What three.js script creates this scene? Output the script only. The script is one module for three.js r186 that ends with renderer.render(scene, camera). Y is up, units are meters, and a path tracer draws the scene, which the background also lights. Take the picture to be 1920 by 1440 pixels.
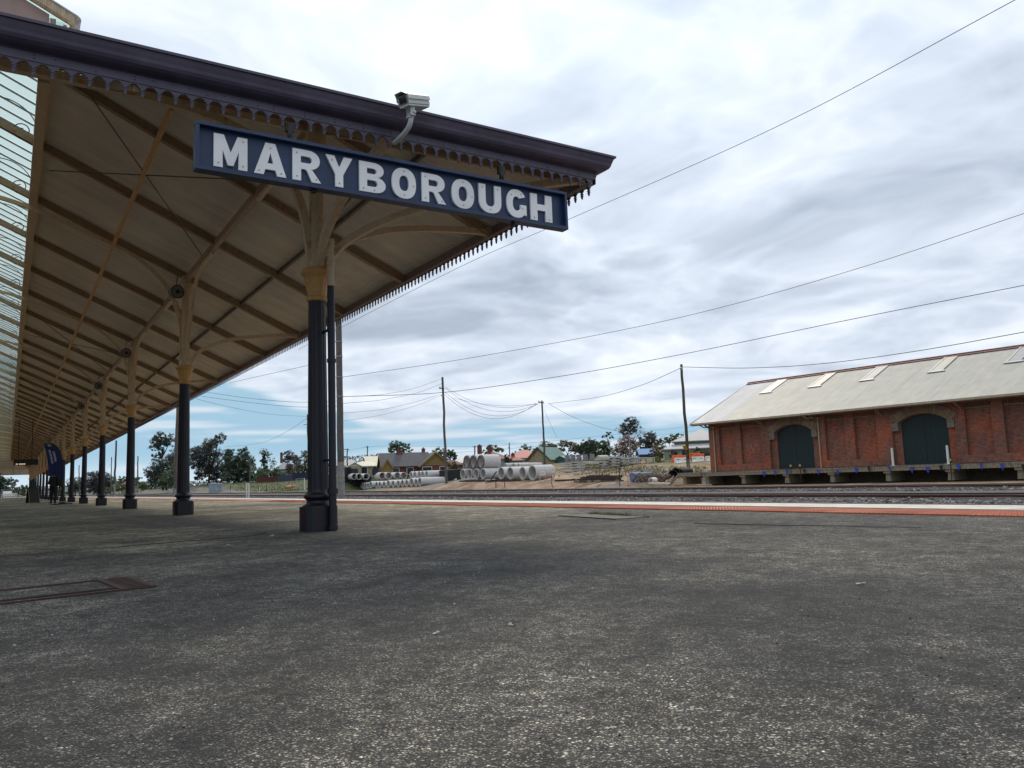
import * as THREE from 'three';
import { mergeGeometries } from 'three/addons/utils/BufferGeometryUtils.js';
import { MarchingCubes } from 'three/addons/objects/MarchingCubes.js';

// ------------------------------------------------------------------ camera, sky, sun, exposure
const V3 = (x = 0, y = 0, z = 0) => new THREE.Vector3(x, y, z);
const scene = new THREE.Scene();
const camera = new THREE.PerspectiveCamera(51.306, 4 / 3, 0.05, 6000);
camera.position.set(0, 0.6, 0);
camera.rotation.set(0.11581, -0.56343, -0.03545, 'YXZ');
scene.add(camera);
const renderer = new THREE.WebGLRenderer({ antialias: true });
renderer.toneMapping = THREE.LinearToneMapping;
renderer.toneMappingExposure = 1.25;
renderer.shadowMap.enabled = true;
renderer.setSize(1024, 768);

const rng = (s) => () => { s |= 0; s = (s + 0x6D2B79F5) | 0; let t = Math.imul(s ^ (s >>> 15), 1 | s); t = (t + Math.imul(t ^ (t >>> 7), 61 | t)) ^ t; return ((t ^ (t >>> 14)) >>> 0) / 4294967296; };
const clamp = (x, a = 0, b = 1) => Math.min(b, Math.max(a, x));
const sm = (a, b, x) => { const t = clamp((x - a) / (b - a)); return t * t * (3 - 2 * t); };
const mix = (a, b, t) => a + (b - a) * t;
const hash2 = (x, y, s) => { let h = Math.imul(x, 374761393) ^ Math.imul(y, 668265263) ^ Math.imul(s, 1274126177); h = Math.imul(h ^ (h >>> 13), 1274126177); return ((h ^ (h >>> 16)) >>> 0) / 4294967296; };
function vnoise(x, y, s, wrap = 0) {
  const xi = Math.floor(x), yi = Math.floor(y); let fx = x - xi, fy = y - yi;
  fx = fx * fx * fx * (fx * (fx * 6 - 15) + 10); fy = fy * fy * fy * (fy * (fy * 6 - 15) + 10);
  const w = wrap ? (a) => ((a % wrap) + wrap) % wrap : (a) => a;
  const x0 = w(xi), x1 = w(xi + 1), y0 = w(yi), y1 = w(yi + 1);
  return mix(mix(hash2(x0, y0, s), hash2(x1, y0, s), fx), mix(hash2(x0, y1, s), hash2(x1, y1, s), fx), fy);
}
function fbm(x, y, oct, s, wrap = 0, gain = 0.5) {
  let a = 1, t = 0, n = 0, w = wrap;
  for (let i = 0; i < oct; i++) { t += a * vnoise(x, y, s + i * 17, w); n += a; a *= gain; x *= 2; y *= 2; w *= 2; if (!wrap) { x += 13.7; y += 7.3; } }
  return t / n;
}
const srgb2lin = (c) => (c <= 0.04045 ? c / 12.92 : Math.pow((c + 0.055) / 1.055, 2.4));

// overcast sky with a clear blue strip low over the horizon
{
  const W = 3072, H = 1536, data = new Float32Array(W * H * 4);
  const SUND = V3(0.60 * Math.cos(0.768), Math.sin(0.768), -0.80 * Math.cos(0.768));
  const mixc = (a, b, t) => [mix(a[0], b[0], t), mix(a[1], b[1], t), mix(a[2], b[2], t)];
  const C = (r, g, b) => [srgb2lin(r / 255), srgb2lin(g / 255), srgb2lin(b / 255)];
  const BRIGHT = C(224, 230, 239), LIGHT = C(196, 206, 220), DARK = C(146, 159, 176), BLUE = C(150, 184, 205), PALE = C(192, 210, 223), LOWC = C(206, 214, 222);
  for (let j = 0; j < H; j++) {
    const el = ((j + 0.5) / H - 0.5) * Math.PI, y = Math.sin(el), deg = el * 180 / Math.PI;
    for (let i = 0; i < W; i++) {
      const k = (j * W + i) * 4; let c;
      if (deg < -1) { c = [0.16, 0.155, 0.14]; } else {
        const th = ((i + 0.5) / W - 0.5) * Math.PI * 2, dx = Math.cos(th) * Math.cos(el), dz = Math.sin(th) * Math.cos(el);
        const az = Math.atan2(dx, -dz) * 180 / Math.PI;
        const s = 1 / (Math.max(y, 0) + 0.085), px = dx * s, pz = dz * s;
        const wx = fbm(px * 0.9 + 31, pz * 0.9 + 5, 4, 11) - 0.5, wz = fbm(px * 0.9 + 3, pz * 0.9 + 45, 4, 23) - 0.5;
        const qx = px + wx * 0.9, qz = pz + wz * 0.9;
        const big = fbm(qx * 0.7 + 4.2, qz * 0.7 + 9.1, 4, 3), mid = fbm(qx * 2.1 + 8, qz * 2.1 + 2, 6, 5, 0, 0.55);
        let bl = 0, am = 1, nn = 0, fx = qx * 3.1 + 20, fz = qz * 3.1 + 11; for (let o = 0; o < 4; o++) { bl += am * Math.abs(2 * vnoise(fx, fz, 141 + o) - 1); nn += am; am *= 0.55; fx *= 2.1; fz *= 2.1; } bl /= nn;   // billows
        const hi = sm(10, 27, deg), low = 1 - sm(6, 11, deg);
        let t = 0.55 + 0.20 * hi + 0.14 * low + (big - 0.5) * 0.55 + (mid - 0.5) * 0.95 + (0.42 - bl) * 0.42;
        t = t < 0.25 ? 0.25 * Math.exp((t - 0.25) / 0.25) : t; t = t > 0.85 ? 1 - 0.15 * Math.exp(-(t - 0.85) / 0.15) : t;
        c = t < 0.6 ? mixc(DARK, LIGHT, t / 0.6) : mixc(LIGHT, BRIGHT, (t - 0.6) / 0.4);
        { const cs = dx * SUND.x + y * SUND.y + dz * SUND.z, gl = Math.exp(-Math.pow(Math.acos(clamp(cs, -1, 1)) / 0.42, 2)), z = 1 + 0.30 * sm(28, 80, deg) + 0.42 * gl * (0.5 + 0.7 * t); c = [c[0] * z, c[1] * z, c[2] * z * (1 - 0.03 * gl)]; }   // thinner cloud glows round the hidden sun
        // gap low down
        const top = (az < 6 ? 8.5 : az < 22 ? mix(8.5, 4.4, (az - 6) / 16) : az < 45 ? mix(4.4, 3.9, (az - 22) / 23) : mix(3.9, 2.6, clamp((az - 45) / 25)));
        const bot = az < 20 ? 0.6 : 1.9;
        const ragged = (fbm(az * 0.16 + 40, deg * 0.9 + 10, 4, 77) - 0.5) * 3.0;
        const gap = sm(0.35, -0.5, deg + ragged * 0.75 - top) * sm(bot - 0.9, bot + 0.5, deg + ragged * 0.5);
        const streak = sm(0.52, 0.70, fbm(az * 0.11 + 7, deg * 1.9 + 60, 4, 91));
        const blue = mixc(PALE, BLUE, sm(0.4, 2.6, deg));
        c = mixc(c, mixc(LOWC, PALE, 0.45), (1 - sm(1.5, 4.8, deg)) * 0.75);
        c = mixc(c, mixc(blue, LOWC, streak * 0.75), gap);
        if (deg < 0) c = mixc(c, [0.3, 0.31, 0.3], clamp(-deg));
      }
      data[k] = c[0]; data[k + 1] = c[1]; data[k + 2] = c[2]; data[k + 3] = 1;
    }
  }
  const sky = new THREE.DataTexture(data, W, H, THREE.RGBAFormat, THREE.FloatType);
  sky.mapping = THREE.EquirectangularReflectionMapping; sky.magFilter = THREE.LinearFilter; sky.needsUpdate = true;
  scene.background = sky; scene.environment = sky;
}
const sun = new THREE.DirectionalLight(0xfff0dc, 1.5);
{
  const e = 44 * Math.PI / 180, d = V3(0.60, 0, -0.80).normalize();
  sun.position.set(d.x * Math.cos(e) * 150, Math.sin(e) * 150, d.z * Math.cos(e) * 150 - 60);
  sun.target.position.set(0, 0, -60);
  sun.castShadow = true; sun.shadow.radius = 22; sun.shadow.mapSize.set(4096, 4096);
  Object.assign(sun.shadow.camera, { left: -160, right: 160, top: 160, bottom: -160, near: 1, far: 420 });
  scene.add(sun, sun.target);
}

// ------------------------------------------------------------------ helpers
const FPX = 1499.2, EYE = 0.6;
const camQ = new THREE.Quaternion().setFromEuler(new THREE.Euler(0.11581, -0.56343, -0.03545, 'YXZ'));
const ray = (u, v) => V3((u - 960) / FPX, -(v - 720) / FPX, -1).applyQuaternion(camQ);       // direction measured in the survey picture (1920 x 1440)
const at = (u, v, D) => ray(u, v).multiplyScalar(D).add(V3(0, EYE, 0));                       // place at a measured distance D
const pxm = (D) => FPX / D;                                                                   // measured picture units per metre there
const used = new Map();
function numbered(n) { const k = used.get(n) || 0; used.set(n, k + 1); return k ? `${n}_${String(k).padStart(3, '0')}` : n; }
function tag(o, label, category, group) { o.userData.label = label; if (category) { o.userData.category = category; o.userData.kind = 'thing'; } if (group) o.userData.group = group; return o; }
function thing(name, label, category, pos = V3(), turn = 0, group) {
  const g = new THREE.Group(); g.name = numbered(name); g.position.copy(pos); g.rotation.y = turn; scene.add(g); return tag(g, label, category, group);
}
function structure(name, geo, mat, parent = scene) {
  const m = new THREE.Mesh(geo, mat); m.name = numbered(name); m.castShadow = m.receiveShadow = true; if (parent === scene) m.userData.kind = 'structure'; parent.add(m); return m;
}
function part(name, geo, mat, parent, stuff) {
  const m = new THREE.Mesh(geo, mat); m.name = numbered(name); m.castShadow = m.receiveShadow = true; if (stuff) m.userData.kind = 'stuff'; parent.add(m); return m;
}
const M4 = () => new THREE.Matrix4();
const E3 = (x, y, z, o = 'XYZ') => new THREE.Euler(x, y, z, o);
function strip(g) { const n = g.index ? g.toNonIndexed() : g.clone(); for (const k of Object.keys(n.attributes)) if (!['position', 'normal', 'uv'].includes(k)) n.deleteAttribute(k); if (!n.attributes.normal) n.computeVertexNormals(); if (!n.attributes.uv) n.setAttribute('uv', new THREE.BufferAttribute(new Float32Array(n.attributes.position.count * 2), 2)); n.morphAttributes = {}; return n; }
function uvMetres(g) {   // texture coordinates in metres, from the plane each face lies nearest to
  const p = g.attributes.position, uv = new Float32Array(p.count * 2), a = V3(), b = V3(), c = V3();
  for (let i = 0; i < p.count; i += 3) {
    a.fromBufferAttribute(p, i); b.fromBufferAttribute(p, i + 1).sub(a); c.fromBufferAttribute(p, i + 2).sub(a); b.cross(c);
    const x = Math.abs(b.x), y = Math.abs(b.y), z = Math.abs(b.z);
    for (let k = 0; k < 3; k++) { const j = i + k, X = p.getX(j), Y = p.getY(j), Z = p.getZ(j); const q = y >= x && y >= z ? [X, Z] : x >= z ? [Z, Y] : [X, Y]; uv[j * 2] = q[0]; uv[j * 2 + 1] = q[1]; }
  }
  g.setAttribute('uv', new THREE.BufferAttribute(uv, 2)); return g;
}
class MB {
  constructor() { this.l = []; }
  add(g, m) { g = strip(g); if (m) { g.applyMatrix4(m); if (m.determinant() < 0) for (const k of ['position', 'normal', 'uv']) { const a = g.attributes[k], n = a.itemSize; for (let i = 0; i < a.count; i += 3) for (let c = 0; c < n; c++) { const q = a.array[(i + 1) * n + c]; a.array[(i + 1) * n + c] = a.array[(i + 2) * n + c]; a.array[(i + 2) * n + c] = q; } } } this.l.push(g); return this; }
  box(w, h, d, x = 0, y = 0, z = 0, rx = 0, ry = 0, rz = 0) { return this.add(new THREE.BoxGeometry(w, h, d), M4().makeRotationFromEuler(E3(rx, ry, rz)).setPosition(x, y, z)); }
  cyl(r0, r1, h, x = 0, y = 0, z = 0, seg = 12, rx = 0, ry = 0, rz = 0) { return this.add(new THREE.CylinderGeometry(r1, r0, h, seg), M4().makeRotationFromEuler(E3(rx, ry, rz)).setPosition(x, y, z)); }
  bar(p, q, w, h, up = V3(0, 1, 0)) {   // rectangular bar from p to q: w across, h along up
    const d = q.clone().sub(p), L = d.length(); d.normalize(); const s = V3().crossVectors(up, d).normalize(), u = V3().crossVectors(d, s);
    return this.add(new THREE.BoxGeometry(w, h, L), M4().makeBasis(s, u, d).setPosition(p.clone().add(q).multiplyScalar(0.5)));
  }
  rod(p, q, r0, r1 = r0, seg = 8) {
    const d = q.clone().sub(p), L = d.length(); const m = M4().makeRotationFromQuaternion(new THREE.Quaternion().setFromUnitVectors(V3(0, 1, 0), d.normalize())).setPosition(p.clone().add(q).multiplyScalar(0.5));
    return this.add(new THREE.CylinderGeometry(r1, r0, L, seg), m);
  }
  tube(pts, r, seg = 24, rad = 6) { return this.add(new THREE.TubeGeometry(new THREE.CatmullRomCurve3(pts), seg, r, rad)); }
  sweep(pts, w, h, side) {   // rectangular section swept along a curve that lies in a plane with the normal side
    const c = new THREE.CatmullRomCurve3(pts), N = pts.length * 4, P = []; 
    for (let i = 0; i <= N; i++) { const p = c.getPointAt(i / N), t = c.getTangentAt(i / N), n = V3().crossVectors(side, t).normalize(); P.push([[-1, -1], [1, -1], [1, 1], [-1, 1]].map(([a, b]) => p.clone().addScaledVector(side, a * w / 2).addScaledVector(n, b * h / 2))); }
    const pos = []; const quad = (a, b, d, e) => pos.push(...a, ...b, ...d, ...a, ...d, ...e);
    for (let i = 0; i < N; i++) for (let k = 0; k < 4; k++) quad(P[i][k].toArray(), P[i + 1][k].toArray(), P[i + 1][(k + 1) % 4].toArray(), P[i][(k + 1) % 4].toArray());
    quad(...[0, 1, 2, 3].map((k) => P[0][k].toArray())); quad(...[3, 2, 1, 0].map((k) => P[N][k].toArray()));
    const g = new THREE.BufferGeometry(); g.setAttribute('position', new THREE.Float32BufferAttribute(pos, 3)); g.computeVertexNormals(); return this.add(g);
  }
  lathe(pts, x = 0, y = 0, z = 0, seg = 20) { return this.add(new THREE.LatheGeometry(pts.map(([r, h]) => new THREE.Vector2(r, h)), seg), M4().makeTranslation(x, y, z)); }
  poly(pts, depth, m) { const s = new THREE.Shape(); pts.forEach(([x, y], i) => (i ? s.lineTo(x, y) : s.moveTo(x, y))); return this.add(new THREE.ExtrudeGeometry(s, { depth, bevelEnabled: false }), m); }
  tris(list) { const g = new THREE.BufferGeometry(); g.setAttribute('position', new THREE.Float32BufferAttribute(list, 3)); g.computeVertexNormals(); return this.add(g); }
  geo() { return uvMetres(mergeGeometries(this.l)); }
  build(name, mat, parent, stuff) { return part(name, this.geo(), mat, parent, stuff); }
}
const L3 = (r, g, b) => new THREE.Color().setRGB(r, g, b);

// ------------------------------------------------------------------ textures
function tex(n, fn, { srgb = false, repeat = 1, repeatY } = {}) {
  const d = new Uint8Array(n * n * 4);
  for (let y = 0; y < n; y++) for (let x = 0; x < n; x++) { const c = fn(x, y), k = (y * n + x) * 4; d[k] = clamp(c[0]) * 255; d[k + 1] = clamp(c[1]) * 255; d[k + 2] = clamp(c[2]) * 255; d[k + 3] = 255; }
  const t = new THREE.DataTexture(d, n, n); t.wrapS = t.wrapT = THREE.RepeatWrapping; t.magFilter = THREE.LinearFilter; t.minFilter = THREE.LinearMipmapLinearFilter; t.generateMipmaps = true;
  if (srgb) t.colorSpace = THREE.SRGBColorSpace; t.repeat.set(repeat, repeatY ?? repeat); t.needsUpdate = true; return t;
}
// loose stones pressed into a bed: tone per stone in r g b, height in a second map
function stones(n, count, rMin, rMax, seed, tone, bed) {
  const R = rng(seed), h = new Float32Array(n * n), col = new Float32Array(n * n * 3);
  for (let y = 0; y < n; y++) for (let x = 0; x < n; x++) { const c = bed(x, y), k = (y * n + x) * 3; col[k] = c[0]; col[k + 1] = c[1]; col[k + 2] = c[2]; h[y * n + x] = 0.05 * hash2(x, y, 5); }
  for (let i = 0; i < count; i++) {
    const cx = R() * n, cy = R() * n, a = mix(rMin, rMax, R() * R()), b = a * mix(0.55, 1, R()), th = R() * 3.14, ct = Math.cos(th), st = Math.sin(th), c = tone(R), top = mix(0.45, 1, R()), e = Math.ceil(a);
    for (let dy = -e; dy <= e; dy++) for (let dx = -e; dx <= e; dx++) {
      const u = (dx * ct + dy * st) / a, v = (-dx * st + dy * ct) / b, q = u * u + v * v; if (q > 1) continue;
      const X = ((Math.floor(cx) + dx) % n + n) % n, Y = ((Math.floor(cy) + dy) % n + n) % n, k = Y * n + X, hh = top * Math.sqrt(1 - q * 0.85);
      if (hh > h[k]) { h[k] = hh; col[k * 3] = c[0]; col[k * 3 + 1] = c[1]; col[k * 3 + 2] = c[2]; }
    }
  }
  return [(x, y) => { const k = (y * n + x) * 3; return [col[k], col[k + 1], col[k + 2]]; }, (x, y) => { const v = h[y * n + x]; return [v, v, v]; }];
}
const T = {};
{
  const N = 2048;   // asphalt: 2.4 m tile
  const [c, h] = stones(N, 150000, 1.5, 4.6, 41, (R) => { const k = R(); const g = k < 0.012 ? mix(0.26, 0.44, R()) : k < 0.30 ? mix(0.13, 0.26, R()) : mix(0.034, 0.12, R()); const w = R() * 0.12; return [g * (1.06 + w * 1.0), g * (1.02 + w * 0.5), g * (0.96 - w * 0.8)]; },
    (x, y) => { const g = 0.010 + 0.012 * fbm(x / N * 32, y / N * 32, 3, 8, 32); return [g * 1.02, g, g * 0.97]; });
  const blot = (x, y) => (0.35 + 1.25 * fbm(x / N * 10, y / N * 10, 3, 15, 10)) * (0.45 + 1.1 * fbm(x / N * 40, y / N * 40, 2, 16, 40)) * (0.45 + 1.1 * fbm(x / N * 110, y / N * 110, 2, 18, 110)); const c0 = c, cB = (x, y) => { const k = blot(x, y), q = c0(x, y); return [q[0] * k, q[1] * k * 0.995, q[2] * k * 0.97]; };
  T.asphalt = tex(N, cB, { repeat: 1 / 2.4 }); T.asphaltH = tex(N, h, { repeat: 1 / 2.4 });
}
{
  const N = 1024;   // track ballast: 2 m tile
  const [c, h] = stones(N, 9000, 9, 22, 77, (R) => { const g = mix(0.16, 0.52, R() * R()); const w = R() * 0.2 - 0.05; return [g * (1 + w * 0.5), g, g * (1 - w * 0.4)]; }, () => [0.06, 0.05, 0.045]);
  T.ballast = tex(N, c, { repeat: 1 / 2 }); T.ballastH = tex(N, h, { repeat: 1 / 2 });
}
T.grain = tex(512, (x, y) => { const a = fbm(x / 64, y / 64, 5, 21, 8), b = hash2(x, y, 3); const v = 0.72 + 0.34 * (a - 0.5) * 2 * 0.7 + 0.12 * (b - 0.5); return [v, v, v]; }, { repeat: 1 / 1.5 });
T.soft = tex(512, (x, y) => { const a = fbm(x / 64, y / 64, 5, 25, 8), b = hash2(x, y, 6); const v = 0.90 + 0.22 * (a - 0.5) + 0.05 * (b - 0.5); return [v, v * 0.995, v * 0.985]; }, { repeat: 1 / 2.5 });
T.soil = tex(1024, (x, y) => { const a = fbm(x / 128, y / 128, 7, 31, 8, 0.62), b = hash2(x, y, 4); const v = 0.7 + (a - 0.5) * 1.1 + 0.2 * (b - 0.5); return [v, v * mix(0.98, 1.02, a), v * mix(0.92, 1.05, a)]; }, { repeat: 1 / 9 });
T.wood = tex(512, (x, y) => { const a = fbm(x / 8, y / 128, 5, 51, 64), b = fbm(x / 64, y / 64, 3, 52, 8); const v = 0.62 + (a - 0.5) * 0.9 + (b - 0.5) * 0.3; return [v, v * 0.98, v * 0.95]; }, { repeat: 1 / 0.8 });
T.paint = tex(512, (x, y) => { const a = fbm(x / 32, y / 32, 5, 61, 16), r = sm(0.60, 0.74, fbm(x / 40 + 3, y / 40, 5, 71, 0) * 0.5 + a * 0.5), f = 0.86 + (fbm(x / 12, y / 12, 3, 63, 0) - 0.5) * 0.3; return [f * mix(1, 0.95, r), f * mix(1, 0.66, r), f * mix(1, 0.42, r)]; }, { repeat: 1 / 1.7 });
T.zinc = tex(512, (x, y) => { const a = fbm(x / 16, y / 170.67, 5, 81, 32), b = fbm(x / 64, y / 64, 4, 82, 8); const v = 0.84 + (a - 0.5) * 0.22 + (b - 0.5) * 0.2; return [v * mix(1.0, 1.04, b), v, v * mix(1.04, 0.93, b)]; }, { repeat: 1 / 5 });
T.leaf = tex(128, (x, y) => { const v = 0.75 + 0.5 * (fbm(x / 16, y / 16, 3, 91, 8) - 0.5); return [v, v, v]; }, { repeat: 1 });
{
  const N = 1024, courses = 16, per = 6;   // English bond, 1.376 m tile: 16 courses of 86 mm, 6 bricks of 229 mm
  const f = (x, y) => {
    const cy = Math.floor(y / N * courses), fy = (y / N * courses) % 1, head = cy % 2 === 1, n = head ? per * 2 : per, xs = x / N * n + (head ? 0.5 : 0.25 * (cy % 4)), cx = Math.floor(xs), fx = xs - cx;
    const mx = head ? 0.095 : 0.05, mort = fx < mx || fx > 1 - mx || fy < 0.075 || fy > 0.925;
    const id = hash2(((cx % n) + n) % n, cy, 9), id2 = hash2(((cx % n) + n) % n, cy, 19), e = fbm(x / 40, y / 40, 4, 5, 0);
    return [mort, id, id2, e];
  };
  T.brick = tex(N, (x, y) => { const [m, a, b, e] = f(x, y); if (m) { const v = 0.09 + 0.10 * e; return [v * 1.05, v * 0.9, v * 0.8]; } const v = mix(0.85, 1.3, a) * mix(0.9, 1.15, e); return b > 0.93 ? [0.19 * v, 0.075 * v, 0.06 * v] : [0.30 * v, mix(0.088, 0.125, b) * v, mix(0.050, 0.070, b) * v]; }, { repeat: 1 / 1.376 });  // mortar tone darkened to hold the shadow of the joints between courses
  T.brickH = tex(N, (x, y) => { const [m, a, , e] = f(x, y); const v = m ? 0.1 : 0.7 + 0.2 * a + 0.1 * e; return [v, v, v]; }, { repeat: 1 / 1.376 });
}
// large patches on the brick shed: fresher red where paint or render came off, grey bloom near the base
const mat = (c, rough = 0.8, o = {}) => new THREE.MeshStandardMaterial({ color: Array.isArray(c) ? L3(...c) : c, roughness: rough, side: THREE.DoubleSide, ...o });
const M = {
  asphalt: mat([1, 1, 1], 0.93, { map: T.asphalt, bumpMap: T.asphaltH, bumpScale: 0.010, vertexColors: true }),
  ballast: mat([0.46, 0.44, 0.43], 0.95, { vertexColors: true, map: T.ballast, bumpMap: T.ballastH, bumpScale: 0.045 }),
  ground: mat([1, 1, 1], 0.97, { map: T.soil, bumpMap: T.soil, bumpScale: 0.08, vertexColors: true }),
  white: mat([0.70, 0.655, 0.57], 0.7, { map: T.grain }),
  tactile: mat([0.64, 0.20, 0.11], 0.8, { map: T.grain }),
  yellow: mat([0.62, 0.42, 0.05], 0.75, { map: T.grain }),
  kerbGap: mat([0.16, 0.14, 0.11], 0.9, { map: T.grain }),
  rail: mat([0.085, 0.040, 0.028], 0.75, { map: T.grain }),
  railTop: mat([0.42, 0.40, 0.40], 0.35, { metalness: 0.8 }),
  sleeper: mat([0.10, 0.075, 0.06], 0.95, { map: T.wood }),
  navy: mat([0.0055, 0.006, 0.017], 0.5, { map: T.grain }),
  gutter: mat([0.092, 0.078, 0.128], 0.42, { map: T.grain }),
  cream: mat([0.64, 0.49, 0.31], 0.6, { map: T.paint }),
  rafter: mat([0.36, 0.255, 0.15], 0.6, { map: T.paint }),
  ochre: mat([0.60, 0.335, 0.11], 0.55, { map: T.paint }),
  ceiling: mat([0.80, 0.745, 0.64], 0.7, { map: T.zinc }),
  fascia: mat([0.27, 0.20, 0.175], 0.6, { map: T.paint }),
  barGrey: mat([0.24, 0.235, 0.20], 0.6, { map: T.paint }),
  iron: mat([0.09, 0.075, 0.06], 0.6),
  glass: new THREE.MeshPhysicalMaterial({ color: L3(0.72, 0.86, 0.80), roughness: 0.35, transmission: 1, thickness: 0, side: THREE.DoubleSide }),
  sign: mat([0.014, 0.042, 0.120], 0.5, { map: T.grain }),
  letter: mat([0.86, 0.87, 0.88], 0.5, { map: T.soft }),
  screw: mat([0.45, 0.36, 0.18], 0.5),
  putty: mat([0.50, 0.52, 0.50], 0.5),
  dark: mat([0.012, 0.012, 0.014], 0.6),
  black: mat([0.014, 0.014, 0.017], 0.8),
  brick: mat([1, 1, 1], 0.92, { map: T.brick, bumpMap: T.brickH, bumpScale: 0.012, vertexColors: true }),
  buff: mat([0.36, 0.255, 0.165], 0.9, { map: T.grain }),
  stone: mat([0.26, 0.23, 0.19], 0.9, { map: T.grain }),
  doorGreen: mat([0.007, 0.034, 0.038], 0.62, { map: T.wood }),
  zinc: mat([0.37, 0.375, 0.33], 0.55, { map: T.zinc, metalness: 0.05 }),
  zincOld: mat([0.30, 0.32, 0.335], 0.55, { map: T.zinc }),
  zincNew: mat([0.35, 0.38, 0.41], 0.55, { map: T.zinc, metalness: 0.1 }),
  redOxide: mat([0.20, 0.055, 0.045], 0.7, { map: T.grain }),
  trim: mat([0.62, 0.51, 0.36], 0.7, { map: T.wood }),
  pipeTrim: mat([0.42, 0.30, 0.19], 0.6),
  deck: mat([0.40, 0.35, 0.26], 0.9, { map: T.wood }),
  concrete: mat([0.56, 0.555, 0.545], 0.9, { map: T.soft }),
  slabGrey: mat([0.45, 0.45, 0.45], 0.95, { map: T.soft }),
  pole: mat([0.20, 0.18, 0.17], 0.95, { map: T.wood }),
  poleGreen: mat([0.135, 0.15, 0.125], 0.95, { map: T.wood }),
  whitewash: mat([0.50, 0.49, 0.48], 0.9, { map: T.wood }),
  wire: mat([0.03, 0.03, 0.034], 0.6),
  orange: mat([0.75, 0.15, 0.045], 0.6), pinkPost: mat([0.72, 0.24, 0.16], 0.6), whitePlastic: mat([0.75, 0.73, 0.70], 0.5),
  rust: mat([0.07, 0.038, 0.03], 0.9, { map: T.grain }),
  timber: mat([0.16, 0.115, 0.085], 0.95, { map: T.wood }), timberPale: mat([0.40, 0.33, 0.25], 0.95, { map: T.wood }),
  blueFlag: mat([0.03, 0.06, 0.36], 0.8), flagNavy: mat([0.010, 0.014, 0.055], 0.8),
  bark: mat([0.09, 0.07, 0.055], 0.95, { map: T.wood }),
  windowDark: mat([0.02, 0.024, 0.03], 0.15),
  skyGlass: mat([0.43, 0.435, 0.39], 0.5),
};

// ------------------------------------------------------------------ layout frames
const SK = 0.018;                                   // the tracks and the platform edge run a degree off the canopy line
const trk = (x, z) => V3(x * Math.cos(SK) + z * Math.sin(SK), 0, -x * Math.sin(SK) + z * Math.cos(SK));
const EDGE_IN = 8.95, RED_OUT = 9.72, WHITE_IN = 10.02, EDGE = 10.95, BED = -0.62, RAILTOP = -0.45;

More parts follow.
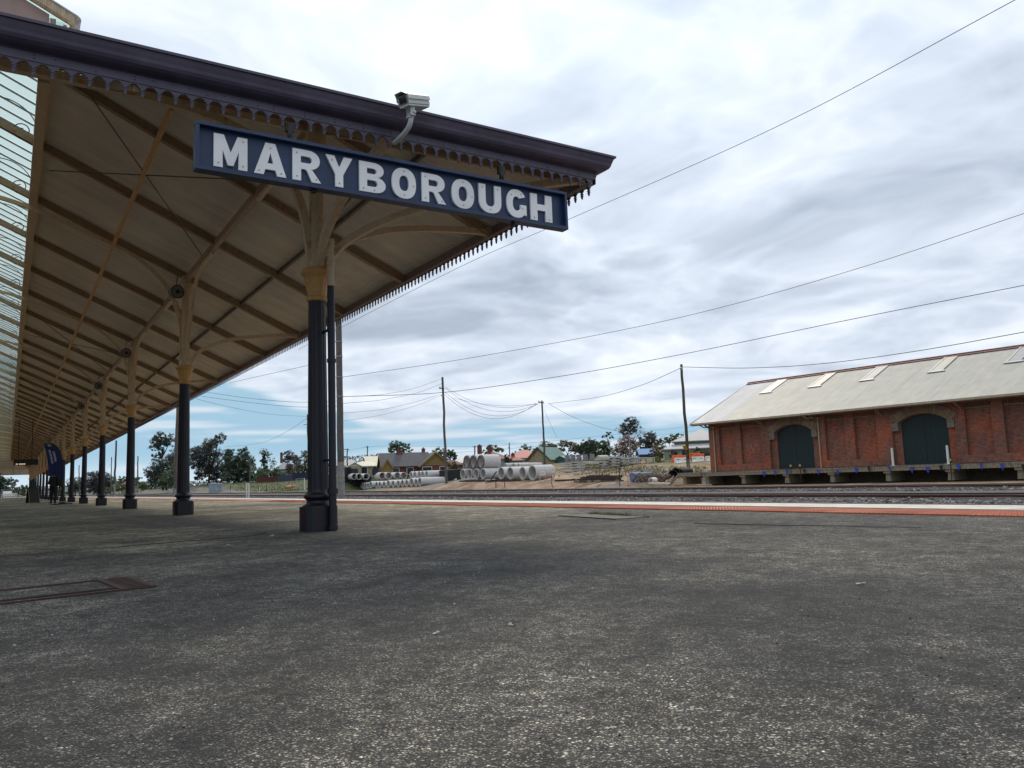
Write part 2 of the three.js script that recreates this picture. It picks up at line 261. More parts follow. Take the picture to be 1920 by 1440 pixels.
// ------------------------------------------------------------------ platform
{
  const nx = 150, zs = []; const LIGHTP = [[1.2, -6.2, 1.0, 0.8], [0.3, -5.0, 0.9, 0.4], [3.9, -3.5, 1.3, 0.5], [4.3, -4.7, 0.9, 0.4], [2.7, -1.55, 0.5, 0.35], [3.4, -2.0, 0.7, 0.4], [1.7, -1.4, 0.5, 0.25], [5.6, -5.4, 0.9, 0.5], [0.9, -1.7, 0.4, 0.3]], DARKP = [[0.6, -3.9, 1.0, 0.5], [2.3, -4.4, 1.3, 0.45], [4.5, -7.6, 1.8, 0.6], [6.3, -6.9, 1.2, 0.5], [1.3, -2.9, 0.7, 0.35], [0.2, -8.4, 1.6, 0.5], [3.0, -2.7, 0.8, 0.3], [7.4, -4.6, 1.0, 0.8]]; for (let z = 4; z > -12; z -= 0.11) zs.push(z); for (let z = -12; z > -30; z -= 0.25) zs.push(z); for (let z = -30; z > -235; z -= 1.2) zs.push(z);
  const pos = [], col = [], uv = [], idx = [];
  for (const z of zs) for (let i = 0; i <= nx; i++) {
    const x = mix(-9.5, EDGE_IN, i / nx);
    const a = fbm(x * 0.22 + 50, z * 0.16 + 20, 4, 101), b = fbm(x * 0.8 + 9, z * 0.55 + 3, 4, 103), w = fbm(x * 0.1 + 5, z * 0.1 + 8, 3, 107);
    const c4 = fbm(x * 2.6 + 4, z * 1.9 + 6, 4, 109), near = (l) => { let m = 0; for (const [cx, cz, rx, rz] of l) m = Math.max(m, 1 - Math.hypot((x - cx) / rx, (z - cz) / rz) + (b - 0.5) * 1.5 + (c4 - 0.5) * 0.9); return sm(0.05, 0.55, m); };
    const lp = near(LIGHTP), dp = near(DARKP), p = clamp(sm(0.38, 0.62, a * 0.45 + b * 0.33 + c4 * 0.22) * 0.75 + 0.12 + 0.5 * lp - 0.4 * dp), o = sm(0.45, 0.62, w);
    const old = sm(-9.2, -11.4, z + (b - 0.5) * 6 + (w - 0.5) * 5 + (c4 - 0.5) * 2 + Math.max(0, x - 6.2) * 1.2), g = mix(0.66, 1.95, p) * mix(1, 2.6, old), ol = clamp(0.45 * o + 0.45 * p + 0.45 * old);  // old: sandy, dusty asphalt, with sunlit and grazing brightness also put into the colour
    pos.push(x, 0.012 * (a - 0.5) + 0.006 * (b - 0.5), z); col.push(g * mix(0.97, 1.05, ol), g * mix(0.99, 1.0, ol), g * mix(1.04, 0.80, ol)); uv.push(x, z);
  }
  const w = nx + 1; for (let j = 0; j < zs.length - 1; j++) for (let i = 0; i < nx; i++) { const k = j * w + i; idx.push(k, k + 1, k + w, k + 1, k + w + 1, k + w); }
  const g = new THREE.BufferGeometry(); g.setAttribute('position', new THREE.Float32BufferAttribute(pos, 3)); g.setAttribute('color', new THREE.Float32BufferAttribute(col, 3)); g.setAttribute('uv', new THREE.Float32BufferAttribute(uv, 2)); g.setIndex(idx); g.computeVertexNormals();
  const plat = new THREE.Group(); plat.name = 'platform'; plat.userData.kind = 'structure'; plat.rotation.y = SK; scene.add(plat);
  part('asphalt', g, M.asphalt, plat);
  { const seam = (pts, w) => new MB().sweep(pts.map(([x, z]) => V3(x, 0.004, z)), 0.006, w, V3(0, 1, 0)); const R2 = rng(12), wig = (a, b, n) => Array.from({ length: n }, (_, i) => [mix(a[0], b[0], i / (n - 1)) + (R2() - 0.5) * 0.09, mix(a[1], b[1], i / (n - 1)) + (R2() - 0.5) * 0.09]); const m = mat([0.028, 0.027, 0.025], 0.9);
    seam(wig([-2.2, -9.0], [2.72, -9.95], 16), 0.03).build('asphalt_seam', m, plat); seam(wig([2.72, -9.95], [3.1, -10.6], 5), 0.02).build('asphalt_seam', m, plat); seam(wig([6.75, -6.6], [7.25, -4.2], 12), 0.025).build('asphalt_seam', m, plat); }
  new MB().box(20.3, 0.9, 244, 0.6, -0.47, -113).build('platform_wall', M.kerbGap, plat);
  // tactile tiles, 0.6 m square in two rows, each with raised studs; drawn one by one as far as they can be told apart
  const tw = (RED_OUT - EDGE_IN) / 2, variants = [M.tactile, mat([0.70, 0.24, 0.13], 0.8, { map: T.grain }), mat([0.56, 0.17, 0.095], 0.85, { map: T.grain })];
  const stud = new THREE.CylinderGeometry(0.011, 0.0175, 0.008, 6, 1, false);
  const tileGeo = (detail) => { const b = new MB().box(tw - 0.008, 0.03, 0.592, 0, 0, 0); if (detail) for (let i = 0; i < 6; i++) for (let k = 0; k < 10; k++) b.add(stud, M4().makeTranslation((i - 2.5) * tw / 6, 0.018, (k - 4.5) * 0.06)); return b.geo(); };
  const near = tileGeo(true), far = tileGeo(false), rest = new MB(), R = rng(5);
  for (let r = 0; r < 2; r++) for (let k = 0; k < 330; k++) {
    const z = 4 - k * 0.6, x = EDGE_IN + tw * (r + 0.5), y = 0.004 + R() * 0.003;
    if (k < 75) { const m = part('tactile_tile', k < 60 ? near : far, variants[Math.floor(R() * 3)], plat); m.position.set(x, y, z); } else rest.add(far, M4().makeTranslation(x, y, z));
  }
  rest.build('tactile_tiles_beyond', M.tactile, plat, true);
  const slab = new MB().box(EDGE - WHITE_IN, 0.16, 1.492).geo(), restS = new MB(), yl = new MB();
  for (let k = 0; k < 160; k++) { const z = 5 - k * 1.5; if (k < 40) { const m = part('edge_slab', slab, M.white, plat); m.position.set((EDGE + WHITE_IN) / 2, -0.062 + R() * 0.003, z); } else restS.add(slab, M4().makeTranslation((EDGE + WHITE_IN) / 2, -0.062, z)); }
  restS.build('edge_slabs_beyond', M.white, plat, true);
  for (let z = 4; z > -70; z -= 0.05) { const n = fbm(z * 0.35, 3, 3, 131); if (n > 0.47 && z > -40) yl.box(0.05, 0.006, 0.05, RED_OUT + 0.04, 0.006, z); }
  yl.build('worn_yellow_line', M.yellow, plat);
}

// ------------------------------------------------------------------ ground anchors: everything that stands on the far ground adds its foot here
const GP = [];
const gp = (u, v, D, sink = 0) => { const p = at(u, v, D); GP.push([p.x, p.y, p.z]); p.y -= sink; return p; };
for (let z = 60; z >= -420; z -= 24) { const a = trk(39.6, z); GP.push([a.x, BED, a.z]); }
for (const [x, y, z] of [[44, -0.4, -45], [44.6, -0.4, -34], [45.5, -0.4, -24], [46.5, -0.4, -8], [48, -0.4, 15], [52, 0.2, -20], [60, 1.0, -18], [75, 1.8, -10], [90, 2.4, 30]]) GP.push([x, y, z]);
for (const [u, v, D] of [[700, 916, 108], [785, 912, 97], [860, 906, 88], [920, 905, 82], [1000, 903, 78], [1060, 903, 72], [1150, 905, 64], [1220, 908, 60], [1130, 882, 92], [1230, 872, 85], [1330, 874, 78], [1190, 872, 92], [1080, 890, 84],
  [405, 925, 172], [400, 909, 195], [330, 915, 190], [300, 920, 180], [260, 922, 185], [215, 931, 170], [460, 908, 190], [520, 908, 180], [560, 914, 165], [640, 912, 150], [500, 921, 150], [430, 923, 165],
  [180, 936, 200], [120, 936, 240], [60, 934, 260], [20, 933, 260]]) gp(u, v, D);

// ------------------------------------------------------------------ rails and ballast
for (const [far, label] of [[20.25, 'nearest broad gauge track, partly hidden by the platform edge'], [27.5, 'middle broad gauge track with rusty rails on grey ballast'], [38.2, 'farthest broad gauge track running past the goods shed deck']]) {
  const t = thing('railway_track', label, 'railway track', V3(0, 0, 0), SK, 'tracks beside the platform');
  for (const x of [far, far - 1.6]) {
    new MB().box(0.14, 0.035, 460, x, RAILTOP - 0.162, -170).box(0.035, 0.09, 460, x, RAILTOP - 0.1, -170).box(0.075, 0.05, 460, x, RAILTOP - 0.031, -170).build('rail', M.rail, t);
    new MB().box(0.05, 0.006, 460, x, RAILTOP - 0.0035, -170).build('running_surface', M.railTop, t);
  }
  const s = new MB(), R = rng(far * 10); for (let z = 50; z > -260; z -= 0.7) s.box(2.6, 0.12, 0.24, far - 0.8 + (R() - 0.5) * 0.08, RAILTOP - 0.245 + R() * 0.02, z + (R() - 0.5) * 0.06);
  s.build('sleepers', M.sleeper, t, true);
}
{
  const R = rng(9), pos = [], uv = [], idx = [], xs = [], cl = []; for (let x = 10.9; x <= 41; x += 0.35) xs.push(x); const zs = []; for (let z = 55; z > -80; z -= 0.8) zs.push(z); for (let z = -80; z > -420; z -= 4) zs.push(z);
  for (const z of zs) for (const x of xs) {
    let y = BED + 0.05 * (fbm(x * 0.6, z * 0.4, 3, 201) - 0.5); for (const f of [20.25, 27.5, 38.2]) { const d = Math.abs(x - f + 0.8); y += 0.085 * (1 - sm(1.2, 2.0, d)); }
    if (x < 11.2) y = BED; pos.push(x, y + 0.02 * (R() - 0.5), z); uv.push(x, z);
    let rd = 0; for (const f of [20.25, 27.5, 38.2]) rd = Math.max(rd, 1 - sm(1.5, 2.15, Math.abs(x - f + 0.8) + (fbm(x * 0.9, z * 0.5, 3, 211) - 0.5) * 1.2)); cl.push(mix(1, 0.30, rd), mix(1, 0.19, rd), mix(1, 0.165, rd));
  }
  const w = xs.length; for (let j = 0; j < zs.length - 1; j++) for (let i = 0; i < w - 1; i++) { const k = j * w + i; idx.push(k, k + 1, k + w, k + 1, k + w + 1, k + w); }
  const g = new THREE.BufferGeometry(); g.setAttribute('position', new THREE.Float32BufferAttribute(pos, 3)); g.setAttribute('uv', new THREE.Float32BufferAttribute(uv, 2)); g.setAttribute('color', new THREE.Float32BufferAttribute(cl, 3)); g.setIndex(idx); g.computeVertexNormals();
  structure('track_bed', g, M.ballast).rotation.y = SK;
  // loose ballast stones heaped along the rails
  const stoneG = new THREE.IcosahedronGeometry(1, 0), N = 26000, im = new THREE.InstancedMesh(stoneG, mat([0.27, 0.26, 0.255], 0.95), N), m = M4(), q = new THREE.Quaternion(), c = new THREE.Color();
  for (let i = 0; i < N; i++) {
    const f = [20.25, 27.5, 38.2][i % 3], z = 6 - Math.pow(R(), 1.5) * 110, x = f - 0.8 + (R() < 0.5 ? -1 : 1) * mix(1.5, 3.2, R()), p = trk(x, z), s = mix(0.03, 0.075, R());
    let y = BED; y += 0.085 * (1 - sm(1.2, 2.0, Math.abs(x - f + 0.8))); q.setFromEuler(E3(R() * 6, R() * 6, R() * 6));
    m.compose(V3(p.x, y + s * 0.35, p.z), q, V3(s, s * 0.7, s * 0.9)); im.setMatrixAt(i, m); const g = mix(0.35, 1.5, R() * R()); im.setColorAt(i, c.setRGB(g * 1.03, g, g * 0.98));
  }
  im.name = 'ballast_stones'; im.userData.kind = 'stuff'; im.userData.label = 'loose grey ballast stones scattered along the three tracks'; im.castShadow = im.receiveShadow = true; scene.add(im);
}

// ------------------------------------------------------------------ the canopy
const XF = 6.24, YF = 4.44, SL = 0.46, XG = 0.3, ZE = -7.77, ZH = ZE - (XF - XG), ZFAR = -181, ZFH = ZFAR + (XF - XG), COLX = 3.45, COL0 = -10.3, BAY = 9.55, NCOL = 18;
const roofY = (x) => YF + SL * (XF - x);
const rafterZ = []; for (let z = COL0 - BAY / 3; z > ZFAR + 4; z -= BAY / 3) rafterZ.push(z);
const canopy = thing('platform_canopy', 'long station platform canopy with cream corrugated ceiling and dark gutter', 'canopy');
{
  // corrugated sheets, real waves running down the slope, one sheet between each pair of rafters
  const PITCH = 0.076, SAMP = 5, AMP = 0.015;
  const wave = (z) => AMP * Math.cos(z / PITCH * Math.PI * 2);
  const sheet = (za, zb) => {
    const n = Math.ceil((za - zb) / PITCH * SAMP), pos = [], idx = [], uv = [];
    for (let i = 0; i <= n; i++) { const z = mix(za, zb, i / n), d = Math.min(-z + ZE, z - ZFAR), x0 = Math.max(XG, XF - d) , x1 = XF + 0.0; for (const x of [x0, x1]) { pos.push(x, roofY(x) + wave(z), z); uv.push(z, x); } }
    for (let i = 0; i < n; i++) idx.push(i * 2, i * 2 + 1, i * 2 + 2, i * 2 + 1, i * 2 + 3, i * 2 + 2);
    const g = new THREE.BufferGeometry(); g.setAttribute('position', new THREE.Float32BufferAttribute(pos, 3)); g.setAttribute('uv', new THREE.Float32BufferAttribute(uv, 2)); g.setIndex(idx); g.computeVertexNormals(); return g;
  };
  let prev = ZE; for (const z of [COL0, ...rafterZ, ZFAR]) { part('roof_sheet', sheet(prev, z), M.ceiling, canopy); prev = z; }
  // hipped ends
  for (const far of [0, 1]) {
    const ze = far ? ZFAR : ZE, sg = far ? 1 : -1;
    for (const [xa, xb] of [[XF, 3.45], [3.45, XG], [XG, -6.3]]) {
      const n = Math.ceil((xa - xb) / PITCH * (far ? 2 : SAMP)), pos = [], idx = [], uv = [];
      for (let i = 0; i <= n; i++) { const x = mix(xa, xb, i / n), len = Math.min(XF - x, XF - XG); for (const l of [0, Math.max(len, 0)]) { pos.push(x, YF + SL * l + wave(x), ze + sg * l); uv.push(x, l); } }
      for (let i = 0; i < n; i++) idx.push(i * 2, i * 2 + 1, i * 2 + 2, i * 2 + 1, i * 2 + 3, i * 2 + 2);
      const g = new THREE.BufferGeometry(); g.setAttribute('position', new THREE.Float32BufferAttribute(pos, 3)); g.setAttribute('uv', new THREE.Float32BufferAttribute(uv, 2)); g.setIndex(idx); g.computeVertexNormals(); part('roof_sheet', g, M.ceiling, canopy);
    }
    new MB().bar(V3(XF - 0.05, YF - 0.09, ze + sg * 0.05), V3(XG - 0.1, roofY(XG) - 0.1, ze + sg * (XF - XG)), 0.07, 0.15).build('hip_rafter', M.rafter, canopy);
    for (const x of [3.45, 0.9, -1.6, -4.1]) { const l = Math.min(XF - x, XF - XG) - 0.1; new MB().bar(V3(x, YF - 0.09, ze), V3(x, YF + SL * l - 0.09, ze + sg * l), 0.06, 0.13).build('jack_rafter', M.rafter, canopy); }
    new MB().bar(V3(XF - 2.6, YF + SL * 2.6 - 0.16, ze + sg * 2.6), V3(-6, YF + SL * 2.6 - 0.16, ze + sg * 2.6), 0.05, 0.09).build('purlin', M.cream, canopy);
  }
  // rafters: down the slope and on under the lantern
  const dirR = V3(-1, SL, 0).normalize();
  for (const z of [COL0, ...rafterZ]) {
    const d = Math.min(-z + ZE, z - ZFAR), x0 = Math.max(-2.7, XF - d < XG ? -2.7 : XF - d), a = V3(XF - 0.04, roofY(XF - 0.04) - 0.1, z), b = V3(x0, roofY(x0) - 0.1, z);
    new MB().bar(a, b, 0.055, 0.13, V3(SL, 1, 0).normalize()).bar(a.clone().addScaledVector(dirR, 0.02).add(V3(-0.03, -0.075, 0)), b.clone().add(V3(0, -0.072, 0)), 0.11, 0.014, V3(SL, 1, 0).normalize()).build('rafter', M.rafter, canopy);
  }
  const zA = ZE, zB = ZFAR, along = (x, y, w, h, m, name, z0 = zA, z1 = zB) => new MB().box(w, h, z0 - z1, x, y, (z0 + z1) / 2).build(name, m, canopy);
  along(4.73, roofY(4.73) - 0.05, 0.05, 0.07, M.iron, 'purlin', ZE - 1.5, ZFAR + 1.5);
  along(COLX, roofY(COLX) - 0.17, 0.05, 0.16, M.rafter, 'column_beam', COL0, COL0 - BAY * (NCOL - 1));
  along(COLX, roofY(COLX) - 0.255, 0.09, 0.016, M.rafter, 'beam_flange', COL0, COL0 - BAY * (NCOL - 1));
  along(1.88, roofY(1.88) - 0.23, 0.05, 0.12, M.ochre, 'purlin', ZE - 4.36, ZFAR + 4.36);
  along(XG - 0.02, roofY(XG) - 0.13, 0.16, 0.24, M.cream, 'lantern_beam', ZH, ZFH);
  // bracing rods in the ceiling
  for (const k of [0, 2, 4]) for (const s of [1, -1]) { const zc = COL0 - BAY * (k + 0.5); new MB().rod(V3(0.5, roofY(0.5) - 0.2, zc + s * 2.4), V3(COLX - 0.1, roofY(COLX) - 0.2, zc - s * 2.4), 0.011, 0.011, 6).build('tie_rod', M.iron, canopy); }
  // fascia boards and ogee gutters along the end and the track side
  const prof = [[0, 4.345], [0.028, 4.348], [0.03, 4.425], [0.05, 4.435], [0.085, 4.44], [0.125, 4.452], [0.155, 4.472], [0.172, 4.50], [0.18, 4.53], [0.192, 4.56], [0.205, 4.60], [0.225, 4.602], [0.226, 4.628], [0.195, 4.63], [0.19, 4.57], [0, 4.56]];
  const profSide = prof.map(([o, y]) => [o, y < 4.43 ? y - 0.06 : y]);
  const rim = (fn, pr = prof) => { const pos = [], p = pr.length; for (let i = 0; i < p - 1; i++) { const a = fn(pr[i]), b = fn(pr[i + 1]); for (let s = 0; s < a.length - 1; s++) pos.push(...a[s], ...b[s], ...b[s + 1], ...a[s], ...b[s + 1], ...a[s + 1]); } return new MB().tris(pos); };
  rim(([o, y]) => [[-6.5, y, ZE + o], [XF + o, y, ZE + o]]).build('end_gutter', M.gutter, canopy);
  rim(([o, y]) => [[XF + o, y, ZE + o], [XF + o, y, ZFAR - o]], profSide).build('side_gutter', M.gutter, canopy);
  rim(([o, y]) => [[XF + o, y, ZFAR - o], [-6.5, y, ZFAR - o]]).build('end_gutter', M.gutter, canopy);
  new MB().box(0.03, 0.17, ZE - ZFAR, XF - 0.017, 4.368, (ZE + ZFAR) / 2).box(0.10, 0.016, ZE - ZFAR, XF - 0.05, 4.283, (ZE + ZFAR) / 2).build('side_fascia', M.fascia, canopy);
  for (const z of [ZE - 0.017, ZFAR + 0.017]) new MB().box(XF + 6.4, 0.12, 0.03, (XF - 6.4) / 2, 4.407, z).build('end_fascia', M.fascia, canopy);
  // bolts on the end fascia
  const bolts = new MB(); for (let x = -0.4; x < XF - 0.1; x += 0.16) for (const y of [4.375, 4.403]) if (hash2(Math.round(x * 50), Math.round(y * 100), 3) > 0.55) bolts.cyl(0.006, 0.006, 0.008, x, y, ZE + 0.032, 8, Math.PI / 2); bolts.build('bolts', M.navy, canopy, true);
  // cast iron valance: one drop per unit
  const unit = 0.145, drop = [[-0.0725, 0], [-0.0725, -0.006], [-0.064, -0.0075], [-0.048, -0.012], [-0.036, -0.021], [-0.029, -0.034], [-0.023, -0.037], [-0.012, -0.045], [-0.011, -0.054], [-0.023, -0.058], [-0.025, -0.066], [-0.012, -0.071], [-0.011, -0.077], [-0.021, -0.081], [-0.022, -0.089], [-0.012, -0.095], [-0.014, -0.101], [-0.009, -0.114], [0, -0.13]];
  const outline = [...drop, ...drop.slice(0, -1).reverse().map(([x, y]) => [-x, y])];
  const unitG = new MB().poly(outline, 0.018, M4().makeTranslation(0, 0, -0.009)).box(0.04, 0.006, 0.03, 0, -0.06, 0).box(0.034, 0.006, 0.028, 0, -0.083, 0).geo();
  const flat = new MB().poly(outline, 0.016, M4().makeTranslation(0, 0, -0.008)).geo();
  const yV = 4.345, yS = 4.287;
  for (let i = 0; i < 47; i++) { const m = part('valance_drop', unitG, M.gutter, canopy); m.position.set(XF - unit * (i + 0.5), yV, ZE + 0.012); }
  const rest = new MB();
  for (let i = 0; i < 1190; i++) { const z = ZE - unit * (i + 0.5); if (i < 250) { const m = part('valance_drop', i < 90 ? unitG : flat, M.gutter, canopy); m.position.set(XF - 0.012, yS, z); m.rotation.y = Math.PI / 2; } else rest.add(flat, M4().makeRotationY(Math.PI / 2).setPosition(XF - 0.012, yS, z)); }
  rest.build('valance_beyond', M.gutter, canopy, true);
  // glazed lantern above the inner edge
  const XL = 0.54, YL = 7.98, RX = -2.7, lanY = (x) => YL + SL * (XL - x), z0 = ZH + 0.06, z1 = ZFH - 0.06;
  { const endWall = (z, far) => { const b = new MB(); b.poly([[-6.1, 7.0], [0.32, 7.0], [0.32, lanY(0.32) - 0.06], [RX, lanY(RX) - 0.06], [-5.94, lanY(0.32) - 0.06], [-6.1, 7.9]], 0.03, M4().makeTranslation(0, 0, z - 0.015)); return b; };
    endWall(z0).build('lantern_end_wall', mat([0.36, 0.265, 0.25], 0.8, { map: T.zinc }), canopy); endWall(z1).build('lantern_end_wall', M.fascia, canopy);
    new MB().box(0.075, 0.85, 0.06, 0.375, 7.53, z0 + 0.01).build('lantern_stile', M.timberPale, canopy);
    new MB().box(0.012, 0.7, 0.02, 0.328, 7.6, z0 + 0.03).build('lantern_wall_joint', M.white, canopy);
    part('lantern_end_pane', new THREE.PlaneGeometry(0.115, 0.78).translate(0.472, 7.56, z0 - 0.002), M.glass, canopy);
    new MB().bar(V3(XL + 0.16, lanY(XL + 0.16) + 0.04, z0 + 0.10), V3(-0.9, lanY(-0.9) + 0.04, z0 + 0.10), 0.10, 0.13, V3(SL, 1, 0).normalize()).build('lantern_barge_board', M.trim, canopy);
    new MB().bar(V3(XL + 0.16, lanY(XL + 0.16) + 0.115, z0 + 0.06), V3(-2.7, lanY(-2.7) + 0.115, z0 + 0.06), 0.22, 0.02, V3(SL, 1, 0).normalize()).build('lantern_verge', M.zincNew, canopy);
    new MB().cyl(0.075, 0.075, z0 - z1 + 0.25, XL + 0.14, YL - 0.0, (z0 + z1) / 2, 16, Math.PI / 2).build('lantern_gutter', M.zincNew, canopy);
    new MB().box(0.05, 0.05, z0 - z1, XL, 7.16, (z0 + z1) / 2).box(XL - XG + 0.05, 0.02, z0 - z1, (XL + XG) / 2, 7.125, (z0 + z1) / 2).build('lantern_sill', M.cream, canopy);
    new MB().box(0.05, 0.06, z0 - z1, XL, YL - 0.09, (z0 + z1) / 2).build('lantern_head', M.cream, canopy);
    new MB().box(0.09, 0.2, z0 - z1, RX, lanY(RX) - 0.16, (z0 + z1) / 2).build('lantern_ridge_beam', M.cream, canopy);
  }
  const bp = 0.53, nb = Math.floor((z0 - z1) / bp), slope = V3(SL, 1, 0).normalize(), restB = new MB(), restP = new MB(), restW = new MB();
  for (let i = 0; i <= nb; i++) {
    const z = z0 - i * bp, mk = (b) => b.bar(V3(XL + 0.1, lanY(XL + 0.1), z), V3(RX, lanY(RX), z), 0.028, 0.03, slope);
    if (i < 70) mk(new MB()).build('glazing_bar', M.barGrey, canopy); else mk(restB);
    restW.bar(V3(-5.9, lanY(0.5), z), V3(RX, lanY(RX), z), 0.028, 0.03, V3(-SL, 1, 0).normalize()).bar(V3(XL, 7.17, z), V3(XL, YL - 0.1, z), 0.02, 0.02, V3(1, 0, 0));
    if (i < nb) {
      const za = z - 0.01, zb = z - bp + 0.01, q = (X0, Y0, X1, Y1) => [X0, Y0, za, X0, Y0, zb, X1, Y1, zb, X0, Y0, za, X1, Y1, zb, X1, Y1, za], roofQ = q(XL + 0.12, lanY(XL + 0.12) + 0.03, RX, lanY(RX) + 0.03);
      if (i < 70) new MB().tris(roofQ).build('glass_pane', M.glass, canopy); else restP.tris(roofQ);
      restP.tris(q(-5.95, lanY(0.45) + 0.03, RX, lanY(RX) + 0.03)).tris(q(XL, 7.17, XL, YL - 0.1));
    }
  }
  restB.build('glazing_bars_beyond', M.barGrey, canopy, true); restW.build('side_glazing_bars', M.barGrey, canopy, true); restP.build('glass_panes_beyond', M.glass, canopy, true);
  // scroll brackets under the lantern glass, one at every rafter
  const sp = [], C0 = V3(0.03, 7.28, 0); sp.push(V3(-0.42, 7.86, 0), V3(-0.16, 7.82, 0), V3(0.08, 7.68, 0), V3(0.22, 7.48, 0));
  for (let i = 0; i <= 22; i++) { const a = 0.35 - i / 22 * Math.PI * 3.7, r = mix(0.195, 0.035, i / 22); sp.push(V3(C0.x + Math.cos(a) * r, C0.y + Math.sin(a) * r, 0)); }
  const scroll = new MB().tube(sp, 0.011, 70, 5).geo();
  for (const z of rafterZ) if (z < ZH + 0.2 && z > ZFH) { const m = part('scroll_bracket', scroll, M.iron, canopy); m.position.z = z + 0.0; }
}
// cast iron columns, each with its brackets
{
  const flutes = (r0, r1, y0, y1, n = 16) => { const pos = [], P = (a, r, y) => [Math.cos(a) * r, y, Math.sin(a) * r], S = n * 4; const rad = (i, r) => r * (1 - 0.055 * (0.5 + 0.5 * Math.cos(i / 4 * Math.PI * 2))); for (let i = 0; i < S; i++) { const a = i / S * 6.28318, b = (i + 1) / S * 6.28318; const p = [P(a, rad(i, r0), y0), P(b, rad(i + 1, r0), y0), P(b, rad(i + 1, r1), y1), P(a, rad(i, r1), y1)]; pos.push(...p[0], ...p[2], ...p[1], ...p[0], ...p[3], ...p[2]); } return new MB().tris(pos).geo(); };
  const G = {};
  G.plinth = new MB().poly([[-0.205, -0.15], [-0.15, -0.205], [0.15, -0.205], [0.205, -0.15], [0.205, 0.15], [0.15, 0.205], [-0.15, 0.205], [-0.205, 0.15]], 0.31, M4().makeRotationX(-Math.PI / 2)).geo();
  G.base = new MB().lathe([[0.205, 0.31], [0.205, 0.325], [0.16, 0.345], [0.148, 0.375], [0.15, 0.395], [0.178, 0.415], [0.186, 0.44], [0.178, 0.465], [0.15, 0.48], [0.14, 0.50], [0.135, 0.53]], 0, 0, 0, 24).geo();
  G.shaft = flutes(0.137, 0.113, 0.5, 3.06);
  const cap = flutes(0.118, 0.17, 3.10, 3.37, 12);
  G.capital = new MB().lathe([[0.12, 3.03], [0.138, 3.045], [0.142, 3.075], [0.122, 3.095]], 0, 0, 0, 24).add(cap).lathe([[0.165, 3.35], [0.185, 3.375], [0.19, 3.395], [0.205, 3.40], [0.21, 3.43], [0.19, 3.445], [0.195, 3.455], [0.19, 3.47], [0.0, 3.47]], 0, 0, 0, 24).geo();
  G.upper = new MB().lathe([[0.13, 3.47], [0.13, 3.58], [0.098, 3.59], [0.094, 4.55], [0.105, 4.56], [0.105, 4.59], [0.092, 4.6], [0.09, 5.1], [0.11, 5.12], [0.12, 5.2], [0.14, 5.24], [0.14, 5.4], [0.11, 5.42], [0.11, 5.62]], 0, 0, 0, 18).geo();
  const arm = [[0.10, 3.52], [0.18, 3.66], [0.33, 3.83], [0.62, 4.01], [1.1, 4.18], [1.62, 4.27], [2.25, 4.34], [2.76, 4.36]];
  const sw = (pts, side, w = 0.065, h = 0.075) => new MB().sweep(pts, w, h, side).geo();
  G.armTrack = new MB().sweep(arm.map(([a, y]) => V3(a, y, 0)), 0.075, 0.085, V3(0, 0, 1)).box(0.1, 0.14, 0.12, 2.72, 4.36, 0).geo();
  G.armEnd = sw(arm.slice(0, -1).concat([[2.5, 4.36]]).map(([a, y]) => V3(0, y, a)), V3(1, 0, 0), 0.1, 0.1);
  G.armDiag = sw(arm.map(([a, y]) => V3(a * 0.98, y, a * 0.9)), V3(0.67, 0, -0.74).normalize(), 0.08, 0.09);
  const zl = [[0.07, 3.52], [0.3, 3.95], [0.78, 4.68], [1.1, 5.08], [1.42, 5.30], [2.1, 5.42], [3.0, 5.43]];
  G.limbN = sw(zl.map(([d, y]) => V3(0, y, -d)), V3(1, 0, 0)); G.limbS = sw(zl.map(([d, y]) => V3(0, y, d)), V3(1, 0, 0));
  const ar = [[-0.08, 3.52], [-0.09, 4.3], [-0.19, 4.82], [-0.38, 5.27], [-0.61, 5.57], [-0.88, 5.82], [-1.22, 6.05], [-1.56, 6.21], [-2.2, 6.46], [-2.6, 6.62], [-3.2, 6.82], [-3.8, 6.97], [-5.0, 7.12], [-6.15, 7.18], [-7.3, 7.12], [-9.4, 6.85]];
  G.arch = sw(ar.map(([x, y]) => V3(x, y, 0)), V3(0, 0, 1), 0.065, 0.085);
  const ar0 = [[-0.08, 3.52], [-0.14, 4.05], [-0.3, 4.6], [-0.6, 5.0], [-1.1, 5.28], [-1.9, 5.42], [-3.2, 5.47], [-5.5, 5.48], [-9.5, 5.48]];
  G.arch0 = sw(ar0.map(([x, y]) => V3(x, y, 0)), V3(0, 0, 1), 0.08, 0.10);
  const ord = ['first', 'second', 'third', 'fourth', 'fifth', 'sixth', 'seventh', 'eighth', 'ninth', 'tenth', 'eleventh', 'twelfth', 'thirteenth', 'fourteenth', 'fifteenth', 'sixteenth', 'seventeenth', 'last'];
  for (let k = 0; k < NCOL; k++) {
    const t = thing('canopy_column', k === 0 ? 'fluted dark navy iron column under the name board, ochre capital, beside the downpipe' : `fluted dark navy iron canopy column, ${ord[k]} counting from the name board`, 'column', V3(COLX, 0, COL0 - BAY * k), 0, 'columns along the platform canopy');
    part('plinth', G.plinth, M.navy, t); part('base_moulding', G.base, M.navy, t); part('shaft', G.shaft, M.navy, t); part('capital', G.capital, M.ochre, t); part('upper_shaft', G.upper, M.cream, t);
    part('bracket', G.armTrack, M.cream, t); part('arch_rib', k ? G.arch : G.arch0, M.cream, t); part('bracket', G.limbN, M.cream, t);
    if (k) part('bracket', G.limbS, M.cream, t); else { part('bracket', G.armEnd, M.cream, t); part('bracket', G.armDiag, M.cream, t); }
  }
}
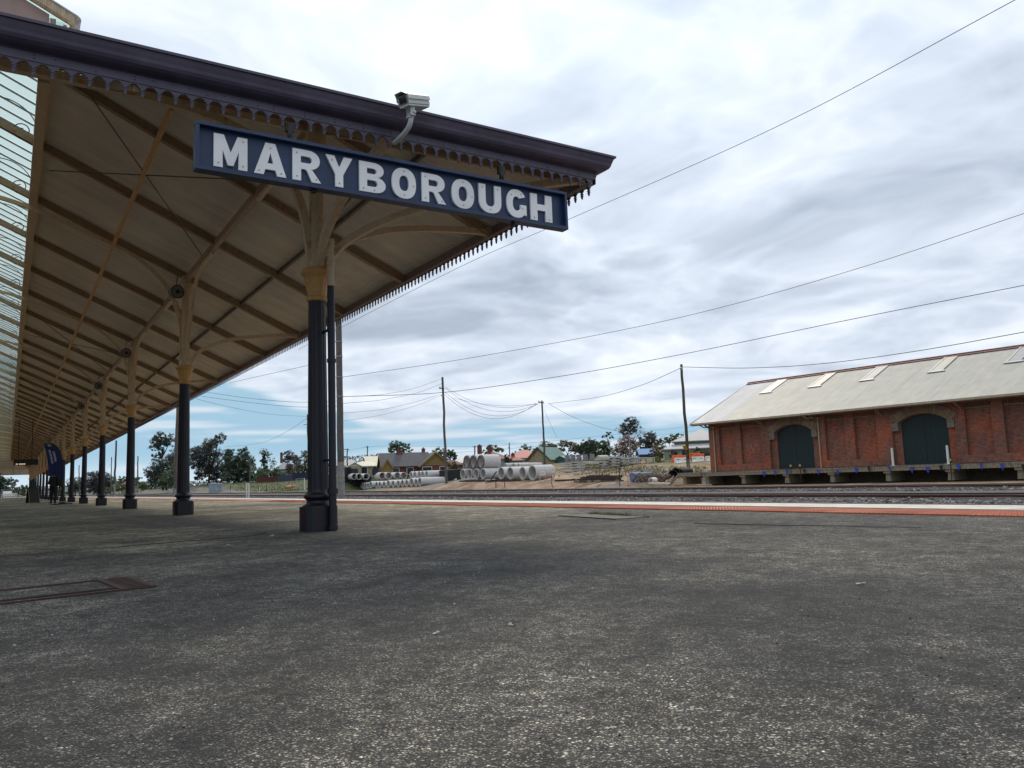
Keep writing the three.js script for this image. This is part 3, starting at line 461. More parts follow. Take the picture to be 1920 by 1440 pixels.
// downpipe beside the first column
{
  const t = thing('downpipe', 'round downpipe, tan above and navy below, standing beside the first column', 'downpipe', V3(3.55, 0, -10.03));
  new MB().cyl(0.049, 0.048, 3.2, 0, 1.6, 0, 14).cyl(0.068, 0.068, 0.07, 0, 0.5, 0, 14).cyl(0.064, 0.064, 0.05, 0, 0.04, 0, 14).cyl(0.06, 0.06, 0.05, 0, 2.2, 0, 14).build('lower_pipe', M.navy, t);
  new MB().cyl(0.047, 0.045, 0.62, 0, 3.5, 0, 14).cyl(0.057, 0.057, 0.04, 0, 3.5, 0, 14).cyl(0.056, 0.056, 0.05, 0, 3.81, 0, 14).build('upper_pipe', M.cream, t);
  new MB().tube([V3(0, 3.8, 0), V3(-0.02, 3.95, 0.03), V3(0.02, 4.15, 0.2), V3(0.1, 4.32, 0.5)], 0.045, 16, 10).build('elbow', M.iron, t);
  new MB().box(0.03, 0.03, 0.2, -0.05, 0.9, -0.1).box(0.03, 0.03, 0.2, -0.05, 2.6, -0.1).build('strap', M.dark, t);
}
// station building behind the canopy: closes the platform on the side away from the tracks
{
  const t = thing('station_building', 'red brick station building along the inner side of the platform', 'building', V3(-6.3, 0, -96));
  const g = new MB().box(0.4, 7.9, 168, -0.25, 3.95, 0).geo(); g.setAttribute('color', new THREE.BufferAttribute(new Float32Array(g.attributes.position.count * 3).fill(1), 3)); part('wall', g, M.brick, t);
  for (let i = 0; i < 14; i++) { const z = 74 - i * 11.5; new MB().box(0.1, 2.4, 1.2, 0, 2.1, z).build('window', M.windowDark, t); new MB().box(0.12, 0.12, 1.5, 0.02, 0.85, z).build('sill', M.stone, t); }
  new MB().box(10, 0.3, 168, -5.4, 8.05, 0).build('roof', M.zinc, t);
}
// ------------------------------------------------------------------ name board
{
  const SZ = -7.63, t = thing('station_name_board', 'long navy name board with raised white capitals reading MARYBOROUGH', 'sign', V3(0, 0, SZ));
  const x0 = 1.395, x1 = 5.70, y0 = 3.575, y1 = 4.045, w = x1 - x0, h = y1 - y0, cx = (x0 + x1) / 2, cy = (y0 + y1) / 2;
  new MB().box(w, h - 0.02, 0.05, cx, cy, -0.075).build('board', M.sign, t);
  new MB().box(w, 0.032, 0.125, cx, y1 - 0.016, -0.04).build('frame_rail', M.sign, t); new MB().box(w, 0.036, 0.125, cx, y0 + 0.018, -0.04).build('frame_rail', M.sign, t);
  for (const x of [x0 + 0.016, x1 - 0.016]) new MB().box(0.032, h - 0.07, 0.122, x, cy, -0.04).build('frame_stile', M.sign, t);
  for (const x of [2.31, 4.82]) new MB().box(0.05, 0.2, 0.035, x, y1 + 0.09, -0.06).box(0.085, 0.09, 0.05, x, y1 + 0.15, -0.075).cyl(0.012, 0.012, 0.1, x, y1 + 0.02, -0.03, 8).build('hanger', M.dark, t);
  new MB().box(0.03, 0.05, 0.05, 4.95, y0 - 0.02, -0.06).box(0.05, 0.03, 0.05, 2.55, y0 - 0.012, -0.06).build('lug', M.dark, t);
  // letters drawn on a grid one unit tall
  const S = () => new THREE.Shape(), pl = (pts) => { const s = S(); pts.forEach(([x, y], i) => (i ? s.lineTo(x, y) : s.moveTo(x, y))); return s; };
  const hole = (s, pts) => { const p = new THREE.Path(); pts.forEach(([x, y], i) => (i ? p.lineTo(x, y) : p.moveTo(x, y))); s.holes.push(p); return s; };
  const sup = (cx2, cy2, rx, ry, a0, a1, n = 22, e = 2.35) => { const o = []; for (let i = 0; i <= n; i++) { const a = mix(a0, a1, i / n), c = Math.cos(a), s = Math.sin(a); o.push([cx2 + Math.sign(c) * rx * Math.pow(Math.abs(c), 2 / e), cy2 + Math.sign(s) * ry * Math.pow(Math.abs(s), 2 / e)]); } return o; };
  const st = 0.25, PI = Math.PI;
  const bowl = (top, bot, xr, xs = 0.4) => { const cy2 = (top + bot) / 2, ry = (top - bot) / 2; return sup(xs, cy2, xr - xs, ry, PI / 2, -PI / 2, 16, 2.1); };
  const A = {
    M: [0.95, () => pl([[0, 0], [0, 1], [0.27, 1], [0.475, 0.47], [0.68, 1], [0.95, 1], [0.95, 0], [0.71, 0], [0.71, 0.55], [0.545, 0.09], [0.405, 0.09], [0.24, 0.55], [0.24, 0]])],
    A: [0.95, () => hole(pl([[0, 0], [0.335, 1], [0.615, 1], [0.95, 0], [0.69, 0], [0.635, 0.175], [0.315, 0.175], [0.26, 0]]), [[0.385, 0.365], [0.475, 0.70], [0.565, 0.365]])],
    R: [0.9, () => hole(pl([[0, 0], [0, 1], ...bowl(1, 0.40, 0.86, 0.5), [0.5, 0.405], [0.62, 0.37], [0.9, 0], [0.62, 0], [0.46, 0.34], [0.39, 0.385], [0.25, 0.385], [0.25, 0]]), [[0.25, 0.58], [0.25, 0.80], ...sup(0.5, 0.69, 0.11, 0.11, PI / 2, -PI / 2, 8, 2)])],
    Y: [0.9, () => pl([[0.325, 0], [0.325, 0.40], [0, 1], [0.28, 1], [0.45, 0.62], [0.62, 1], [0.9, 1], [0.575, 0.40], [0.575, 0]])],
    B: [0.88, () => hole(hole(pl([[0, 0], [0, 1], ...bowl(1, 0.52, 0.82, 0.5), ...bowl(0.53, 0, 0.88, 0.5)]), [[0.25, 0.62], [0.25, 0.81], ...sup(0.47, 0.715, 0.11, 0.095, PI / 2, -PI / 2, 8, 2)]), [[0.25, 0.19], [0.25, 0.41], ...sup(0.49, 0.30, 0.12, 0.11, PI / 2, -PI / 2, 8, 2)])],
    O: [0.88, () => hole(pl(sup(0.44, 0.5, 0.44, 0.52, 0, PI * 2 - 0.01, 48)), sup(0.44, 0.5, 0.185, 0.275, 0, PI * 2 - 0.01, 36))],
    U: [0.88, () => pl([[0, 1], ...sup(0.44, 0.42, 0.44, 0.44, PI, PI * 2, 24), [0.88, 1], [0.63, 1], ...sup(0.44, 0.42, 0.19, 0.21, 0, -PI, 18), [0.25, 1]])],
    G: [0.88, () => pl([...sup(0.44, 0.5, 0.44, 0.52, PI * 0.17, PI * 1.78, 40), [0.82, 0.10], [0.88, 0.10], [0.88, 0.47], [0.62, 0.47], [0.62, 0.30], ...sup(0.44, 0.5, 0.185, 0.275, PI * 1.72, PI * 0.27, 30)])],
    H: [0.85, () => pl([[0, 0], [0, 1], [0.25, 1], [0.25, 0.62], [0.60, 0.62], [0.60, 1], [0.85, 1], [0.85, 0], [0.60, 0], [0.60, 0.40], [0.25, 0.40], [0.25, 0]])],
  };
  const X = [1.568, 1.877, 1.948, 2.257, 2.327, 2.614, 2.67, 2.952, 3.034, 3.323, 3.403, 3.681, 3.758, 4.048, 4.129, 4.41, 4.481, 4.774, 4.855, 5.124, 5.192, 5.495], H = 0.325, yb = 3.643;
  [...'MARYBOROUGH'].forEach((c, i) => {
    const [uw, f] = A[c], sx = (X[i * 2 + 1] - X[i * 2]) / uw, g = new MB().add(new THREE.ExtrudeGeometry(f(), { depth: 0.02, bevelEnabled: true, bevelSize: 0.004 / H, bevelThickness: 0.004, bevelSegments: 2, curveSegments: 10 }), M4().makeScale(sx * 1.0, H, 1).setPosition(X[i * 2], yb, -0.046)).geo();
    const l = part('letter', g, M.letter, t), R = rng(i + 3), s = new MB();
    const pts = { M: [[0.12, 0.12], [0.83, 0.12], [0.83, 0.88]], A: [[0.13, 0.1], [0.8, 0.1], [0.475, 0.85]], R: [[0.12, 0.12], [0.12, 0.88], [0.75, 0.1]], Y: [[0.45, 0.12], [0.2, 0.85]], B: [[0.12, 0.1], [0.5, 0.08]], O: [[0.44, 0.1], [0.8, 0.45], [0.44, 0.92]], U: [[0.12, 0.88], [0.75, 0.88], [0.44, 0.1]], G: [[0.2, 0.8], [0.65, 0.88], [0.7, 0.35]], H: [[0.12, 0.1], [0.72, 0.1]] }[c];
    for (const [a, b] of pts) s.cyl(0.008, 0.008, 0.006, X[i * 2] + a * sx, yb + b * H, -0.0205, 8, Math.PI / 2); s.build('screws', M.screw, l);
  });
}
// ------------------------------------------------------------------ security camera on the end gutter
{
  const p = V3(3.52, 4.615, -7.36), t = thing('security_camera', 'pale grey security camera in a sunshield housing on the gutter above the name board', 'security camera', p);
  const h = new THREE.Group(); const body = new MB(), W = 0.075;
  const R = M4().makeRotationFromEuler(E3(0, 0.34, 0.28, 'YXZ'));
  const bx = (b, w, hh, d, x, y, z) => b.add(new THREE.BoxGeometry(w, hh, d), M4().makeTranslation(x, y, z).premultiply(R));
  // hood: bent sheet, running along the housing axis; front is towards -x
  const prof2 = [[-0.088, -0.01], [-0.084, 0.03], [-0.05, 0.062], [0.05, 0.062], [0.084, 0.03], [0.088, -0.01]], s = []; const tr = (x, y, z) => V3(x, y, z).applyMatrix4(R).toArray();
  for (let i = 0; i < prof2.length - 1; i++) for (const off of [0, 0.004]) { const [z0, y0] = prof2[i], [z1, y1] = prof2[i + 1], f0 = -0.20 + (y0 < 0.05 ? 0.05 : 0), f1 = -0.20 + (y1 < 0.05 ? 0.05 : 0); s.push(...tr(f0, y0 + off, z0), ...tr(0.19, y0 + off, z0), ...tr(0.19, y1 + off, z1), ...tr(f0, y0 + off, z0), ...tr(0.19, y1 + off, z1), ...tr(f1, y1 + off, z1)); }
  new MB().tris(s).build('sunshield', M.putty, t);
  bx(bx(bx(body, 0.33, 0.095, 0.15, 0.02, -0.005, 0), 0.33, 0.03, 0.13, 0.02, -0.06, 0), 0.02, 0.10, 0.155, -0.135, -0.007, 0); body.build('housing', M.putty, t);
  const win = new MB(); bx(win, 0.006, 0.07, 0.10, -0.147, -0.002, 0); win.build('window', M.windowDark, t);
  new MB().box(0.05, 0.09, 0.012, -0.02, -0.13, 0.045, 0, -0.14, 0.1).box(0.05, 0.09, 0.012, -0.02, -0.13, -0.045, 0, -0.14, 0.1).box(0.06, 0.02, 0.11, -0.02, -0.175, 0).cyl(0.014, 0.014, 0.14, -0.0, -0.15, 0, 8, Math.PI / 2).build('yoke', M.putty, t);
  new MB().tube([V3(-0.02, -0.175, 0), V3(-0.02, -0.225, -0.005), V3(-0.025, -0.275, -0.04), V3(-0.035, -0.315, -0.13), V3(-0.045, -0.335, -0.24), V3(-0.05, -0.34, -0.36)], 0.027, 24, 10).cyl(0.036, 0.036, 0.02, -0.02, -0.19, 0, 12).build('arm', M.putty, t);
}
// loudspeakers hung by the columns
[[0, 'under the arch of the second column'], [1, 'under the arch of the third column'], [2, 'under the arch of the fourth column'], [3, 'under the arch of the fifth column']].forEach(([k, where]) => {
  const t = thing('loudspeaker', `small round grey loudspeaker ${where}`, 'loudspeaker', V3(3.2, 5.16, COL0 - BAY * (k + 1) + 0.3), 0.3, 'loudspeakers under the canopy');
  new MB().cyl(0.135, 0.15, 0.09, 0, 0, 0, 20, Math.PI / 2).cyl(0.08, 0.13, 0.12, 0, 0, -0.09, 16, -Math.PI / 2).build('case', mat([0.16, 0.145, 0.15], 0.6), t);
  new MB().add(new THREE.TorusGeometry(0.15, 0.012, 6, 24), M4().makeTranslation(0, 0, 0.045)).build('rim', M.dark, t);
  new MB().cyl(0.05, 0.05, 0.02, 0, 0, 0.05, 12, Math.PI / 2).box(0.16, 0.02, 0.02, 0.03, 0.0, 0.05).build('grille_boss', M.dark, t);
  new MB().rod(V3(0, 0.1, -0.05), V3(0.05, 0.42, -0.05), 0.012).build('stem', M.iron, t);
});

// ------------------------------------------------------------------ things on the platform
{
  const t = thing('information_display', 'dark hanging train information display with lit amber text under the canopy', 'display', V3(1.05, 2.82, -69));
  new MB().box(1.55, 0.42, 0.22, 0.05, 0.12, 0).build('case', M.dark, t);
  for (const x of [-0.45, 0.4]) new MB().rod(V3(x, 0.3, 0), V3(x, 3.3, 0), 0.022).build('hanger', M.dark, t);
  const lit = new THREE.MeshStandardMaterial({ color: 0x000000, emissive: L3(1, 0.72, 0.48), emissiveIntensity: 0.55 });
  for (const [x, w] of [[-0.52, 0.13], [-0.33, 0.12], [-0.19, 0.13], [-0.05, 0.12]]) new MB().box(w, 0.075, 0.006, x, -0.01, 0.113).build('lit_text', lit, t);
}
{   // feather flag, printed on both faces
  const c = document.createElement('canvas'); c.width = 256; c.height = 1024; const x = c.getContext('2d'); x.fillStyle = '#1c2a5c'; x.fillRect(0, 0, 256, 1024);
  x.fillStyle = '#8a9a3a'; x.beginPath(); x.moveTo(120, 150); x.lineTo(170, 130); x.lineTo(165, 215); x.lineTo(190, 250); x.lineTo(160, 300); x.lineTo(110, 290); x.lineTo(85, 240); x.closePath(); x.fill(); x.fillStyle = '#b9bcae'; x.beginPath(); x.moveTo(88, 245); x.lineTo(112, 290); x.lineTo(160, 300); x.lineTo(150, 312); x.lineTo(100, 305); x.closePath(); x.fill();
  x.fillStyle = '#cfd3e4'; x.font = 'bold 52px sans-serif'; const word = (s, px, py) => { x.save(); x.translate(px, py); x.rotate(Math.PI / 2); x.fillText(s, 0, 0); x.restore(); }; word('GOLDFIELDS', 62, 420); x.font = 'bold 52px sans-serif'; word('CENTRAL', 128, 470);
  const tx = new THREE.CanvasTexture(c); tx.colorSpace = THREE.SRGBColorSpace;
  const base = V3(2.42, 0, -47.4), t = thing('feather_flag', 'navy blue feather flag with white lettering and a yellow green emblem', 'flag', base, -0.563);
  const edge = [[-0.03, 1.22], [0.0, 1.7], [-0.06, 2.25], [-0.2, 2.7], [-0.42, 3.02], [-0.65, 3.17], [-0.98, 3.18]], inner = [[-0.76, 1.5], [-0.8, 1.9], [-0.86, 2.3], [-0.92, 2.65], [-0.97, 2.95], [-1.0, 3.1], [-1.0, 3.17]];
  const pos = [], uv = [], idx = [], cE = new THREE.CatmullRomCurve3(edge.map(([a, b]) => V3(a, b, 0))), cI = new THREE.CatmullRomCurve3(inner.map(([a, b]) => V3(a, b, 0))), N = 24, Q = 6;
  for (let i = 0; i <= N; i++) for (let k = 0; k <= Q; k++) { const a = cI.getPoint(i / N), b = cE.getPoint(i / N), p = a.lerp(b, k / Q); pos.push(p.x, p.y, 0.035 * Math.sin(p.y * 4 + p.x * 5)); uv.push(k / Q, 0.02 + i / N * 0.97); }
  for (let i = 0; i < N; i++) for (let k = 0; k < Q; k++) { const a = i * (Q + 1) + k; idx.push(a, a + 1, a + Q + 2, a, a + Q + 2, a + Q + 1); }
  const g = new THREE.BufferGeometry(); g.setAttribute('position', new THREE.Float32BufferAttribute(pos, 3)); g.setAttribute('uv', new THREE.Float32BufferAttribute(uv, 2)); g.setIndex(idx); g.computeVertexNormals();
  part('banner', g, mat([1, 1, 1], 0.85, { map: tx }), t);
  new MB().tube([V3(0.03, 0.05, 0), ...edge.map(([a, b]) => V3(a + 0.02, b, 0))], 0.014, 40, 6).build('mast', M.dark, t);
  new MB().box(0.9, 0.05, 0.09, 0, 0.05, 0, 0, 0.6).box(0.9, 0.05, 0.09, 0, 0.055, 0, 0, -0.8).cyl(0.2, 0.16, 0.12, 0.02, 0.08, 0, 14).build('base', M.dark, t);
}
{   // A-frame stand beside the flag
  const t = thing('sandwich_board', 'dark folding board standing on the platform behind the flag', 'board', at(61, 944, 51).setY(0), 0.35);
  new MB().box(0.62, 0.95, 0.03, 0, 0.52, 0.16, -0.2).build('panel', M.dark, t); new MB().box(0.62, 0.95, 0.03, 0, 0.52, -0.16, 0.2).build('panel', M.dark, t);
  for (const [x, s] of [[-0.3, 1], [0.3, 1], [-0.3, -1], [0.3, -1]]) new MB().rod(V3(x, 0, s * 0.3), V3(x, 1.05, s * 0.05), 0.018, 0.018, 6).build('leg', M.timberPale, t);
}
{   // a person in dark clothes standing behind the flag
  const base = V3(2.02, 0, -47.75), t = thing('person', 'person in dark clothes with a dark bag standing behind the feather flag', 'person', base, 2.5);
  const caps = [[[0, 0.95, 0], [0, 1.38, -0.01], 0.15, 0.155], [[-0.15, 1.40, 0], [0.15, 1.40, 0], 0.075, 0.075], [[0, 1.40, 0], [0, 1.52, 0.01], 0.062, 0.056], [[0, 1.585, 0.02], [0, 1.655, 0.005], 0.085, 0.095], [[0, 1.555, 0.065], [0, 1.56, 0.07], 0.05, 0.048], [[0, 1.60, 0.105], [0, 1.585, 0.115], 0.012, 0.016], [[-0.09, 1.6, 0], [0.09, 1.6, 0], 0.022, 0.022]];
  for (const s of [-1, 1]) {
    caps.push([[s * 0.09, 0.93, 0], [s * 0.1, 0.5, 0.02], 0.105, 0.068], [[s * 0.1, 0.5, 0.02], [s * 0.11, 0.1, -0.02], 0.066, 0.045], [[s * 0.11, 0.045, -0.04], [s * 0.13, 0.04, 0.16], 0.045, 0.038]);
    const el = [s * 0.27, 1.12, 0.02], wr = s > 0 ? [0.2, 1.0, 0.22] : [-0.27, 0.87, 0.1]; caps.push([[s * 0.19, 1.39, 0], el, 0.058, 0.045], [el, wr, 0.044, 0.032]);
    const hd = [wr[0], wr[1] - 0.07, wr[2] + 0.03]; caps.push([wr, hd, 0.03, 0.034]); for (let f = 0; f < 4; f++) caps.push([[hd[0] + (f - 1.5) * 0.017, hd[1] - 0.01, hd[2]], [hd[0] + (f - 1.5) * 0.02, hd[1] - 0.075 + Math.abs(f - 1.5) * 0.012, hd[2] + 0.02], 0.0095, 0.008]); caps.push([[hd[0] - s * 0.025, hd[1] + 0.03, hd[2] + 0.01], [hd[0] - s * 0.045, hd[1] - 0.02, hd[2] + 0.03], 0.011, 0.009]);
  }
  const res = 88, mc = new MarchingCubes(res, new THREE.MeshBasicMaterial(), false, false, 200000); mc.isolation = 0; const half = 0.95, k = 0.02;
  const dist = (x, y, z, [a, b, r0, r1]) => { const bx = b[0] - a[0], by = b[1] - a[1], bz = b[2] - a[2], q = clamp(((x - a[0]) * bx + (y - a[1]) * by + (z - a[2]) * bz) / (bx * bx + by * by + bz * bz + 1e-9)); return Math.hypot(x - a[0] - bx * q, y - a[1] - by * q, z - a[2] - bz * q) - mix(r0, r1, q); };
  for (let zi = 0; zi < res; zi++) for (let yi = 0; yi < res; yi++) for (let xi = 0; xi < res; xi++) { const x = ((xi - res / 2) / (res / 2)) * half, y = ((yi - res / 2) / (res / 2)) * half + 0.88, z = ((zi - res / 2) / (res / 2)) * half; let e = 0; if (Math.abs(x) > 0.5 || Math.abs(z) > 0.5) { mc.field[xi + yi * res + zi * res * res] = -1; continue; } for (const c of caps) e += Math.exp(-dist(x, y, z, c) / k); mc.field[xi + yi * res + zi * res * res] = Math.log(e + 1e-30) * k; }
  mc.update(); const n = mc.count, P = new Float32Array(mc.positionArray.slice(0, n * 3)), NN = new Float32Array(mc.normalArray.slice(0, n * 3)), C = new Float32Array(n * 3);
  for (let i = 0; i < n; i++) { P[i * 3] *= half; P[i * 3 + 1] = P[i * 3 + 1] * half + 0.88; P[i * 3 + 2] *= half; const y = P[i * 3 + 1], arm = Math.abs(P[i * 3]) > 0.15 && y < 1.02 && y > 0.75 && P[i * 3 + 2] > 0.07; const c = y > 1.64 || (y > 1.5 && P[i * 3 + 2] < -0.01) ? [0.02, 0.015, 0.012] : y > 1.47 || arm ? [0.34, 0.2, 0.15] : y < 0.09 ? [0.3, 0.3, 0.3] : [0.010, 0.010, 0.013]; C.set(c, i * 3); }
  const g = new THREE.BufferGeometry(); g.setAttribute('position', new THREE.BufferAttribute(P, 3)); g.setAttribute('normal', new THREE.BufferAttribute(NN, 3)); g.setAttribute('color', new THREE.BufferAttribute(C, 3)); g.setAttribute('uv', new THREE.BufferAttribute(new Float32Array(n * 2), 2));
  part('body', g, mat([1, 1, 1], 0.85, { vertexColors: true }), t);
  const b = thing('shoulder_bag', 'bulging dark bag hanging from the shoulder of the person behind the flag', 'bag', V3(2.32, 1.12, -47.7), 0.3); new MB().add(new THREE.SphereGeometry(0.2, 18, 12), M4().makeScale(0.85, 1.0, 0.6)).build('pouch', M.black, b); new MB().tube([V3(-0.1, 0.12, 0.05), V3(-0.16, 0.28, 0.02), V3(-0.12, 0.33, -0.06), V3(-0.05, 0.15, -0.08)], 0.014, 16, 6).build('strap', M.dark, b);
}
{   // drain pit with a rusty frame set flush into the asphalt
  const t = thing('drain_cover', 'rusty iron drain frame with slotted end grate set in the asphalt', 'drain cover', V3(0, 0.0, 0));
  const A = V3(0.79, 0, -5.48), B = V3(0.72, 0, -6.20), dx = A.clone().sub(V3(-1.4, 0, -5.05)).normalize();
  const q = (a, b, y, w, name, m) => { const d = b.clone().sub(a); new MB().bar(a.clone().setY(y), b.clone().setY(y), w, 0.02).build(name, m, t); };
  const A2 = A.clone().addScaledVector(dx, -2.4), B2 = B.clone().addScaledVector(dx, -2.4), A1 = A.clone().addScaledVector(dx, -0.17), B1 = B.clone().addScaledVector(dx, -0.17);
  q(A, A2, 0.002, 0.022, 'frame_bar', M.rust); q(B, B2, 0.002, 0.022, 'frame_bar', M.rust); q(A, B, 0.0025, 0.028, 'frame_bar', M.rust); q(A1, B1, 0.003, 0.045, 'frame_bar', M.rust);
  for (let i = 1; i < 9; i++) { const a = A.clone().lerp(B, i / 9), b = A1.clone().lerp(B1, i / 9); q(a, b, 0.003, 0.03, 'grate_bar', M.rust); } { const m = [A, B, B1, A1].map((p) => [p.x, -p.z]); new MB().poly(m, 0.004, M4().makeRotationX(-Math.PI / 2).setPosition(0, -0.004, 0)).build('sump_shade', M.dark, t); }  // thin dark sheet between the bars stands in for the shaded hollow below
  const A3 = A.clone().addScaledVector(dx, -0.02).lerp(B, 0.2), A4 = A3.clone().addScaledVector(dx, -0.9); q(A3.clone().addScaledVector(dx, -0.16), A4, 0.002, 0.018, 'inner_bar', M.rust);
  const pts = [A1, B1, B2, A2].map((p) => [p.x, -p.z]); new MB().poly(pts, 0.004, M4().makeRotationX(-Math.PI / 2).setPosition(0, -0.006, 0)).build('infill', mat([1.6, 1.5, 1.25], 0.95, { map: T.asphalt, bumpMap: T.asphaltH, bumpScale: 0.006 }), t);
}
{   // pit cover overgrown with weeds near the tactile strip
  const c = V3(7.1, 0, -9.0), d = V3(6.95, 0, -8.1).sub(V3(7.17, 0, -9.9)).normalize();
  const t = thing('pit_cover', 'worn concrete pit cover with weeds growing along its edge near the tactile strip', 'pit cover', c, Math.atan2(d.x, d.z));
  new MB().box(0.5, 0.03, 1.5, 0, -0.004, 0).build('slab', mat([0.19, 0.18, 0.15], 0.95, { map: T.grain, bumpMap: T.grain, bumpScale: 0.01 }), t); new MB().box(0.02, 0.02, 1.54, 0.26, 0.006, 0).box(0.02, 0.02, 1.54, -0.26, 0.004, 0).build('joint', M.dark, t);
  const R = rng(71), tri = []; for (let i = 0; i < 900; i++) { const k = R(), z = (k < 0.6 ? mix(-0.45, 0.35, R()) : k < 0.85 ? mix(-0.72, -0.55, R()) : mix(-0.8, 0.8, R())), x = 0.27 + (R() - 0.5) * 0.16, h = mix(0.015, 0.075, R() * R()), a = R() * 6.28, w = 0.006; tri.push(c.x + 0, 0, 0, 0, 0, 0, 0, 0, 0); tri.splice(-9, 9, x - w * Math.cos(a), 0, z - w * Math.sin(a), x + w * Math.cos(a), 0, z + w * Math.sin(a), x + Math.sin(a) * h * 0.7, h, z + Math.cos(a) * h * 0.7); }
  const w = thing('weeds', 'low green weeds sprouting along the concrete pit cover', 'weeds', c, Math.atan2(d.x, d.z)); new MB().tris(tri).build('blades', mat([0.10, 0.115, 0.035], 0.9), w); w.userData.kind = 'stuff'; delete w.userData.category;
}
{   // crumbs of stone and pale bits lying on the asphalt
  const R = rng(33), N = 3200, im = new THREE.InstancedMesh(new THREE.IcosahedronGeometry(1, 0), mat([0.35, 0.34, 0.31], 0.9), N), m = M4(), q = new THREE.Quaternion(), c = new THREE.Color();
  for (let i = 0; i < N; i++) { const r = 1.6 + Math.pow(R(), 1.4) * 9, a = mix(-0.08, 1.2, R()), s = mix(0.002, 0.0062, R() * R()) * (i < 14 ? 1.9 : 1); q.setFromEuler(E3(R() * 6, R() * 6, 0)); m.compose(V3(Math.sin(a) * r, s * 0.3, -Math.cos(a) * r), q, V3(s, s * 0.7, s)); im.setMatrixAt(i, m); const g = R() < 0.5 ? mix(0.12, 0.4, R()) : mix(0.4, 1.4, R() * R()); im.setColorAt(i, c.setRGB(g, g * 0.97, g * 0.9)); }
  im.name = 'loose_stones'; im.userData.kind = 'stuff'; im.userData.label = 'tiny loose stones scattered over the asphalt platform'; scene.add(im);
  const lit = mat([0.42, 0.42, 0.40], 0.8);
  for (const [u, v, s, l] of [[1614, 1096, 0.05, 'crumpled pale scrap of litter on the asphalt in the open, farthest from the columns'], [510, 1005, 0.1, 'pale flat strip lying on the asphalt just in front of the first column'], [430, 1023, 0.07, 'faded scrap on the asphalt between drain cover and first column'], [817, 1190, 0.03, 'small pale scrap on the asphalt, middle of the open platform'], [957, 1174, 0.025, 'pale folded scrap on the asphalt beside a tiny white stone']]) { const r = ray(u, v), p = r.multiplyScalar(-EYE / r.y).add(V3(0, EYE, 0)); const t = thing('litter_scrap', l, 'litter', p.setY(0.006), u); new MB().box(s * 0.9, 0.003, s * 0.35, 0, 0, 0, 0.05, 0, 0.06).box(s * 0.45, 0.003, s * 0.3, s * 0.2, 0.004, 0.006, -0.2, 0.5, 0.2).build('paper', lit, t); }
}

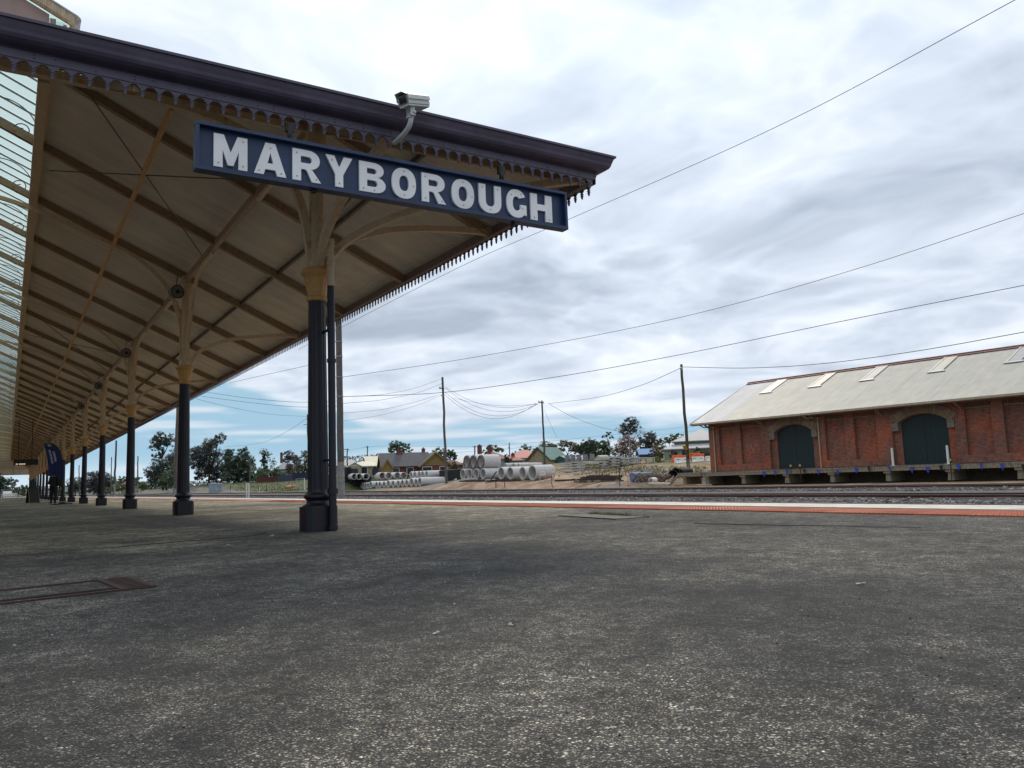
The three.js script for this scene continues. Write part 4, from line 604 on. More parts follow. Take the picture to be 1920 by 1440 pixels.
// ------------------------------------------------------------------ goods shed
{
  const ang = 4.632 * Math.PI / 180, t = thing('goods_shed', 'long red brick goods shed with green arched doors and a corrugated iron roof', 'goods shed', V3(45.83, 0, -44.34), ang);
  // local axes: z runs along the wall towards the viewer's side, -x faces the tracks
  const LEN = 46, WB = 0.42, WT = 4.14, doors = [7.37, 16.4, 25.4, 34.4], hw = 1.42, spring = 3.12, crown = 3.56;
  const tint = (g, seed) => { const p = g.attributes.position, c = new Float32Array(p.count * 3); for (let i = 0; i < p.count; i++) { const y = p.getY(i), z = p.getZ(i); const a = fbm(z * 0.55 + seed, y * 0.7 + 4, 4, 301), b = fbm(z * 0.4 + 9 + seed, y * 0.5, 3, 307); const red = sm(0.52, 0.66, a), dk = sm(0.45, 0.62, b); c.set([mix(0.92, 1.3, red) * mix(1, 0.82, dk), mix(1.0, 0.95, red) * mix(1, 0.85, dk), mix(1.05, 0.8, red) * mix(1, 0.9, dk)], i * 3); } g.setAttribute('color', new THREE.BufferAttribute(c, 3)); return g; };
  const sub = (x0, x1, z0, z1, y0, y1, holes) => { // wall slab with fine cells so that tone patches show
    const sh = new THREE.Shape(); sh.moveTo(z0, y0); sh.lineTo(z1, y0); sh.lineTo(z1, y1); sh.lineTo(z0, y1); sh.closePath(); for (const h of holes) sh.holes.push(h);
    return new THREE.ExtrudeGeometry(sh, { depth: x1 - x0, bevelEnabled: false }).applyMatrix4(M4().makeBasis(V3(0, 0, 1), V3(0, 1, 0), V3(1, 0, 0)).setPosition(x0, 0, 0));
  };
  const archPath = (c, w, y0, ys, yc) => { const p = new THREE.Path(); p.moveTo(c - w, y0); p.lineTo(c - w, ys); const n = 14; const sag = yc - ys, r = (w * w + sag * sag) / (2 * sag), a = Math.asin(w / r); for (let i = 1; i <= n; i++) { const q = -a + 2 * a * i / n; p.lineTo(c + Math.sin(q) * r, yc - r + Math.cos(q) * r); } p.lineTo(c + w, y0); p.closePath(); return p; };
  const rect = (a, b, y0, y1) => { const p = new THREE.Path(); p.moveTo(a, y0); p.lineTo(a, y1); p.lineTo(b, y1); p.lineTo(b, y0); p.closePath(); return p; };
  const panels = []; for (const d of doors) { panels.push([d + 2.5, d + 3.95], [d + 4.6, d + 6.12]); } panels.unshift([0.98, 2.45], [2.96, 4.75]);
  const densify = (g) => { // split faces so vertex tints have somewhere to sit
    g = strip(g); const out = [], P = g.attributes.position, stack = []; for (let i = 0; i < P.count; i += 3) stack.push([0, 1, 2].map((k) => V3().fromBufferAttribute(P, i + k)));
    while (stack.length) { const t3 = stack.pop(), e = [t3[0].distanceTo(t3[1]), t3[1].distanceTo(t3[2]), t3[2].distanceTo(t3[0])], m = Math.max(...e); if (m < 0.8) { t3.forEach((p) => out.push(p.x, p.y, p.z)); continue; } const k = e.indexOf(m), a = t3[k], b = t3[(k + 1) % 3], c = t3[(k + 2) % 3], h = a.clone().add(b).multiplyScalar(0.5); stack.push([a, h, c], [h, b, c]); }
    const r = new THREE.BufferGeometry(); r.setAttribute('position', new THREE.Float32BufferAttribute(out, 3)); r.computeVertexNormals(); r.setAttribute('uv', new THREE.BufferAttribute(new Float32Array(out.length / 3 * 2), 2)); return uvMetres(r); };
  const front = densify(sub(-0.0, 0.24, 0, LEN, WB, WT, [...doors.map((d) => archPath(d, hw + 0.5, WB + 0.001, spring + 0.0, crown + 0.12)), ...panels.map(([a, b]) => rect(a, b, 0.96, 3.92))]));
  part('front_wall', tint(front, 0), M.brick, t);
  const back = densify(sub(0.24, 0.5, 0.02, LEN - 0.02, WB, WT, doors.map((d) => archPath(d, hw, WB + 0.001, spring, crown)))); part('inner_wall', tint(back, 5), M.brick, t);
  for (const [z, far] of [[0.2, 0], [LEN - 0.2, 1]]) { const sh = new THREE.Shape(); sh.moveTo(0.5, -0.5); sh.lineTo(0.5, WT); sh.lineTo(6.5, 7.45); sh.lineTo(12.5, WT); sh.lineTo(12.5, -0.5); const g = densify(new THREE.ExtrudeGeometry(sh, { depth: 0.36, bevelEnabled: false }).translate(0, 0, z - 0.18)); part('gable_wall', tint(g, 3), M.brick, t); }
  const bw = densify(new THREE.BoxGeometry(0.4, 4.6, LEN).translate(12.3, 1.84, LEN / 2)); part('rear_wall', tint(bw, 7), M.brick, t);
  doors.forEach((d, di) => {
    // door leaves, boards each proud or recessed a little, under a segmental head
    const sag = crown - spring, r = (hw * hw + sag * sag) / (2 * sag), top = (x) => crown - r + Math.sqrt(r * r - x * x);
    for (const s of [-1, 1]) { const g = new MB(), R = rng(di * 7 + s + 9); for (let k = 0; k < 9; k++) { const a = 0.01 + k * (hw - 0.01) / 9, b = a + (hw - 0.01) / 9 - 0.008, x0 = s > 0 ? a : -b, x1 = s > 0 ? b : -a; g.poly([[d + x0, WB + 0.03], [d + x1, WB + 0.03], [d + x1, top(x1)], [d + (x0 + x1) / 2, top((x0 + x1) / 2)], [d + x0, top(x0)]], 0.05, M4().makeBasis(V3(0, 0, 1), V3(0, 1, 0), V3(1, 0, 0)).setPosition(0.30 + R() * 0.006, 0, 0)); } g.box(0.02, WT - 1.2, 0.01, 0.345, 1.9, d + s * hw / 2); g.build('door_leaf', M.doorGreen, t); }
    // buff brick arch, voussoir by voussoir
    const ri = r + 0.02, ro = r + 0.56, cy = crown - r + 0.02, a0 = Math.asin((hw + 0.42) / (r + 0.3)), n = 46; const vs = [mat([0.36, 0.26, 0.165], 0.9, { map: T.grain }), mat([0.32, 0.215, 0.13], 0.9, { map: T.grain }), mat([0.40, 0.30, 0.20], 0.9, { map: T.grain })], R = rng(di + 40);
    for (let i = 0; i < n; i++) { const q0 = mix(-a0, a0, i / n) + 0.003, q1 = mix(-a0, a0, (i + 1) / n) - 0.003; new MB().poly([[d + Math.sin(q0) * ri, cy + Math.cos(q0) * ri], [d + Math.sin(q0) * ro, cy + Math.cos(q0) * ro], [d + Math.sin(q1) * ro, cy + Math.cos(q1) * ro], [d + Math.sin(q1) * ri, cy + Math.cos(q1) * ri]], 0.27, M4().makeBasis(V3(0, 0, 1), V3(0, 1, 0), V3(1, 0, 0)).setPosition(-0.025 + R() * 0.012, 0, 0)).build('brick', vs[Math.floor(R() * 3)], t); }
    const hood = new MB(); for (let i = 0; i < 24; i++) { const q0 = mix(-a0, a0, i / 24) * 1.02, q1 = mix(-a0, a0, (i + 1) / 24) * 1.02; hood.poly([[d + Math.sin(q0) * ro, cy + Math.cos(q0) * ro], [d + Math.sin(q0) * (ro + 0.07), cy + Math.cos(q0) * (ro + 0.07)], [d + Math.sin(q1) * (ro + 0.07), cy + Math.cos(q1) * (ro + 0.07)], [d + Math.sin(q1) * ro, cy + Math.cos(q1) * ro]], 0.1, M4().makeBasis(V3(0, 0, 1), V3(0, 1, 0), V3(1, 0, 0)).setPosition(-0.055, 0, 0)); } hood.build('hood_mould', M.stone, t);
    for (const s of [-1, 1]) new MB().box(0.26, 0.5, 0.42, 0.10, spring - 0.26, d + s * (hw + 0.27)).build('impost', M.stone, t);
  });
  // dentilled heads over the wall panels
  for (const [a, b] of panels) { const g = new MB().box(0.1, 0.085, b - a, 0.17, 3.70, (a + b) / 2); for (let z = a + 0.08; z < b - 0.05; z += 0.15) g.box(0.13, 0.09, 0.075, 0.16, 3.83, z); g.build('panel_dentils', M.buff, t); }
  // roof: corrugated sheets, eave gutter, ridge cap, verge, rooflights
  const ex = -1.05, ey = 4.20, rx = 6.5, ry = 7.66, sl = (ry - ey) / (rx - ex), z0 = -0.85, PITCH = 0.1, SH = 3.04;
  const rights = [[2.75, 1], [7.0, 0], [11.05, 2], [15.8, 0], [20.4, 2], [25.2, 1], [29.6, 0], [34, 2]];
  for (let k = 0, z = z0; z < LEN + 0.8; k++, z += SH) {
    const n = 30 * 4, pos = [], idx = [], uv = []; for (let i = 0; i <= n; i++) { const zz = z + SH * i / n, w = 0.012 * Math.cos(zz / PITCH * 6.283); for (const x of [ex, rx]) { pos.push(x, ey + sl * (x - ex) + w, zz); uv.push(zz, x); } }
    for (let i = 0; i < n; i++) idx.push(i * 2, i * 2 + 1, i * 2 + 2, i * 2 + 1, i * 2 + 3, i * 2 + 2);
    const g = new THREE.BufferGeometry(); g.setAttribute('position', new THREE.Float32BufferAttribute(pos, 3)); g.setAttribute('uv', new THREE.Float32BufferAttribute(uv, 2)); g.setIndex(idx); g.computeVertexNormals();
    part('roof_sheet', g, k === 0 ? M.zincNew : M.zinc, t);
  }
  new MB().bar(V3(rx + 0.05, ry - 0.02, LEN / 2), V3(14, ry - 3.5, LEN / 2), LEN + 1.7, 0.03).build('rear_roof', M.zinc, t);
  new MB().cyl(0.09, 0.09, LEN + 1.7, rx, ry + 0.03, LEN / 2, 10, Math.PI / 2).bar(V3(rx, ry + 0.05, LEN / 2), V3(rx - 0.3, ry - 0.08, LEN / 2), LEN + 1.7, 0.015).build('ridge_cap', M.redOxide, t);
  for (const [z, k] of rights) { const a = 3.75, b = 6.15; new MB().bar(V3(a, ey + sl * (a - ex) + 0.05, z), V3(b, ey + sl * (b - ex) + 0.05, z), 0.75, 0.03, V3(-sl, 1, 0).normalize()).build('rooflight', [M.zinc, M.skyGlass, M.zincOld][k], t); new MB().bar(V3(a, ey + sl * (a - ex) + 0.07, z - 0.42), V3(b, ey + sl * (b - ex) + 0.07, z - 0.42), 0.1, 0.04, V3(-sl, 1, 0).normalize()).box(0.2, 0.04, 1.1, a - 0.02, ey + sl * (a - ex) + 0.05, z, 0, 0, Math.atan(sl)).build('rooflight_flashing', M.skyGlass, t); }
  new MB().box(0.16, 0.12, LEN + 1.6, ex - 0.07, ey - 0.08, LEN / 2).build('eave_gutter', M.trim, t); new MB().box(0.04, 0.20, LEN + 1.5, ex + 0.04, ey - 0.1, LEN / 2).build('fascia_board', M.timberPale, t);
  new MB().bar(V3(ex, ey - 0.07, z0 + 0.02), V3(rx, ry - 0.09, z0 + 0.02), 0.05, 0.2, V3(-sl, 1, 0).normalize()).build('barge_board', M.trim, t);
  new MB().bar(V3(ex, ey - 0.1, LEN / 2), V3(0, ey - 0.06, LEN / 2), LEN + 1.2, 0.02).build('eave_lining', M.timber, t);
  for (const z of [0.4, 5.1, 9.4, 14.0, 18.8, 23.0, 28, 32.5]) new MB().bar(V3(ex + 0.1, ey - 0.15, z + 0.0), V3(-0.03, 3.62, z), 0.1, 0.1).build('eave_strut', M.timberPale, t);
  for (const z of [0.55, 9.45, 27.5]) { new MB().tube([V3(ex - 0.02, ey - 0.16, z - 0.5), V3(-0.7, ey - 0.35, z - 0.35), V3(-0.15, 3.9, z - 0.05), V3(-0.09, 3.82, z)], 0.05, 14, 8).cyl(0.05, 0.05, 3.4, -0.08, 2.12, z, 10).box(0.16, 0.14, 0.18, -0.09, 3.85, z).build('downpipe', M.pipeTrim, t); }
  // chalk marks on one panel
  new MB().box(0.004, 0.62, 0.03, 0.234, 2.2, 3.35, 0.05).box(0.004, 0.75, 0.03, 0.234, 2.15, 3.72, -0.42).box(0.004, 0.03, 0.3, 0.234, 2.3, 4.15).box(0.004, 0.4, 0.02, 0.234, 2.1, 4.3).build('chalk_marks', mat([0.42, 0.32, 0.3], 0.95), t);
  // loading deck on piers
  const dk = thing('loading_deck', 'weathered timber and concrete loading deck on piers along the goods shed', 'loading deck', V3(45.83, 0, -44.34), ang), R = rng(61);
  for (let z = -1.5; z < LEN; z += 2.6) new MB().box(2.15, 0.10, 2.58, -1.05, 0.40 + R() * 0.012, z + 1.3).build('deck_slab', M.deck, dk);
  for (let z = -1.45; z < LEN; z += 2.6) new MB().box(0.12, 0.21, 2.57, -2.07 + R() * 0.02, 0.265 + R() * 0.015, z + 1.3, (R() - 0.5) * 0.008).build('edge_beam', M.deck, dk);
  for (const z of [-0.97, 1.19, 4.44, 8.0, 11.34, 15.04, 18.69, 22.3, 26, 29.7, 33.4]) { const p = new MB().poly([[-0.17, -0.45], [0.17, -0.45], [0.13, 0.0], [0.13, 0.02], [-0.13, 0.02], [-0.13, 0.0]], 1.7, M4().makeBasis(V3(0, 0, 1), V3(0, 1, 0), V3(1, 0, 0)).setPosition(-1.95, 0, z)); p.build('pier', M.deck, dk); new MB().box(2.0, 0.13, 0.46, -1.06, 0.085, z).build('corbel', M.deck, dk); }
  new MB().bar(V3(-2.02, 0.3, -1.5), V3(-2.02, -0.45, -2.5), 0.16, 0.09, V3(1, 0, 0)).build('brace', M.timberPale, dk);
  new MB().box(0.2, 1.2, LEN, 0.1, -0.1, LEN / 2).build('back_wall', M.kerbGap, dk);
  // white plastic posts beside the second door, star pickets with the bunting rope and flags
  for (const [z, l] of [[14.62, 'first white post beside the second green door, on the side of the rusty panel'], [17.95, 'second white post beside the second green door, near the worn red brickwork']]) { const p = thing('white_post', l, 'post', V3(45.83, 0, -44.34).add(V3(-0.45, 0.45, z).applyAxisAngle(V3(0, 1, 0), ang)), ang); new MB().cyl(0.075, 0.07, 1.1, 0, 0.56, 0, 12).build('tube', M.whitePlastic, p); new MB().box(0.3, 0.03, 0.3, 0, 0.012, 0).build('foot', M.whitePlastic, p); }
  const bt = thing('bunting', 'rope of small blue triangular flags strung along the loading deck edge', 'bunting', V3(45.83, 0, -44.34), ang);
  const rope = []; for (let z = 0; z < 26; z += 0.8) rope.push(V3(-2.22, 0.36 + 0.16 * Math.abs(Math.sin(z * 0.55)) - 0.06, z)); new MB().tube(rope, 0.008, 160, 4).build('rope', M.wire, bt);
  for (let z = 6.4, k = 0; z < 26; z += mix(0.75, 1.45, R()), k++) { const y = 0.36 + 0.16 * Math.abs(Math.sin(z * 0.55)) - 0.07, w = 0.13; new MB().poly([[-w, 0], [w, 0], [0.02, -0.38]], 0.006, M4().makeRotationFromEuler(E3(0, -Math.PI / 2 + (R() - 0.5) * 1.1, 0)).setPosition(-2.24, y, z)).build('flag', k % 4 === 3 ? M.navy : M.blueFlag, bt); }
  for (const [z, l] of [[9.3, 'yellow capped picket at the deck edge by the first green door, nearer the downpipe'], [8.6, 'yellow capped picket at the deck edge by the first green door, nearer its middle'], [18.9, 'yellow capped picket at the deck edge past the second green door'], [0.95, 'pale capped picket near the open end of the loading deck']]) { const p = thing('star_picket', l, 'picket', V3(45.83, 0, -44.34).add(V3(-2.3, -0.42, z).applyAxisAngle(V3(0, 1, 0), ang)), ang); new MB().box(0.05, 1.1, 0.015, 0, 0.55, 0).box(0.015, 1.1, 0.05, 0.012, 0.549, 0).build('stake', M.rust, p); new MB().cyl(0.07, 0.06, 0.14, 0, 1.12, 0, 10).build('cap', M.yellow, p); }
}

// ------------------------------------------------------------------ poles and wires
function pole(label, u, vBase, D, uTop, vTop, w0, w1, o = {}) {
  const b = o.bed ? (() => { const p = at(u, vBase, D); p.y = BED; return p; })() : gp(u, vBase, D), tip = at(uTop, vTop, D), t = thing('power_pole', label, 'pole', b, 0, 'poles standing in the rail yard and streets'); b.y -= 0.0;
  const r0 = w0 / 2 / pxm(D), r1 = w1 / 2 / pxm(D), q = tip.clone().sub(b), n = 9, R = rng(Math.round(u * 3)), pts = []; for (let i = 0; i <= n; i++) { const k = i / n; pts.push(V3(q.x * k + (R() - 0.5) * r0 * (w0 > 10 ? 0.15 : 0.7) * (i % n ? 1 : 0), q.y * k, q.z * k)); }
  const wh = o.white || 0, g = new MB(), gw = new MB(); g.rod(V3(0, -0.6, 0), pts[0], r0, r0, 10); for (let i = 0; i < n; i++) { const a = i / n, c = (i + 1) / n; g.rod(pts[i], pts[i + 1], mix(r0, r1, a), mix(r0, r1, c), 10); }
  g.build('post', o.m || M.pole, t);
  if (wh) { const d = q.clone().multiplyScalar(wh / q.y); gw.rod(V3(0, -0.2, 0), d, r0 * 1.06, mix(r0, r1, wh / q.y) * 1.06, 12); gw.build('painted_base', M.whitewash, t); }
  for (const [h, w, yaw] of o.arms || []) { const c = q.clone().multiplyScalar((q.y - h) / q.y), d = V3(Math.sin(yaw), 0, Math.cos(yaw)); new MB().bar(c.clone().addScaledVector(d, -w / 2).add(V3(-r0, 0, 0)), c.clone().addScaledVector(d, w / 2).add(V3(-r0, 0, 0)), 0.11, 0.11).build('cross_arm', M.pole, t); const ins = new MB(); for (const k of [-0.45, -0.2, 0.2, 0.45]) { const e = c.clone().addScaledVector(d, w * k); ins.cyl(0.045, 0.03, 0.16, e.x - r0, e.y + 0.13, e.z, 8); } ins.build('insulators', M.putty, t); }
  if (o.lamp) { const [h, len, yaw] = o.lamp, c = q.clone().multiplyScalar((q.y - h) / q.y), d = V3(Math.sin(yaw), 0.12, Math.cos(yaw)); new MB().rod(c, c.clone().addScaledVector(d, len), 0.03).build('lamp_arm', M.putty, t); const e = c.clone().addScaledVector(d, len + 0.25); new MB().add(new THREE.SphereGeometry(1, 12, 8), M4().makeRotationY(yaw).multiply(M4().makeScale(0.13, 0.08, 0.36)).setPosition(e.x, e.y, e.z)).build('lamp_head', M.putty, t); }
  if (o.bands) for (const v of o.bands) { const k = (vBase - v) / (vBase - vTop), c = q.clone().multiplyScalar(k); new MB().cyl(r0 * 1.05, r0 * 1.05, 0.05, c.x, c.y, c.z, 12).cyl(r0 * 1.08, r0 * 1.08, 0.012, c.x, c.y + 0.02, c.z, 12).build('band', M.zincNew, t); }
  return t;
}
const acr = 0.56;   // across the view
pole('stout grey wooden pole with whitewashed foot right behind the first column', 640, 944, 50, 634, 555, 13, 11, { bed: 1, white: 2.55, bands: [641, 669, 708, 744] });
pole('tall dark wooden pole with whitewashed foot beside the second column', 327, 938, 82, 334, 735, 7.5, 5, { bed: 1, white: 1.3 });
pole('tall pole with short cross arm and lamp behind the small concrete pipes', 837.5, 906, 95, 829.5, 707, 5, 4, { arms: [[1.35, 1.1, acr + 1.57]], lamp: [2.3, 0.35, acr - 1.3] });
pole('slim grey pole with a wide cross arm behind the large concrete pipes', 1022, 874, 100, 1016, 751, 4.2, 3, { arms: [[0.25, 1.6, acr + 1.57]], m: M.poleGreen });
pole('greenish pole with white painted foot and lamp beside the goods shed', 1292, 892, 66, 1277.5, 683, 6.6, 4.6, { m: M.poleGreen, white: 1.35, lamp: [0.5, 0.45, acr - 1.4] });
pole('grey pole with small lamp standing left behind the first column', 580, 922, 120, 577, 777, 4.4, 3.4, { lamp: [1.6, 0.5, acr - 1.5] });
pole('pale green pole with whitish foot between the third and fourth columns', 213.5, 935, 130, 218, 826, 4, 3, { bed: 1, white: 2.4, m: M.poleGreen });
pole('thin pole standing behind the bank beside the third column', 258, 919, 205, 258.5, 855, 2.6, 2, { white: 1.6 });
pole('thin lamp post in front of the dense green trees', 468.5, 907, 178, 469, 855, 2.2, 1.7, { lamp: [1.2, 0.7, acr - 1.5] });
pole('thin white post between the fourth and fifth columns', 149, 932, 150, 148.5, 872, 2.4, 1.6, { bed: 1 });
pole('slender pole close beside the pale green pole', 208, 928, 190, 209, 857, 2, 1.6);
pole('cross armed street pole above the cream roofs', 651, 884, 165, 651, 841, 2.6, 2, { arms: [[0.2, 1.8, acr + 1.57]], m: M.poleGreen });
pole('street pole with double arms against the far treeline', 689, 868, 190, 689, 836, 2.2, 1.8, { arms: [[0.3, 1.2, acr + 1.57], [2.6, 1.0, acr + 1.57]], m: M.poleGreen });
pole('street pole with cross arm behind the raised concrete pipes', 890, 866, 180, 890.5, 836, 2.6, 2.2, { arms: [[0.25, 1.4, acr + 1.57]], m: M.poleGreen });
pole('street pole behind the pinkish roofed house', 955.5, 866, 185, 955, 830, 2.2, 1.8, { arms: [[1.2, 0.8, acr + 1.57]], m: M.poleGreen });
pole('pale bare pole in front of the rusty brown tree', 1181, 863, 125, 1179.5, 812, 2.4, 1.8, { m: M.whitewash });
function wire(label, pts, r = 0.012) {   // each point: picture place and distance
  const P = pts.map(([u, v, D]) => at(u, v, D)), t = new MB().tube(P, r, 60, 5).build('overhead_wire', M.wire, scene); tag(t, label, 'wire', 'wires over the rail yard');
}
wire('long wire rising from behind the canopy corner to the top of the sky', [[560, 655, 60], [880, 492, 48], [1060, 414, 42], [1480, 226, 32], [1925, -12, 24]], 0.013);
wire('sagging wire from the stout pole across the open sky above the others', [[636, 708, 50], [900, 668, 46], [1280, 594, 41], [1600, 506, 37], [1930, 397, 34]], 0.013);
wire('heavy wire from the stout pole past the tall pole toward the shed roof', [[636, 744, 50], [829, 736, 52], [1060, 704, 49], [1280, 664, 46], [1600, 598, 42], [1930, 533, 39]], 0.018);
wire('twisted cable from the greenish pole over the goods shed roof', [[1279, 688, 66], [1400, 690, 62], [1540, 682, 57], [1720, 658, 52], [1935, 620, 47]], 0.024);
wire('service wire between the wide armed pole and the greenish pole', [[1028, 757, 100], [1120, 745, 92], [1200, 723, 80], [1277, 690, 66]], 0.022);
wire('slack wire falling from the wide armed pole toward the brown trees', [[1030, 758, 100], [1075, 782, 108], [1130, 802, 118], [1172, 810, 128]], 0.022);
wire('thin stay wire leaning from the wide armed pole to the stone house', [[1020, 768, 100], [1032, 795, 106], [1045, 822, 112]], 0.014);
const sag = (a, m, b) => { const P = []; for (let i = 0; i <= 10; i++) { const k = i / 10; P.push([mix(a[0], b[0], k), mix(a[1], b[1], k) + m * 4 * k * (1 - k), mix(95, 100, k)]); } return P; };
wire('topmost of the sagging wires between tall pole and wide armed pole', sag([835, 726, 95], 20.5, [1006, 756, 100]), 0.018);
wire('second sagging wire from the top between tall pole and wide armed pole', sag([835, 728, 95], 27.5, [1008, 757, 100]), 0.018);
wire('third sagging wire from the top between tall pole and wide armed pole', sag([834, 735, 95], 33, [1009, 757, 100]), 0.018);
wire('lowest of the sagging wires between tall pole and wide armed pole', sag([834, 740, 95], 36, [1005, 757, 100]), 0.018);
wire('flat wire running from the sagging bunch to the wide armed pole', [[850, 746, 95], [890, 755, 97], [950, 761, 98], [1012, 757, 100]], 0.016);
wire('upper wire between stout pole and tall pole top', [[638, 744, 60], [720, 739, 76], [780, 727, 88], [829, 710, 95]], 0.016);
wire('wire just under the top one between stout pole and tall pole', [[638, 757, 60], [720, 749, 76], [790, 734, 90], [829, 719, 95]], 0.016);
wire('wire dropping from tall pole cross arm toward the stout pole', [[640, 775, 70], [720, 767, 80], [785, 752, 90], [823, 740, 95]], 0.016);
wire('lowest wire from tall pole lamp toward the stout pole', [[640, 790, 75], [720, 777, 82], [790, 757, 90], [825, 742, 95]], 0.014);
wire('wire from the stout pole to the canopy edge by the second column', [[632, 672, 50], [582, 684, 52], [510, 700, 56], [430, 718, 62]], 0.013);
wire('upper of three slack wires crossing behind the first column', [[632, 752, 50], [560, 754, 54], [470, 747, 60], [385, 735, 66]], 0.014);
wire('middle of three slack wires crossing behind the first column', [[632, 762, 50], [560, 763, 54], [470, 755, 60], [378, 743, 66]], 0.014);
wire('slack wire running from the canopy edge to the grey lamp pole', [[577, 781, 120], [510, 777, 108], [430, 763, 92], [368, 748, 80]], 0.018);
wire('drooping wire from the grey lamp pole toward the tall gum trees', [[577, 783, 120], [540, 808, 130], [490, 830, 150], [420, 838, 175]], 0.02);
wire('distant street wire over the houses', [[640, 848, 190], [690, 838, 190], [890, 837, 182], [1010, 829, 185], [1180, 812, 190], [1330, 796, 195]], 0.022);
wire('second distant street wire just under the other', [[640, 856, 190], [800, 852, 190], [955, 841, 185], [1180, 822, 190], [1330, 805, 195]], 0.02);

// ------------------------------------------------------------------ concrete pipes: all lie with their axis across the tracks
const ringG = (ro, ri, len) => new MB().lathe([[ri, 0], [ro * 0.985, 0], [ro, 0.02], [ro, len - 0.02], [ro * 0.985, len], [ri, len], [ri, 0]], 0, 0, 0, 26).geo().applyMatrix4(M4().makeRotationZ(-Math.PI / 2));
function pipe(label, p, ro, len, group, o = {}) {
  const t = thing('concrete_pipe', label, 'pipe', p, (o.turn || 0), group); part('barrel', o.geo || ringG(ro, ro * (o.wall || 0.83), len), M.concrete, t);
  if (o.spigot) { const s = new MB().lathe([[ro * 0.84, -0.12], [ro * 0.93, -0.12], [ro * 0.93, 0.01]], 0, 0, 0, 26).geo().applyMatrix4(M4().makeRotationZ(-Math.PI / 2)); part('joint_end', s, mat([0.16, 0.12, 0.11], 0.9), t); }
  if (o.band) part('joint_band', new MB().cyl(ro * 1.02, ro * 1.02, 0.12, len * 0.52, 0, 0, 26, 0, 0, Math.PI / 2).geo(), M.concrete, t);
  return t;
}
{
  const ord = ['nearest', 'second', 'third', 'fourth', 'fifth', 'sixth', 'seventh', 'eighth', 'ninth', 'tenth', 'eleventh', 'twelfth', 'thirteenth', 'fourteenth', 'fifteenth', 'sixteenth', 'farthest'];
  const S0 = gp(787, 911.5, 97), us = [787, 780, 771.5, 762.5, 754.5, 746.5, 737, 728, 720, 712, 706, 699.5, 695, 690, 685.5, 681.5, 678.5];
  const xS = S0.x, small = ringG(0.5, 0.4, 2.45), R = rng(15);
  us.forEach((u, i) => { const r = ray(u, 911.5), p = r.multiplyScalar((xS + (i > 2 ? R() * 0.5 : 0)) / r.x).add(V3(0, EYE, 0)); const ro = 0.47 + (i % 5 === 2 || i === 0 ? 0.06 : 0) + R() * 0.02; const y = at(u, 911.6 + (787 - u) * 0.055, 97 * (p.z / S0.z)).y; if (i % 4 === 0) GP.push([p.x, y, p.z]); pipe(`small concrete pipe on the ground, ${ord[i]} along the long row of seventeen`, V3(p.x, y + ro, p.z), ro, i === 0 ? 2.4 : 2.45, 'small concrete pipes in a long row', { wall: 0.8, geo: ringG(ro, ro * 0.8, 2.45) });
    if (i === 0) pipe('small concrete pipe lying end to end behind the nearest of the long row', V3(p.x + 2.5, y + ro, p.z - 0.1), ro * 0.98, 2.4, 'small concrete pipes in a long row', { geo: ringG(ro * 0.98, ro * 0.8, 2.4) }); });
  [[799.5, 'nearest'], [792, 'second'], [786, 'third'], [777.5, 'fourth'], [770.5, 'farthest']].forEach(([u, w]) => { const r = ray(u, 892), p = r.multiplyScalar((xS + 2.0) / r.x).add(V3(0, EYE, 0)); pipe(`small concrete pipe stacked up on the long row, ${w} of five`, V3(p.x, S0.y + 1.42, p.z), 0.46, 3.6, 'small pipes stacked on the long row', { wall: 0.8 }); });
  [[660, 'first from the stout pole'], [668.5, 'second from the stout pole'], [682, 'third from the stout pole'], [712, 'fourth from the stout pole'], [724, 'fifth from the stout pole'], [740, 'sixth from the stout pole'], [752, 'last, nearest the stacked five']].forEach(([u, w], i) => { const D = 112, p = at(u + 5, 893.5 - (i > 2 ? 1.5 : 0), D); pipe(`medium concrete pipe facing the tracks behind the long row, ${w}`, p, 0.44 + (i > 2 ? 0.06 : 0), 2.4, 'medium pipes behind the long row', { turn: acr + 0.9, wall: 0.86 }); });
  const foot = gp(906, 900, 86), xB = foot.x;
  const on = (u, v, X) => { const r = ray(u, v); return r.multiplyScalar(X / r.x).add(V3(0, EYE, 0)); };
  [[905.5, 'nearest', 3.2], [892.5, 'second', 2.5], [880, 'third', 2.5], [867.5, 'farthest', 2.5]].forEach(([u, w, len]) => { const p = on(u, 888.5 + (905 - u) * 0.02, xB); pipe(`large concrete pipe in the bottom tier of the stacked heap, ${w} of four`, p, 0.6, len, 'large pipes stacked two high', { wall: 0.84 }); });
  [[902.5, 'nearest', 2.05], [888.5, 'second', 2.4], [876, 'farthest', 2.4]].forEach(([u, w, len]) => { const p = on(u, 865.5 + (902 - u) * 0.02, xB + 0.15); pipe(`large concrete pipe with dark rim, top tier, ${w} of three`, p, 0.76, len, 'large pipes stacked two high', { wall: 0.86, spigot: 1 }); });
  const f2 = gp(999, 901.5, 78); [[998, 'nearest and widest of four', 2.25, 0.76], [979.5, 'second of four', 2.5, 0.66], [956.5, 'third of four', 2.5, 0.66], [939.5, 'fourth of four, under the leaning plank', 2.5, 0.66]].forEach(([u, w, len, ro]) => { const p = on(u, u > 990 ? 886.5 : 887.5, f2.x + 0.1); pipe(`large ground pipe before the green roofed house, ${w}`, p, ro, len, 'large pipes lying in a row', { wall: 0.84, band: u > 990 }); });
  [[945, 'first'], [960, 'second'], [969, 'third']].forEach(([u, w]) => { pipe(`slim concrete pipe stored behind the large row, ${w} of three`, at(u + 3, 873, 105), 0.33, 3.4, 'slim pipes behind the large ones', { turn: -0.1, wall: 0.72 }); });
